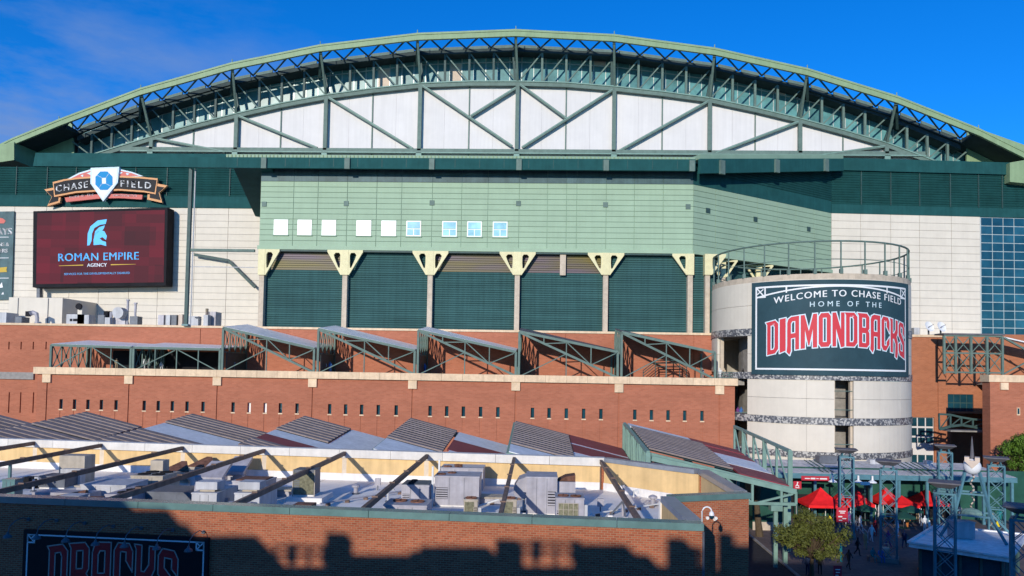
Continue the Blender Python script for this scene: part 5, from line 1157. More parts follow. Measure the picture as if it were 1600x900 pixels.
for i, (px, py) in enumerate(((42, 812), (86, 814), (130, 818), (175, 823), (219, 826), (268, 829), (316, 832))):
    uu, zz_ = fuv(fw(px, py)); r = T('sign_lamp', f'dark gooseneck lamp above the black wall sign, {LL[i]} from the left', 'lamp', tuple(fmap(0)(uu, zz_)), 'gooseneck lamps over the wall sign')
    fq = fmap(0); base = fq(uu, zz_)
    MB().tube([base, base + fn_ * .06], .09, 8).build('wall_plate', 'hvacd', r)
    MB().tube([base + fn_ * .06, base + fn_ * .35 + Vector((0, 0, .14)), base + fn_ * .8 + Vector((0, 0, .10)), base + fn_ * 1.15 + Vector((0, 0, -.1)), base + fn_ * 1.25 + Vector((0, 0, -.36))], .022, 6).build('arm', 'hvacd', r)
    e = base + fn_ * 1.25 + Vector((0, 0, -.36)); MB().lathe(e, [(.05, 0), (.07, -.08), (.17, -.16), (.19, -.24)], 12).build('shade', 'hvacd', r)
# downpipe, white gooseneck camera
q = fw(1099, 830); dp = T('downpipe', 'dark downpipe at the right corner of the near brick wall', 'pipe', (q.x, q.y, 0)); MB().tube([(q.x, q.y - .05, 0), (q.x, q.y - .05, CZ - CT - .02)], .055, 8).build('pipe', 'hvacd', dp)
cmr = T('security_camera', 'white goosenecked security camera on the corner of teal coping', 'camera', tuple(PZ(1097, 814, CZ)))
q = PZ(1097, 815, CZ + .01); arc = [q, q + Vector((0, 0, .45))] + [q + Vector((.2 - .2 * math.cos(t), -.05, .45 + .2 * math.sin(t))) for t in [k * math.pi / 8 for k in range(1, 9)]]
MB().tube(arc, .035, 8).build('arm', 'steel_w', cmr, smooth=True); e = arc[-1]; MB().lathe(e, [(.05, .02), (.10, -.05), (.12, -.16)], 12).build('housing', 'steel_w', cmr); MB().lathe(e + Vector((0, 0, -.16)), [(.11, 0), (.10, -.1), (.05, -.16), (.001, -.18)], 12).build('dome', 'glassdk', cmr)

# ================================================================== MACHINES ON THE NEAR ROOF
GRP = 'machines on the near white roof'
def mach(name, label, cat, px, py, z=FZ): p = PZ(px, py, z); return T(name, label, cat, tuple(p), GRP), p
def fan(par, c, r, m_='rust'):
    f_ = MB().lathe(c, [(r, 0), (r, .06), (r * .86, .07), (r * .8, .02), (.02, .02)], 18).build('fan_ring', m_, par); g_ = MB()
    for k in range(4): a = k * math.pi / 4; v = Vector((math.cos(a), math.sin(a), 0)) * r; g_.bar(Vector(c) - v + Vector((0, 0, .06)), Vector(c) + v + Vector((0, 0, .06)), .03)
    g_.build('guard', m_, f_)
def cab(par, p, w, d, h, m_='hvac', name='cabinet', z=None, foot=True):
    z = FZ if z is None else z
    o = MB().box(p.x - w / 2, p.x + w / 2, p.y, p.y + d, z + (.1 if foot else 0), z + h).build(name, m_, par)
    MB().box(p.x - w / 2 - .03, p.x + w / 2 + .03, p.y - .03, p.y + d + .03, z + h - .09, z + h + .001).build('lid', m_, o)
    if foot: MB().box(p.x - w / 2 + .05, p.x + w / 2 - .05, p.y + .05, p.y + d - .05, z, z + .1).build('curb', 'memwhite', o)
    gz0, gz1 = z + h * .25, z + h * .62; gx = p.x - w / 2 + w * (.04 if int(p.x * 7) % 2 else .70); gr = MB().box(gx, gx + w * .26, p.y - .014, p.y - .002, gz0, gz1).build('grille', 'black', o)
    for k in range(5): piece('blade', gr, (gx + w * .13, p.y - .03, lerp(gz0, gz1, (k + .5) / 5)), (w * .26, .03, (gz1 - gz0) / 9), m_)
    for k in (1, 2): MB().box(p.x - w / 2 + w * k / 3 - .012, p.x - w / 2 + w * k / 3 + .012, p.y - .012, p.y - .001, z + .15, z + h - .12).build('panel_joint', 'hvacd', o)
    return o
# big pair
r, p = mach('rooftop_unit', 'larger rear grey rooftop unit with rusty fans, of the central pair', 'air conditioner', 721, 768); cab(r, p, 3.1, 2.1, 1.72); [fan(r, (p.x - 1.1 + .7 * k, p.y + .5 + .9 * k, FZ + 1.72), .32) for k in (0, 1)]; fan(r, (p.x - .3, p.y + .5, FZ + 1.72), .3); MB().box(p.x - 1.72, p.x - 1.6, p.y - .1, p.y + .05, FZ, FZ + 2.3).build('conduit', 'pipe', r)
r, p = mach('rooftop_unit', 'front grey rooftop unit with shaded lower half, of the central pair', 'air conditioner', 713, 792); cab(r, p, 2.9, 2.3, 1.98); [fan(r, (p.x - 1.1 + .62 * k, p.y + .7 + .7 * k, FZ + 1.98), .3) for k in (0, 1)]; MB().box(p.x - 1.62, p.x - 1.5, p.y - .2, p.y - .05, FZ, FZ + 2.6).build('conduit', 'pipe', r)
r, p = mach('rooftop_unit', 'dark topped rooftop unit with a row of four fans behind the twin fan unit', 'air conditioner', 648, 795); cab(r, p, 1.75, 1.9, 1.5, 'hvac'); MB().box(p.x - .86, p.x + .86, p.y + .02, p.y + 1.88, FZ + 1.502, FZ + 1.55).build('top_tray', 'hvacd', r); [fan(r, (p.x - .3, p.y + .3 + .42 * k, FZ + 1.55), .2, 'black') for k in range(4)]
r, p = mach('rooftop_unit', 'low pale rooftop unit with two rusty fans at the front coping', 'air conditioner', 632, 833); cab(r, p, 2.35, 2.0, 1.5); [fan(r, (p.x - .5 + 1.0 * k, p.y + 1.25 - .15 * k, FZ + 1.5), .4) for k in (0, 1)]
for lab, px in (('small finned condenser with rusty fan, left of the two before the duct', 735), ('small finned condenser with rusty fan, right one beside the brown beam', 796)):
    r, p = mach('condenser', lab, 'condenser', px, 812); cab(r, p, .82, .8, 1.2, 'hvact'); fan(r, (p.x, p.y + .4, FZ + 1.2), .36); MB().box(p.x - .36, p.x + .2, p.y - .03, p.y - .014, FZ + .2, FZ + 1.05).build('coil', 'coil', r); MB().box(p.x + .42, p.x + .62, p.y + .1, p.y + .3, FZ + .1, FZ + .7).build('isolator', 'hvacw', r)
r, p = mach('rooftop_unit', 'rooftop unit with wire filter face and two rusty fans, right of the curved duct', 'air conditioner', 890, 832); cab(r, p, 1.55, 1.7, 1.9); [fan(r, (p.x - .36 + .7 * k, p.y + .6 - .12 * k, FZ + 1.9), .31) for k in (0, 1)]
fl = MB().box(p.x - .62, p.x + .45, p.y - .05, p.y - .015, FZ + .2, FZ + 1.6).build('filter', 'coil', r); [MB().box(p.x - .62 + 1.07 * k / 4 - .015, p.x - .62 + 1.07 * k / 4 + .015, p.y - .075, p.y - .051, FZ + .2, FZ + 1.6).build('wire', 'hvact', fl) for k in range(5)]; [MB().box(p.x - .62, p.x + .45, p.y - .08, p.y - .052, FZ + .2 + 1.4 * k / 4 - .012, FZ + .2 + 1.4 * k / 4 + .012).build('wire', 'hvact', fl) for k in range(5)]; MB().box(p.x + .79, p.x + .98, p.y + .1, p.y + .4, FZ + .8, FZ + 1.5).build('isolator', 'hvacw', r)
r, p = mach('air_duct', 'big grey plenum with curved duct and brown intake hood behind the filter unit', 'duct', 846, 805); cab(r, p, 1.9, 2.4, 2.35)
pr_ = [(p.x - .95, FZ + 2.3), (p.x - 1.45, FZ + 2.1), (p.x - 1.75, FZ + 1.6), (p.x - 1.7, FZ + 1.1), (p.x - 1.25, FZ + .95), (p.x - .95, FZ + 1.0)]; MB().prism([Vector((a, p.y + .25, b)) for a, b in pr_], (0, 1.9, 0)).build('elbow', 'hvac', r)
MB().box(p.x + .96, p.x + 2.1, p.y + .5, p.y + 1.9, FZ + .9, FZ + 2.0).build('intake', 'hvac', r); MB().prism([Vector((p.x + .97, p.y + 1.85, FZ + 2.02)), Vector((p.x + 2.1, p.y + 1.85, FZ + 2.02)), Vector((p.x + 2.1, p.y + 1.85, FZ + 2.4)), Vector((p.x + 1.5, p.y + 1.85, FZ + 2.3))], (0, -1.2, 0)).build('intake_hood', 'rust', r)
# left-hand machines
r, p = mach('condenser', 'dark caged condenser with brown top on white pad, left of the empty roof area', 'condenser', 474, 784); MB().box(p.x - 1.0, p.x + 1.4, p.y - .6, p.y + 2.0, FZ, FZ + .35).build('pad', 'memwhite', r); cab(r, p, 1.4, 1.3, 1.75, 'hvacd', z=FZ + .35); MB().box(p.x - .66, p.x + .66, p.y - .04, p.y - .015, FZ + .5, FZ + 1.9).build('coil', 'coil', r)
for a in (-.72, .72): MB().box(p.x + a - .03, p.x + a + .03, p.y - .06, p.y, FZ + .35, FZ + 2.1).build('cage_post', 'hvact', r)
r, p = mach('rooftop_unit', 'pale box with rusted brown half at the front coping', 'air conditioner', 462, 826); MB().box(p.x - .8, p.x - .2, p.y, p.y + .9, FZ, FZ + 1.3).build('cabinet', 'hvacw', r); MB().box(p.x - .19, p.x + .85, p.y + .02, p.y + .9, FZ, FZ + 1.3).build('rusted_cabinet', 'rust', r)
r, p = mach('roof_box', 'low pale box left of the rusted unit at the coping', 'box', 420, 826); cab(r, p, .95, 1.0, 1.1, 'hvacw')
for lab, px, m_ in (('white exhaust box with square cowl, left of the two near the coping', 318, 'hvacw'), ('white exhaust box with square cowl, right of the two, under the brown beam', 385, 'hvacw')):
    r, p = mach('exhaust_fan', lab, 'exhaust fan', px, 806); cab(r, p, 1.5, 3.0, 1.35, m_); MB().box(p.x - .45, p.x + .45, p.y + .4, p.y + 1.1, FZ + 1.36, FZ + 1.5).build('neck', 'hvact', r); MB().box(p.x - .65, p.x + .65, p.y + .25, p.y + 1.3, FZ + 1.5, FZ + 1.95).build('cowl', m_, r)
    MB().box(p.x - .9, p.x + .5, p.y - 1.6, p.y - .3, FZ, FZ + .9).build('front_cabinet', 'hvac', r)
r, p = mach('rooftop_unit', 'long grey rooftop unit with three black fans near left of front coping', 'air conditioner', 184, 806); cab(r, p, 1.6, 3.2, 1.25, 'hvac'); [fan(r, (p.x, p.y + .6 + .95 * k, FZ + 1.25), .38, 'black') for k in range(3)]
r, p = mach('rooftop_unit', 'tan rooftop unit with four dark fans and a raised hood, behind the long unit', 'air conditioner', 228, 776); cab(r, p, 2.2, 2.4, 1.4, 'hvact'); [fan(r, (p.x - .5 + 1.0 * (k % 2), p.y + .6 + 1.1 * (k // 2), FZ + 1.4), .42, 'black') for k in range(4)]; MB().box(p.x - 1.1, p.x - .2, p.y + 2.5, p.y + 3.4, FZ, FZ + 2.1).build('hood', 'hvact', r)
r, p = mach('duct_box', 'large white duct box with blue tinted top and arrow shaped shadow, left half of roof', 'duct', 160, 790); cab(r, p, 2.9, 2.6, 1.3, 'hvacw')
r, p = mach('roof_box', 'small stepped tan box with white front, against the flashing at left', 'box', 108, 758); MB().box(p.x - 1.0, p.x + .9, p.y + .3, p.y + 1.6, FZ, FZ + 2.1).build('cabinet', 'hvact', r); MB().box(p.x - .5, p.x + 1.0, p.y - .3, p.y + .29, FZ, FZ + 1.2).build('front_cabinet', 'hvacw', r)
r, p = mach('roof_box', 'low dark louvred box left of the stepped tan box', 'box', 80, 764); cab(r, p, 1.9, 1.5, .9, 'hvacd'); MB().box(p.x - 2.0, p.x - 1.2, p.y - .2, p.y + .5, FZ, FZ + .8).build('valve_set', 'black', r)
r, p = mach('roof_post_box', 'tall narrow blue grey box at the far left coping', 'box', 11, 806); cab(r, p, .75, .7, 2.1, 'capteal')
r, p = mach('roof_box', 'pale blue box in shade behind the left coping', 'box', 107, 812); cab(r, p, 1.1, .9, 1.35, 'hvacw'); MB().box(p.x + .7, p.x + 1.5, p.y + .2, p.y + .9, FZ, FZ + 1.2).build('rusted_cabinet', 'rust', r)
r, p = mach('roof_ducts', 'shaded blue duct run with reddish pipe at left behind the coping', 'duct', 70, 798); MB().box(p.x - 1.2, p.x + 2.4, p.y + .5, p.y + 1.7, FZ + .3, FZ + 1.0).build('duct', 'hvac', r); MB().tube([(p.x + .2, p.y + .1, FZ + .5), (p.x + 2.2, p.y + .6, FZ + .9)], .32, 10).build('pipe', 'rust', r)
for lab, px, py, s in (('tilted grey intake hood, lower of the pair by the flashing', 325, 762, 1.), ('tilted grey intake hood, upper of the pair by the flashing', 362, 752, .9)):
    r, p = mach('intake_hood', lab, 'vent', px, py); q = [Vector((p.x - 1.0 * s, p.y, FZ + .75)), Vector((p.x + 1.0 * s, p.y, FZ + .75)), Vector((p.x + 1.1 * s, p.y + 1.6, FZ + 1.75)), Vector((p.x - .5 * s, p.y + 1.6, FZ + 1.75))]; MB().prism(q, (0, 0, -.25)).build('cover', 'hvac', r); MB().box(p.x - .7 * s, p.x + .6 * s, p.y + .7, p.y + 1.5, FZ, FZ + .9).build('neck', 'hvac', r); MB().tube([(p.x - 1.1, p.y + .2, FZ), (p.x - 1.15, p.y + .2, FZ + .6), (p.x - 1.5, p.y + .3, FZ + .8)], .3, 10).build('duct', 'hvacw', r)
r, p = mach('open_bin', 'open grey tray unit with rusty brown inside, by the right exhaust box', 'air conditioner', 388, 784); cab(r, p, 2.2, 2.0, 1.35, 'hvac'); MB().box(p.x - .95, p.x + .95, p.y + .15, p.y + 1.85, FZ + 1.352, FZ + 1.41).build('coil_top', 'rust', r)
for lab, px, py in (('low hatch with open brown lid under the third brown beam', 272, 757), ('low hatch with open brown lid higher up near flashing', 313, 748)):
    r, p = mach('roof_hatch', lab, 'hatch', px, py); cab(r, p, 2.2, 1.6, .9, 'hvact'); MB().prism([Vector((p.x - 1.1, p.y, FZ + .92)), Vector((p.x + 1.1, p.y, FZ + .92)), Vector((p.x + .2, p.y + 1.5, FZ + 1.5)), Vector((p.x - .2, p.y + 1.5, FZ + 1.5))], (0, 0, .06)).build('lid', 'rust', r)
r, p = mach('exhaust_box', 'dark blue grey duct drum in shade under the third brown beam', 'duct', 262, 800); cab(r, p, 3.0, 2.6, 1.2, 'hvacd'); MB().tube([(p.x + 1.2, p.y + 1.0, FZ + 1.0), (p.x + 2.5, p.y + 1.4, FZ + 1.0)], .7, 14).build('drum', 'hvac', r)
# small pipework and vents
SM = [('small_vent', 'mushroom'), ('goose_vent', 'goose'), ('junction_box', 'box'), ('skylight', 'sky')]
for kind, lab, px, py in (('mushroom', 'small mushroom vent on the empty white roof right of the caged condenser', 556, 772), ('mushroom', 'small mushroom vent near flashing between the second and third brown beams', 232, 757), ('mushroom', 'small mushroom vent behind the white exhaust boxes', 412, 766), ('mushroom', 'small mushroom vent in front of the notch wall', 1020, 790),
    ('goose', 'short goosenecked pipe vent beside the four fan unit', 606, 784), ('goose', 'short goosenecked pipe vent left of the curved duct', 818, 800), ('goose', 'short goosenecked pipe vent at far left near the stepped box', 52, 768),
    ('box', 'tiny grey junction box on the roof before the yellow wall, centre', 590, 766), ('box', 'tiny grey junction box right of the filter unit', 938, 800), ('box', 'tiny grey junction box near the long three fan unit', 250, 788), ('box', 'tiny grey junction box left of the right exhaust box', 352, 800),
    ('low', 'low flat grey curb with lid left of the caged condenser', 440, 774), ('low', 'low flat grey curb with lid behind the pair of condensers', 770, 786), ('low', 'low flat grey curb with lid between first beams at left', 145, 768)):
    p = PZ(px, py, FZ); r = T('roof_vent' if kind in ('mushroom', 'goose') else 'roof_box', lab, 'vent' if kind in ('mushroom', 'goose') else 'box', tuple(p), GRP)
    if kind == 'mushroom': MB().lathe(p, [(.16, 0), (.16, .45), (.3, .5), (.3, .62), (.1, .72)], 12).build('hood', 'hvac', r); MB().lathe(p, [(.28, 0), (.28, .08), (.17, .1)], 12).build('flashing', 'hvacd', r)
    elif kind == 'goose': MB().tube([p, p + Vector((0, 0, .8)), p + Vector((.1, 0, .95)), p + Vector((.3, 0, .95)), p + Vector((.38, 0, .75))], .08, 8).build('pipe', 'hvacw', r); MB().lathe(p, [(.2, 0), (.2, .06), (.09, .1)], 10).build('flashing', 'hvacd', r)
    elif kind == 'box': MB().box(p.x - .2, p.x + .2, p.y - .1, p.y + .1, FZ + .35, FZ + .85).build('cabinet', 'hvac', r); MB().box(p.x - .04, p.x + .04, p.y - .04, p.y + .04, FZ, FZ + .35).build('post', 'hvacd', r)
    else: MB().box(p.x - .8, p.x + .8, p.y - .6, p.y + .6, FZ, FZ + .4).build('curb', 'hvac', r); MB().box(p.x - .9, p.x + .9, p.y - .7, p.y + .7, FZ + .4, FZ + .5).build('lid', 'hvact', r)
for lab, pts_ in (('grey conduit run on wooden blocks across the empty roof', ((500, 792), (640, 770))), ('white condensate pipe from the filter unit to the right corner', ((925, 808), (1030, 792))), ('grey conduit run along the flashing at left', ((120, 772), (300, 766))), ('white pipe run behind the central pair of units', ((760, 790), (860, 772)))):
    a, b = PZ(*pts_[0], FZ), PZ(*pts_[1], FZ); r = T('conduit', lab, 'pipe', tuple(a), GRP); MB().tube([a + Vector((0, 0, .2)), b + Vector((0, 0, .2))], .055, 7).build('pipe', 'pipe' if 'white' in lab else 'hvac', r)
    for k in range(5): q = a.lerp(b, (k + .4) / 5); MB().box(q.x - .14, q.x + .14, q.y - .1, q.y + .1, FZ, FZ + .15).build('block', 'brown', r)
# welded seams of the membrane
gdn = (G_ - F_).normalized()
for k in range(16):
    q = F_ + gdn * (1.5 + 4.1 * k) + gn * .7; e = q + gn * 16; MB().bar((q.x, q.y, FZ + .006), (e.x, e.y, FZ + .006), .12, .012).build('membrane_seam', 'capwhite', NB)
r, p = mach('pipe_rack', 'white pipe run on low stands between the two condensers', 'pipework', 765, 806)
MB().tube([(p.x - .9, p.y, FZ + .5), (p.x + .5, p.y + .5, FZ + .9)], .06, 7).build('pipe', 'pipe', r); MB().tube([(p.x - 1., p.y - .4, FZ + .25), (p.x + 2.2, p.y - .4, FZ + .25)], .05, 7).build('pipe', 'pipe', r); MB().tube([(p.x - .8, p.y - .1, FZ + .35), (p.x - .2, p.y - .1, FZ + .4), (p.x - .1, p.y - .1, FZ + .1), (p.x + .8, p.y - .1, FZ + .12)], .045, 7).build('pipe', 'pipe', r)
for k in range(4): MB().box(p.x - .9 + k * .9, p.x - .6 + k * .9, p.y - .55, p.y - .25, FZ, FZ + .2).build('stand', 'memwhite', r)
r, p = mach('vent_pipe', 'curved white vent pipe with braced tripod legs under the right-hand beam', 'vent', 973, 806)
MB().tube([(p.x, p.y, FZ), (p.x + .05, p.y, FZ + 1.9)], .08, 8).build('stack', 'hvac', r)
for a, b in ((-.8, -.2), (.9, .1), (.1, -.7)): MB().bar((p.x, p.y, FZ + .9), (p.x + a, p.y + b, FZ + .05), .09).build('leg', 'hvacd', r); MB().box(p.x + a - .15, p.x + a + .15, p.y + b - .15, p.y + b + .15, FZ, FZ + .07).build('foot', 'memwhite', r)
MB().tube([(p.x + .7, p.y + .4, FZ + 1.1), (p.x + .75, p.y + .4, FZ + 1.5), (p.x + .95, p.y + .4, FZ + 1.55), (p.x + 1.0, p.y + .4, FZ + 1.3)], .07, 7).build('gooseneck', 'pipe', r)
for lab, px, py in (('tiny white vent left of the two on the notch wall flashing', 1063, 768), ('tiny white vent right of the two on the notch wall flashing', 1075, 769)):
    p = PZ(px, py, FZ + 1.4); r = T('flashing_vent', lab, 'vent', tuple(p)); q = C_ + Vector((0, .56, 0)); MB().tube([(p.x, q.y, FZ + 1.2), (p.x, q.y + .25, FZ + 1.2), (p.x, q.y + .3, FZ + 1.05)], .09, 8).build('hood', 'pipe', r)

# ================================================================== PLAZA
# long awning roof over the shops at the foot of the ballpark
pg0, pg1 = PZ(1188, 738, 5.6), PZ(1580, 742, 5.6); YPa, YPb = 88., 97.
xa, xb = X(1180, 738, YPa), X(1588, 740, YPa)
aw = T('shop_awning', 'long grey awning roof over dark green shops at the foot of the tower', 'awning', ((xa + xb) / 2, 92, 0))
ns = 22
for k in range(ns):
    a, b = lerp(xa, xb, k / ns), lerp(xa, xb, (k + 1) / ns)
    MB().hexa([(a + .03, YPa, 5.45), (b - .03, YPa, 5.45), (b - .03, YPb, 5.95), (a + .03, YPb, 5.95), (a + .03, YPa, 5.57), (b - .03, YPa, 5.57), (b - .03, YPb, 6.08), (a + .03, YPb, 6.08)]).build('roof_sheet', 'ggrey', aw)
MB().box(xa, xb, YPa - .2, YPa - .02, 4.95, 5.55).build('front_beam', 'blue', aw)
for k in range(10): x = lerp(xa + .5, xb - .5, k / 9); MB().box(x - .14, x + .14, YPa - .1, YPa + .18, 0, 4.94).build('post', 'blue', aw)
MB().box(xa - 4, xb + 6, YPb - 6, YPb - 5.7, 0, 5.9).build('shop_front', 'gwall', aw)
for k, (a, w_) in enumerate(((.07, 3.4), (.2, 2.4), (.37, 3.), (.55, 4), (.7, 3))): x = lerp(xa, xb, a); MB().box(x, x + w_, YPb - 6.06, YPb - 6.01, .1, 2.6).build('shop_opening', 'black', aw)
for px in (1285, 1293, 1301, 1430, 1440, 1449, 1458, 1466): x = X(px, 730, YPa); MB().bar((x - .9, YPa + 3.4, 6.7), (x + .35, YPa + .5, 5.62), .09).build('awning_stay', 'steeldk', aw)
for px in (1300, 1340, 1362): x = X(px, 740, YPa - .6); MB().lathe((x, YPa - .8, 4.7), [(.5, 0), (.45, .1), (.12, .3), (.1, .8)], 12).build('lamp_shade', 'steel_w', aw)
x = X(1287, 718, 96); MB().box(x - 1.1, x + 1.1, 94.5, 96, 6.0, 6.9).build('roof_unit', 'hvacd', aw)
for px in (1353, 1362, 1440, 1503): x = X(px, 718, 97); MB().box(x - .35, x + .35, 95, 96, 5.95, 6.5).build('roof_unit', 'hvacw', aw)
# green kiosk wall left of the shops
gk = T('green_kiosk', 'plain dark green kiosk wall behind the mint canopy post', 'kiosk', (X(1220, 790, 82), 82, 0)); x0, x1 = X(1176, 780, 82), X(1236, 780, 82)
MB().box(x0, x1, 82, 85, 0, 5.0).build('wall', 'gwall', gk); MB().box(x0 - .2, x1 + .2, 81.8, 85.2, 5.0, 5.25).build('roof', 'steeldk', gk); MB().box(x0, x1, 81.93, 81.99, 0, .9).build('base', 'conc', gk)
# pylons
def pylon(label, px, pyt, ztop=9.3, w=1.32, zcut=0):
    p = PZ(px, pyt, ztop); t = T('lattice_pylon', label, 'pylon', (p.x, p.y, 0), 'blue green lattice pylons on the plaza')
    h = w / 2; zz = ztop - .85; c = [(-h, -h), (h, -h), (h, h), (-h, h)]
    az = -math.atan2(p.x, p.y) + random.uniform(-.12, .12); ca, sa = math.cos(az), math.sin(az)
    pv = lambda a, z: Vector((p.x + a[0] * ca - a[1] * sa, p.y + a[0] * sa + a[1] * ca, z))
    for a in c: MB().bar(pv(a, 0), pv(a, zz), .14).build('leg', 'blue', t)
    n = 6
    for i in range(4):
        a, b = c[i], c[(i + 1) % 4]
        for k in range(n):
            z0, z1 = zz * k / n, zz * (k + 1) / n; m_ = MB(); m_.bar(pv(a, z0), pv(b, z1), .055).bar(pv(b, z0), pv(a, z1), .055); m_.build('lattice', 'blue', t)
        MB().bar(pv(a, zz), pv(b, zz), .14).build('ring_beam', 'blue', t); MB().bar(pv(a, zz * .5), pv(b, zz * .5), .1).build('ring_beam', 'blue', t)
    for a in c: MB().bar(pv((a[0] * .7, a[1] * .7), zz), pv((a[0] * .5, a[1] * .5), zz + .42), .1).build('strut', 'blue', t)
    MB().add([pv((-.5, -.5), zz + .4), pv((.5, -.5), zz + .4), pv((.5, .5), zz + .4), pv((-.5, .5), zz + .4), pv((-1.0, -1.0), ztop - .1), pv((1.0, -1.0), ztop - .1), pv((1.0, 1.0), ztop - .1), pv((-1.0, 1.0), ztop - .1)], [(3, 2, 1, 0), (4, 5, 6, 7), (0, 1, 5, 4), (1, 2, 6, 5), (2, 3, 7, 6), (3, 0, 4, 7)]).build('platform', 'slate', t)
    MB().hexa([pv((-1.06, -1.06), ztop - .095), pv((1.06, -1.06), ztop - .095), pv((1.06, 1.06), ztop - .095), pv((-1.06, 1.06), ztop - .095), pv((-1.06, -1.06), ztop), pv((1.06, -1.06), ztop), pv((1.06, 1.06), ztop), pv((-1.06, 1.06), ztop)]).build('platform_top', 'slate', t)
    MB().hexa([pv((-.85, -.85), 0), pv((.85, -.85), 0), pv((.85, .85), 0), pv((-.85, .85), 0), pv((-.85, -.85), .4), pv((.85, -.85), .4), pv((.85, .85), .4), pv((-.85, .85), .4)]).build('plinth', 'greyc', t)
    return p
pylon('leftmost lattice pylon, with red banner at its foot in front of the tower slot', 1322, 701)
pylon('second lattice pylon from left, standing before the red tents', 1388, 719)
pylon('tall lattice pylon at the white kiosk corner, third from the left at the front', 1476, 752)
pylon('rear lattice pylon in front of the white gridded window', 1476, 695, 9.4)
pylon('lattice pylon just left of the green tree by the brick block', 1556, 714)
pylon('nearest lattice pylon, cut off by the right edge of the photo', 1601, 790)
# kiosk with white roof
K = [PZ(1420, 848, 3.2), PZ(1578, 872, 3.2), PZ(1606, 836, 3.2), PZ(1462, 822, 3.2)]
kc = sum(K, Vector()) / 4; kk = T('white_roof_kiosk', 'low kiosk with flat white roof under the four legged derrick', 'kiosk', (kc.x, kc.y, 0))
MB().prism([Vector((v.x, v.y, 2.85)) for v in K], (0, 0, .36)).build('roof', 'kioskw', kk)
for a, b in zip(K, K[1:] + K[:1]): MB().bar(Vector((a.x, a.y, 3.25)), Vector((b.x, b.y, 3.25)), .3, .14).build('roof_edge', 'kioskw', kk)
inn = [kc.lerp(v, .82) for v in K]; MB().prism([Vector((v.x, v.y, .05)) for v in inn], (0, 0, 2.78)).build('glazed_wall', 'glassdk', kk)
for a, b in zip(inn, inn[1:] + inn[:1]):
    for k in range(4): q = a.lerp(b, k / 4); MB().box(q.x - .1, q.x + .1, q.y - .1, q.y + .1, 0, 2.84).build('post', 'steeldk', kk)
bx = PZ(1508, 842, 3.25); ub = T('roof_cabinet', 'grey box on the white kiosk roof below the derrick', 'box', tuple(bx)); MB().box(bx.x - .85, bx.x + .85, bx.y, bx.y + 1.2, 3.26, 4.6).build('cabinet', 'hvac', ub); MB().box(bx.x - .9, bx.x + .9, bx.y - .05, bx.y + 1.25, 4.6, 4.68).build('lid', 'hvac', ub)
# derrick with ball and spire
dy = kc.y + 1.5; dpx = PZ(1519, 729, 9.4); dscale = 1
dc = P(1519, 729, dy); dk = T('derrick_sculpture', 'four legged green derrick topped by white ball, tan notched crown and spire', 'sculpture', (dc.x, dy, 3.25))
zb1 = P(1519, 803, dy).z; zmid = P(1519, 763, dy).z; rb = 12.2 * dy / FPX
top4 = [(-.55, -.5), (.55, -.5), (.55, .5), (-.55, .5)]; bot4 = [(-1.35, -1.2), (1.35, -1.2), (1.35, 1.2), (-1.35, 1.2)]
azd = -math.atan2(dc.x, dy); dv_ = lambda a, z: Vector((dc.x + a[0] * math.cos(azd) - a[1] * math.sin(azd), dy + a[0] * math.sin(azd) + a[1] * math.cos(azd), z))
for a, b in zip(top4, bot4): MB().bar(dv_(a, dc.z - rb * .7), dv_(b, zb1), .2).build('leg', 'blue', dk)
midr = [((a[0] + b[0]) / 2, (a[1] + b[1]) / 2) for a, b in zip(top4, bot4)]; zmm = (dc.z - rb * .7 + zb1) / 2
for rg, zz_ in ((midr, zmm), (bot4, zb1)):
    for a, b in zip(rg, rg[1:] + rg[:1]): MB().bar(dv_(a, zz_), dv_(b, zz_), .15).build('ring', 'blue', dk)
foot4 = [(-2.4, -2.0), (2.4, -2.6), (3.0, 1.6), (-2.2, 1.6)]
for a, b in zip(bot4, foot4): MB().bar(dv_(a, zb1), dv_(b, 3.26), .18).build('leg', 'blue', dk)
MB().lathe((dc.x, dy, dc.z), [(rb * math.sin(t), -rb * math.cos(t)) for t in [k * math.pi / 10 for k in range(11)]], 20).build('ball', 'steel_w', dk, smooth=True)
cr_ = [(-.62, .95), (-.62, .55), (0, -.12), (.62, .55), (.62, .95), (.22, .95), (.22, .62), (-.22, .62), (-.22, .95)]
vd_ = Vector((dc.x, dy, 0)).normalized(); sd_ = Vector((vd_.y, -vd_.x, 0)); MB().prism([Vector((dc.x, dy, dc.z + b * rb * 1.3)) - vd_ * (rb + .06) + sd_ * (a * rb * 1.3) for a, b in cr_], tuple(vd_ * rb * 1.5)).build('crown', 'tan', dk)
MB().lathe((dc.x, dy, dc.z + rb * .8), [(.16, 0), (.15, .5), (.06, 1.7), (.01, 2.1)], 8).build('spire', 'slate', dk)
sp = MB(); zt_s = dc.z - rb
for k in range(22): z = lerp(zb1 + .3, zt_s, k / 22); a = k * .9; sp.bar((dc.x + .13 * math.cos(a), dy + .13 * math.sin(a), z), (dc.x + .13 * math.cos(a + .9), dy + .13 * math.sin(a + .9), z + (zt_s - zb1) / 22), .1, mi=k % 2)
sp.build('twisted_rod', ['tan', 'hvacd'], dk)
MB().lathe((dc.x - .1, dy, zb1), [(.85, 0), (.8, .25), (.5, .42), (.1, .5)], 14).build('bell', 'mint', dk)
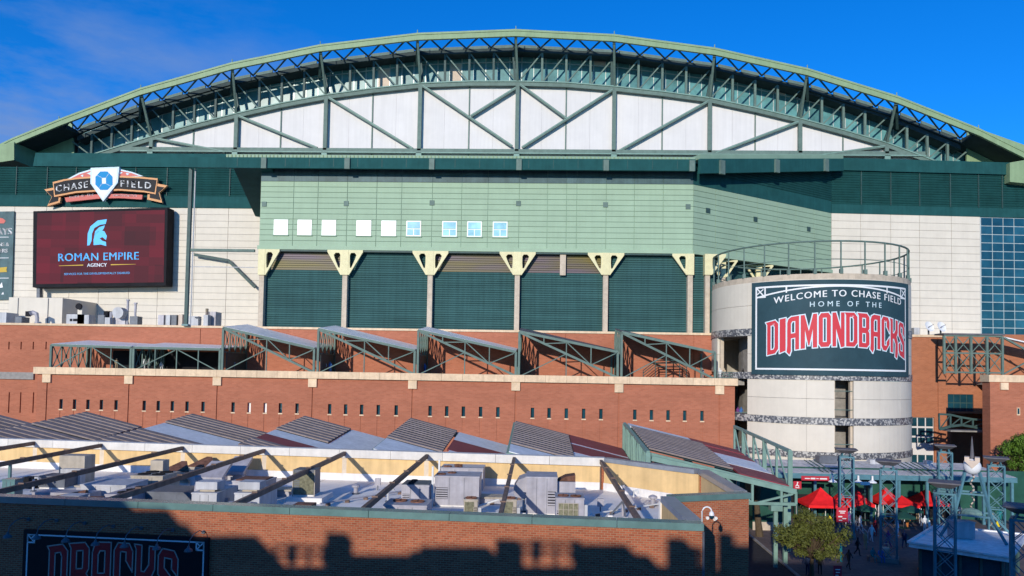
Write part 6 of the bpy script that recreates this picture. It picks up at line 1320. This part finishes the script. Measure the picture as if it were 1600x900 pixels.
# tents
def tent(label, px, py, w, hpeak=1.5, m_='red', ze=2.3):
    p = PZ(px, py, ze); t = T('canopy_tent', label, 'tent', (p.x, p.y, 0), 'red tents in front of the shops'); h = w / 2
    q = [(-h, -h), (h, -h), (h, h), (-h, h)]; c = MB(); N_ = 6
    for i in range(4):                                   # sagging cloth panels
        a, b = Vector((*q[i], 0)), Vector((*q[(i + 1) % 4], 0))
        rows_ = []
        for k in range(N_ + 1):
            s = k / N_; rows_.append([Vector((p.x, p.y, ze)) + a.lerp(b, u) * (1 - s) + Vector((0, 0, hpeak * (s ** 1.35))) for u in (0, .25, .5, .75, 1)])
        for k in range(N_):
            for u in range(4): c.add([rows_[k][u], rows_[k][u + 1], rows_[k + 1][u + 1], rows_[k + 1][u]], [(0, 1, 2, 3)])
    c.build('cloth', m_, t, smooth=True)
    for i in range(4):
        a, b = q[i], q[(i + 1) % 4]; MB().add([Vector((p.x + a[0], p.y + a[1], ze)), Vector((p.x + b[0], p.y + b[1], ze)), Vector((p.x + b[0], p.y + b[1], ze - .3)), Vector((p.x + a[0], p.y + a[1], ze - .3))], [(0, 1, 2, 3)]).build('valance', m_, t)
        MB().bar((p.x + a[0] * .98, p.y + a[1] * .98, 0), (p.x + a[0] * .98, p.y + a[1] * .98, ze), .06).build('leg', 'steel_w', t)
tent('large red peaked tent left of the leftmost pylon', 1282, 785, 4.2, 1.75)
tent('small red tent touching the leftmost pylon on its left', 1312, 786, 2.4, 1.35)
tent('red tent between first and second pylons', 1340, 785, 2.9, 1.4)
tent('flat fronted red tent with white post right of second pylon', 1409, 786, 3.0, .9)
tent('tilted red tent at the right end of the tent row', 1448, 783, 3.6, 1.5)
tent('red tent hidden partly behind the second pylon', 1384, 781, 3.0, 1.5)
# red signs, banner, yellow warning sign
def board(name, label, px, py0, py1, wpx, Y, m_, marks, post=True, tilt=0):
    p = P(px, (py0 + py1) / 2, Y); z1, z0 = Z(px, py0, Y), Z(px, py1, Y); w = wpx * Y / FPX; t = T(name, label, 'sign', (p.x, Y, 0))
    MB().box(p.x - w / 2, p.x + w / 2, Y, Y + .08, z0, z1).build('face', m_, t)
    if marks:
        mb = MB()
        for pg in marks: fill2d(mb, [[(p.x - w / 2 + a * w, z0 + b * (z1 - z0)) for a, b in pg]], lambda u, v: Vector((u, Y - .012, v)))
        mb.build('marks', 'sw', t, fix=False)
    if post: MB().box(p.x - .05, p.x + .05, Y + .09, Y + .17, 0, z1).build('post', 'steeldk', t)
    return t
rc = lambda a, b, c, d: [(a, b), (c, b), (c, d), (a, d)]
board('red_square_sign', 'square red sign with white snake letter mark left of the large tent', 1246, 752, 764, 12, 84, 'redsign', [[(.45, .92), (.62, .9), (.52, .6), (.75, .35), (.62, .3), (.45, .5), (.3, .3), (.22, .36), (.42, .62)], rc(.25, .12, .75, .22)])
board('shop_fascia_sign', 'long red shop sign with white script above the large tent', 1274, 744, 751, 42, 84.6, 'redsign', [rc(.12, .35, .3, .55), rc(.33, .3, .5, .62), rc(.53, .38, .62, .55), rc(.66, .3, .92, .6)], False)
board('red_banner', 'red banner with white lines hanging on the leftmost pylon', 1316, 793, 816, 17, PZ(1322, 701, 9.3).y - 1.4, 'redsign', [rc(.2, .72, .8, .78), rc(.3, .6, .72, .66), rc(.15, .34, .5, .42), rc(.5, .22, .85, .28), rc(.2, .1, .5, .16)], True)
board('red_menu_sign', 'red standing sign with white lines at the bottom edge, right of tree', 1309, 884, 906, 12, 60, 'redsign', [rc(.2, .7, .8, .76), rc(.25, .5, .75, .56), rc(.2, .3, .6, .35)])
board('white_arrow_sign', 'small white and red directional sign above the tents between pylons', 1352, 753, 758, 14, 85.5, 'sw', None, True)
p = P(1297, 812, 72); ys_ = T('warning_sign', 'bright yellow warning sign behind the palo verde tree', 'sign', (p.x, 72, 0))
flat('warn', (.8, .6, .02)); MT['warn'] = bpy.data.materials['warn']
MB().prism([Vector((p.x - .35, 72, p.z - .3)), Vector((p.x + .35, 72, p.z - .3)), Vector((p.x + .22, 72, p.z + .05)), Vector((p.x, 72, p.z + .38)), Vector((p.x - .22, 72, p.z + .05))], (0, .06, 0)).build('face', 'warn', ys_); MB().bar((p.x, 72.1, 0), (p.x, 72.1, p.z), .06).build('post', 'steeldk', ys_)
p = P(1536, 812, 66); y2_ = T('warning_sign', 'small yellow sign on the derrick leg above the kiosk', 'sign', (p.x, 64, 4)); MB().prism([Vector((p.x - .22, 64, p.z - .2)), Vector((p.x + .22, 64, p.z - .2)), Vector((p.x, 64, p.z + .3))], (0, .05, 0)).build('face', 'warn', y2_)
# patio tables with green umbrellas
for i, (px, py, lab) in enumerate(((1338, 812, 'green parasol over a table, leftmost beside the red banner'), (1352, 822, 'green parasol and table left of second pylon, nearer one'), (1366, 806, 'green parasol just left of second pylon, under the tents'), (1408, 812, 'green parasol right of the second pylon by white post'), (1424, 824, 'green parasol and table nearest the kiosk corner'), (1436, 806, 'green parasol under the tilted red tent'), (1412, 835, 'green parasol at the front of the table group'))):
    p = PZ(px, py, 0); t = T('patio_parasol', lab, 'parasol', tuple(p), 'green parasols on the plaza')
    MB().lathe((p.x, p.y, 0), [(.3, 0), (.3, .06), (.03, .08), (.03, 2.4)], 8).build('pole', 'hvacd', t)
    c = MB(); n = 8
    for k in range(n):
        a, b = 2 * math.pi * k / n, 2 * math.pi * (k + 1) / n; c.add([(p.x + 1.25 * math.cos(a), p.y + 1.25 * math.sin(a), 1.95), (p.x + 1.25 * math.cos(b), p.y + 1.25 * math.sin(b), 1.95), (p.x, p.y, 2.5)], [(0, 1, 2)]); c.add([(p.x + 1.25 * math.cos(a), p.y + 1.25 * math.sin(a), 1.95), (p.x + 1.25 * math.cos(b), p.y + 1.25 * math.sin(b), 1.95), (p.x + 1.25 * math.cos(b), p.y + 1.25 * math.sin(b), 1.8), (p.x + 1.25 * math.cos(a), p.y + 1.25 * math.sin(a), 1.8)], [(0, 1, 2, 3)])
    c.build('canopy', 'umb', t); tb = T('patio_table', lab.replace('parasol', 'round patio table beneath the parasol', 1).replace(' and table', '').replace(' over a table', ''), 'table', tuple(p), 'green tables on the plaza'); MB().lathe((p.x, p.y, 0), [(.6, .7), (.6, .75), (.04, .76)], 12).build('table_top', 'umb', tb); MB().lathe((p.x, p.y, 0), [(.3, .02), (.05, .06), (.05, .7)], 8).build('pedestal', 'hvacd', tb)
# queue barrier rails
bq = T('queue_barrier', 'bare steel queue barrier between the red banner and second pylon', 'barrier', tuple(PZ(1350, 840, 0)))
a, b = PZ(1338, 828, 0), PZ(1356, 848, 0)
for h in (.5, 1.0): MB().bar(a + Vector((0, 0, h)), b + Vector((0, 0, h)), .07).build('rail', 'hvac', bq)
for k in range(4): q = a.lerp(b, k / 3); MB().bar(q, q + Vector((0, 0, 1)), .07).build('post', 'hvac', bq)

# ================================================================== TREES
def tree(name, label, base, trunk_h, cz, rx, ry, rz_, n, m_, seed, leaf=.16, group=None, clumps=26):
    rn = random.Random(seed); base = Vector(base); t = T(name, label, 'tree', tuple(base), group)
    tr = MB(); c = base + Vector((0, 0, cz))
    tr.tube([base, base + Vector((rn.uniform(-.1, .1), 0, trunk_h * .5)), base + Vector((rn.uniform(-.2, .2), .1, trunk_h))], [.22, .17, .13], 8)
    cl = []
    for k in range(clumps):
        a = rn.uniform(0, 2 * math.pi); el = rn.uniform(-.75, 1); rr = rn.uniform(.4, 1.12) ; v = Vector((math.cos(a) * math.sqrt(1 - el * el) * rx, math.sin(a) * math.sqrt(1 - el * el) * ry, el * rz_)) * rr
        cl.append((c + v, rn.uniform(.45, .95)))
    for q, s in cl: m = (base + Vector((0, 0, trunk_h))).lerp(q, .55) + Vector((0, 0, -.15)); tr.tube([base + Vector((0, 0, trunk_h * .95)), m, q], [.085, .05, .015], 5)
    tr.build('trunk', 'trunk', t)
    vs, fs = [], []
    sc_ = min(rx, rz_) * .27
    for i in range(n):
        q, s = cl[rn.randrange(len(cl))]; d = Vector((rn.gauss(0, 1), rn.gauss(0, 1), rn.gauss(0, .75))); d = d.normalized() * (rn.random() ** .45) * sc_ * s * 1.35
        p_ = q + d; nrm = (d.normalized() + Vector((rn.gauss(0, .6), rn.gauss(0, .6), rn.gauss(0, .6) + .3))).normalized(); u = nrm.orthogonal().normalized(); u.rotate(Matrix.Rotation(rn.uniform(0, 6.28), 3, nrm)); v = nrm.cross(u); l_ = leaf * rn.uniform(.6, 1.3)
        o = len(vs); vs += [p_ - u * l_, p_ + v * l_ * .45, p_ + u * l_, p_ - v * l_ * .45]; fs.append((o, o + 1, o + 2, o + 3))
    m2 = MB(); m2.v = vs; m2.f = fs; m2.m = [0] * len(fs); o = m2.build('crown', m_, t, fix=False); return t
b = PZ(1268, 903, 0); tree('palo_verde_tree', 'feathery yellow green tree on the plaza, its lower half in shade', (b.x, b.y, 0), 1.8, 3.35, 2.95, 2.6, 2.0, 11500, 'leafy', 5, .115, clumps=84)
b = PZ(1596, 790, 0); tree('leafy_tree', 'bright green leafy tree at the right edge before the brick block', (b.x + .8, b.y, 0), 3.2, 6.6, 2.9, 2.6, 3.2, 12500, 'leafg', 9, .15, clumps=74)
# dark slender trunk behind the near building corner
q = PZ(1187, 838, 0); tt_ = T('palm_trunk', 'dark curved bare trunk between near brick corner and mint post', 'tree', tuple(q)); MB().tube([(q.x, q.y, 0), (q.x - .15, q.y, 1.5), (q.x - .35, q.y, 3.5), (q.x - .2, q.y, 5.2)], [.42, .33, .3, .36], 9).build('trunk', 'trunk', tt_)
wb = PZ(1198, 818, 0); w_ = T('bollard', 'short pale bollard beside the mint green canopy post', 'bollard', tuple(wb)); MB().lathe(wb, [(.13, 0), (.13, 1.9), (.09, 2.0), (.001, 2.03)], 10).build('shaft', 'steel_w', w_)

# ================================================================== PEOPLE
def person_mesh(pose):
    bm = bmesh.new()
    J = dict(pel=(0, 0, .94), ch=(0, .01, 1.28), nk=(0, 0, 1.48), hd=(0, -.02, 1.6), ht=(0, -.01, 1.74))
    if pose == 'stand': L_ = [(-.10, 0, .9), (-.11, -.02, .5), (-.12, .02, .08), (-.13, -.12, .04)]; R_ = [(.10, 0, .9), (.11, -.01, .5), (.12, .03, .08), (.14, -.12, .04)]; LA = [(-.2, 0, 1.42), (-.26, .02, 1.13), (-.25, -.08, .88)]; RA = [(.2, 0, 1.42), (.27, .02, 1.13), (.24, -.1, .9)]
    elif pose == 'walk': L_ = [(-.10, 0, .9), (-.1, -.18, .52), (-.1, -.22, .08), (-.1, -.36, .06)]; R_ = [(.10, 0, .9), (.1, .08, .5), (.1, .34, .14), (.1, .26, .04)]; LA = [(-.2, 0, 1.42), (-.25, .14, 1.15), (-.23, .16, .9)]; RA = [(.2, 0, 1.42), (.25, -.1, 1.15), (.2, -.28, .98)]
    else: L_ = [(-.10, 0, .5), (-.13, -.42, .5), (-.13, -.42, .08), (-.13, -.55, .04)]; R_ = [(.10, 0, .5), (.13, -.42, .5), (.13, -.42, .08), (.13, -.55, .04)]; LA = [(-.2, 0, .98), (-.26, -.05, .72), (-.2, -.28, .62)]; RA = [(.2, 0, .98), (.26, -.05, .72), (.2, -.28, .62)]
    dz_ = -.42 if pose == 'sit' else 0
    V = {}
    def add(k, p, r): V[k] = (bm.verts.new(p), r); return V[k][0]
    for k, r in (('pel', .15), ('ch', .155), ('nk', .06), ('hd', .095), ('ht', .075)): p = J[k]; add(k, (p[0], p[1], p[2] + dz_), r)
    e = lambda a, b: bm.edges.new((a, b))
    for a, b in (('pel', 'ch'), ('ch', 'nk'), ('nk', 'hd'), ('hd', 'ht')): e(V[a][0], V[b][0])
    for nm_, ch_, st, rr in (('l', L_, 'pel', (.09, .062, .045, .04)), ('r', R_, 'pel', (.09, .062, .045, .04)), ('la', LA, 'ch', (.062, .042, .035)), ('ra', RA, 'ch', (.062, .042, .035))):
        pv_ = V[st][0]
        for i, p in enumerate(ch_): v = add(nm_ + str(i), p, rr[i]); e(pv_, v); pv_ = v
    bm.verts.ensure_lookup_table(); me = bpy.data.meshes.new('body'); order = [V[k][1] for k in V]; bm.to_mesh(me); bm.free()
    o = bpy.data.objects.new('tmp', me); COL.objects.link(o); md = o.modifiers.new('s', 'SKIN'); md.use_smooth_shade = True
    for i, r in enumerate(order): me.skin_vertices[0].data[i].radius = (r * (1.25 if i in (0, 1) else 1), r)
    me.skin_vertices[0].data[0].use_root = True
    sd = o.modifiers.new('u', 'SUBSURF'); sd.levels = sd.render_levels = 1
    dg_ = bpy.context.evaluated_depsgraph_get(); m2 = bpy.data.meshes.new_from_object(o.evaluated_get(dg_)); bpy.data.objects.remove(o); m2.name = 'body'
    hip = (.94 if pose != 'sit' else .56)
    for p in m2.polygons:                                # 0 shirt, 1 trousers, 2 skin, 3 hair, 4 shoe
        c = p.center; arm = abs(c.x) > .205 and c.z < (1.22 + dz_) and c.z > (.55 if pose == 'sit' else .8)
        p.use_smooth = True
        if c.z > 1.5 + dz_: p.material_index = 3 if (c.z > 1.68 + dz_ or c.y > .02) else 2
        elif c.z > 1.46 + dz_: p.material_index = 2
        elif arm: p.material_index = 2
        elif c.z < .1: p.material_index = 4
        elif c.z < hip: p.material_index = 1
        else: p.material_index = 0
    return m2
PM = {k: person_mesh(k) for k in ('stand', 'walk', 'sit')}
SHC = dict(blue=(.05, .16, .45), white=(.7, .7, .7), black=(.02, .02, .022), red=(.45, .03, .04), grey=(.25, .25, .27), teal=(.02, .22, .24), navy=(.02, .035, .09), tan=(.45, .34, .22), khaki=(.38, .30, .18), jeans=(.06, .10, .2), orange=(.6, .2, .05), purple=(.16, .05, .2))
for k, v in SHC.items(): MT['cloth_' + k] = mat('cloth_' + k, v, .85, 0, .08, 6)
MT['skin'] = flat('skin', (.48, .27, .18), .6); MT['hair'] = flat('hair', (.03, .02, .015), .7); MT['shoe'] = flat('shoe', (.05, .05, .05), .6)
def person(label, pos, shirt, pants, pose='stand', rz=0, grp='people on the plaza'):
    me = PM[pose].copy(); me.materials.clear()
    for m_ in ('cloth_' + shirt, 'cloth_' + pants, 'skin', 'hair', 'shoe'): me.materials.append(MT[m_])
    o = bpy.data.objects.new('person', me); COL.objects.link(o); o.location = pos; o.rotation_euler = (0, 0, rz); ORG[o.name] = Vector(pos); tag(o, label, 'person', grp); return o
PL = [
 ('person in black shirt and pale blue shorts, walking right of the shaded tree', 1326, 889, 'black', 'blue', 'walk', .4), ('person in teal top and tan trousers next to the person in black', 1314, 878, 'teal', 'tan', 'stand', 1),
 ('person in dark clothes standing beside the tree trunk', 1281, 898, 'black', 'navy', 'stand', 2.5), ('person in navy shirt left of the tree trunk', 1262, 899, 'navy', 'black', 'stand', -1),
 ('person in white shirt near the queue barrier', 1362, 846, 'white', 'grey', 'walk', .3), ('person in red shirt behind the queue barrier', 1368, 838, 'red', 'jeans', 'stand', 2),
 ('person in blue shirt at the foot of second pylon', 1402, 838, 'blue', 'jeans', 'stand', .8), ('person in orange shirt at the lower middle of the plaza', 1441, 892, 'orange', 'black', 'walk', 1.2),
 ('person in grey shirt by the leftmost pylon base', 1334, 834, 'grey', 'black', 'stand', 0), ('person in white shirt walking past the leftmost pylon', 1344, 830, 'white', 'jeans', 'walk', 1.6),
 ('person in purple top under the small red tent', 1327, 822, 'purple', 'black', 'stand', 0), ('person in white shirt under red tent right of second pylon', 1424, 806, 'white', 'navy', 'stand', .5),
 ('person in tan shirt beside the white tent post', 1434, 812, 'tan', 'jeans', 'stand', 3), ('person in blue shirt at right end of tent row', 1456, 804, 'blue', 'grey', 'stand', 1), ('person in red shirt under tilted red tent', 1446, 816, 'red', 'black', 'walk', 2),
 ('person in white shirt near the kiosk left corner', 1452, 838, 'white', 'black', 'stand', 1), ('person in black shirt among the tables', 1396, 818, 'black', 'jeans', 'stand', 2.2), ('person in teal shirt among the green tables', 1378, 822, 'teal', 'black', 'walk', -.6),
 ('person in white shirt under large red tent', 1286, 806, 'white', 'jeans', 'stand', 0), ('person in red shirt left of large red tent', 1242, 802, 'red', 'grey', 'stand', .5), ('person in grey top behind kiosk roof', 1500, 812, 'grey', 'black', 'stand', 0), ('person in tan shirt right of the derrick', 1551, 826, 'tan', 'navy', 'walk', 1),
 ('person in purple shirt at lower left of kiosk', 1413, 856, 'navy', 'khaki', 'walk', 2.4), ('person in red top beside kiosk glass wall, near bottom edge', 1462, 894, 'red', 'jeans', 'stand', 1.5)]
PL += [('person in %s shirt and %s trousers, %s' % (a, b, w_), px, py, a, b, po, ro) for a, b, w_, px, py, po, ro in (
 ('white', 'black', 'in front of the large red tent', 1270, 808, 'stand', .4), ('navy', 'tan', 'behind the tree near the red square sign', 1252, 806, 'walk', 1), ('red', 'navy', 'beside the leftmost pylon under the small tent', 1308, 812, 'stand', 2), ('grey', 'jeans', 'below the tent between the pylons', 1346, 810, 'walk', 0),
 ('black', 'grey', 'below the tent between the pylons, right one', 1357, 812, 'stand', 1), ('white', 'tan', 'left of the second pylon near the parasols', 1373, 812, 'stand', 2), ('orange', 'jeans', 'right of the second pylon by the parasols', 1418, 826, 'walk', 3), ('white', 'red', 'near the kiosk left corner, second', 1445, 830, 'stand', .2),
 ('tan', 'black', 'behind the tall pylon at the kiosk', 1470, 812, 'walk', 1.4), ('teal', 'grey', 'right of the derrick legs', 1562, 818, 'stand', 2.2), ('purple', 'jeans', 'crossing before the second pylon', 1388, 856, 'walk', -1), ('khaki', 'black', 'near the queue barrier, front end', 1352, 858, 'stand', 1.9), ('black', 'red', 'at the lower right of the tree', 1340, 868, 'walk', .9))]
for lab, px, py, a, b, po, r_ in PL: person(lab, PZ(px, py, 0), a, b, po, r_)
# a seated group on a bench with a bag
q = PZ(1372, 878, 0); bn_ = T('bench', 'low bench holding two seated people in the shaded plaza', 'bench', tuple(q))
for k in range(3): MB().box(q.x - .9, q.x + .9, q.y + .05 + .15 * k, q.y + .17 + .15 * k, .42, .46).build('seat_slat', 'brown', bn_)
for s in (-.75, .75): MB().box(q.x + s - .04, q.x + s + .04, q.y + .05, q.y + .48, 0, .42).build('leg', 'hvacd', bn_)
person('person in blue shirt sitting on the bench, right one', q + Vector((.35, .2, -.02)), 'blue', 'black', 'sit', 0); person('person in teal shirt sitting on the bench, left one', q + Vector((-.4, .2, -.02)), 'teal', 'jeans', 'sit', .3)
g_ = PZ(1384, 874, 0); hb = T('waste_bin', 'tan bin right of the seated people on the plaza', 'bin', tuple(g_)); MB().lathe(g_, [(.3, 0), (.36, .95), (.38, 1.0), (.3, 1.12), (.05, 1.15)], 14).build('drum', 'tan', hb); MB().tube([g_ + Vector((-.3, 0, 1.1)), g_ + Vector((-.25, 0, 1.45)), g_ + Vector((.25, 0, 1.45)), g_ + Vector((.3, 0, 1.1))], .04, 6).build('hood', 'tan', hb)
# on the terrace and in the tower
DY = YD + 2.2
for lab, px, a, b, po, yy in (('person in white shirt at the tower entrance on the terrace', 1125, 'white', 'tan', 'stand', DY), ('person in tan shirt right behind at the tower entrance', 1132, 'tan', 'khaki', 'walk', DY + .8), ('person in black shirt at right end of terrace railing', 1161, 'black', 'navy', 'stand', YD + 1.6),
        ('person in white shirt in the dark terrace left of second canopy post', 225, 'white', 'grey', 'stand', YU - 4), ('person in grey shirt beside the one in white in the flat canopy', 232, 'grey', 'white', 'stand', YU - 4.4), ('person in white seated in the second flat canopy', 252, 'white', 'grey', 'sit', YU - 4),
        ('person in white shirt in the shade of third canopy, left one', 357, 'white', 'grey', 'stand', YU - 5), ('person in pale shirt in the shade of third canopy, right one', 365, 'grey', 'white', 'stand', YU - 5), ('person in white shirt in the shade of fourth canopy', 508, 'white', 'blue', 'stand', YU - 5), ('person in blue shirt in the shade of fourth canopy', 516, 'blue', 'grey', 'stand', YU - 5.2), ('person in blue shirt in the shade of fifth canopy', 664, 'blue', 'grey', 'stand', YU - 5), ('person in grey shirt under the right-end canopy', 1098, 'grey', 'white', 'stand', YU - 4), ('person in tan top under left end flat canopy', 182, 'tan', 'white', 'stand', YU - 4)):
    person(lab, Vector((X(px, 570, yy), yy, dz + (.0 if po != 'sit' else .0))), a, b, po, random.uniform(-1, 1), 'people on the brick terrace')
for k, (px, c) in enumerate(((1153, 'purple'), (1158, 'blue'))): pz = bands[3] + .02; person(('person in purple shirt in the dark tower opening' if k == 0 else 'person in blue shirt in the dark tower opening'), Vector((X(px, 640, YD + 3), YD + 3, 10.6)), c, 'black', 'stand', 0, 'people in the tower')
fl_ = MB().box(X(1147, 640, YD + 3), X(1172, 640, YD + 3), YD + 1.0, YD + 7, 10.3, 10.58).build('landing', 'conc', TW)
MB().bar((X(1148, 645, YD + 1.2), YD + 1.2, 11.6), (X(1170, 645, YD + 1.2), YD + 1.2, 11.6), .09).build('guard_rail', 'steel', TW)

# ================================================================== THE GARAGE BEHIND THE VIEWER (throws the shadow on the near wall and plaza)
YGA = -16.0
gar = T('parking_garage', 'concrete parking garage across the street that throws the long low shadow', 'building', (0, YGA - 6, 0))
k_s = lambda p: (p.y - YGA) / SUN.y
def caster(px0, px1, pyt, d0=0., d1=1.2, name='parapet', zb=0., par=gar):
    pa, pb = PPL(px0, pyt, A_, B_), PPL(px1, pyt, A_, B_); ta, tb = k_s(pa), k_s(pb)
    qa, qb = pa - SUN * ta, pb - SUN * tb
    return MB().hexa([(qa.x, YGA, zb), (qb.x, YGA, zb), (qb.x, YGA - d1, zb), (qa.x, YGA - d1, zb), (qa.x, YGA, qa.z), (qb.x, YGA, qb.z), (qb.x, YGA - d1, qb.z), (qa.x, YGA - d1, qa.z)]).build(name, 'greyc', par)
caster(-500, 178, 760, name='stair_tower', d1=8); caster(178, 262, 795, name='stair_tower', d1=5); caster(262, 292, 818, name='stair_tower', d1=4)
caster(-400, 1172, 884, name='parapet'); caster(292, 326, 838, name='shadow_block', d1=3); caster(326, 400, 836, name='shadow_block', d1=3); caster(400, 414, 850, name='shadow_block', d1=3); caster(414, 428, 866, name='shadow_block', d1=3)  # unseen blocks shaped to cast the bumps in the wall shadow
caster(509, 540, 832, name='lamp_plinth'); caster(560, 656, 866, name='shadow_block', d1=2); caster(656, 762, 853, name='shadow_block', d1=2); caster(640, 670, 860, name='shadow_block', d1=2); caster(774, 806, 842, name='lamp_plinth')
for ga, gb_, gt in ((428, 509, 852), (541, 560, 868), (806, 898, 846), (1068, 1096, 856)):   # unseen rails and boxes added to mottle the wall shadow
    q_ = PPL((ga + gb_) / 2, gt, A_, B_); zr_ = (q_ - SUN * k_s(q_)).z
    qa_, qb_ = PPL(ga, gt, A_, B_), PPL(gb_, gt, A_, B_); xa_, xb2_ = (qa_ - SUN * k_s(qa_)).x, (qb_ - SUN * k_s(qb_)).x
    for dz_r in (0, .4): MB().box(xa_, xb2_, YGA - .12, YGA - .02, zr_ - dz_r - .14, zr_ - dz_r).build('shadow_rail', 'greyc', gar)
    n_ = max(2, int((xb2_ - xa_) / .75))
    for k in range(n_ + 1):
        x_ = lerp(xa_, xb2_, k / n_); MB().box(x_ - .07, x_ + .07, YGA - .15, YGA - .01, zr_ - 1.4, zr_).build('shadow_post', 'greyc', gar)
        if k % 2: MB().box(x_ - .24, x_ + .2, YGA - .3, YGA - .16, zr_ - .75, zr_ + .12).build('shadow_box', 'greyc', gar)
caster(898, 978, 850, name='shadow_block', d1=2); caster(978, 1012, 866, name='shadow_block', d1=2); caster(1041, 1068, 840, name='lamp_plinth')
p0 = PPL(1140, 850, C_, D_) - SUN * k_s(PPL(1140, 850, C_, D_)); p1 = PPL(1131, 832, C_, D_) - SUN * k_s(PPL(1131, 832, C_, D_))
MB().box(p0.x - .4, p0.x + 9, YGA - 1.2, YGA, 0, p0.z).build('shadow_block', 'greyc', gar); MB().box(p1.x - .35, p1.x + .35, YGA - .7, YGA, 0, p1.z).build('lamp_plinth', 'greyc', gar)
# unseen taller wing, stepped to shade the plaza and let sun onto the kiosk roof
def back(p): return p - SUN * k_s(p)
qa, qb, qc, qd, qe = (back(p) for p in (PZ(1400, 822, 0), PZ(1424, 842, 3.3), PZ(1458, 836, 3.3), PZ(1548, 860, 3.3), PZ(1640, 880, 3.3)))
for a, b, z in ((p0.x + 9.01, qb.x, qa.z), (qb.x + .01, qc.x, qc.z - 4.2), (qc.x + .01, qd.x, qa.z - .3), (qd.x + .01, qd.x + 40, qd.z - 4.5)): MB().box(a, b, YGA - 12, YGA - .3, 0, z).build('shade_wing', 'greyc', gar)
MB().box(-60, p0.x + 9, YGA - 30, YGA - 1.3, 0, 15.0).build('deck', 'greyc', gar)
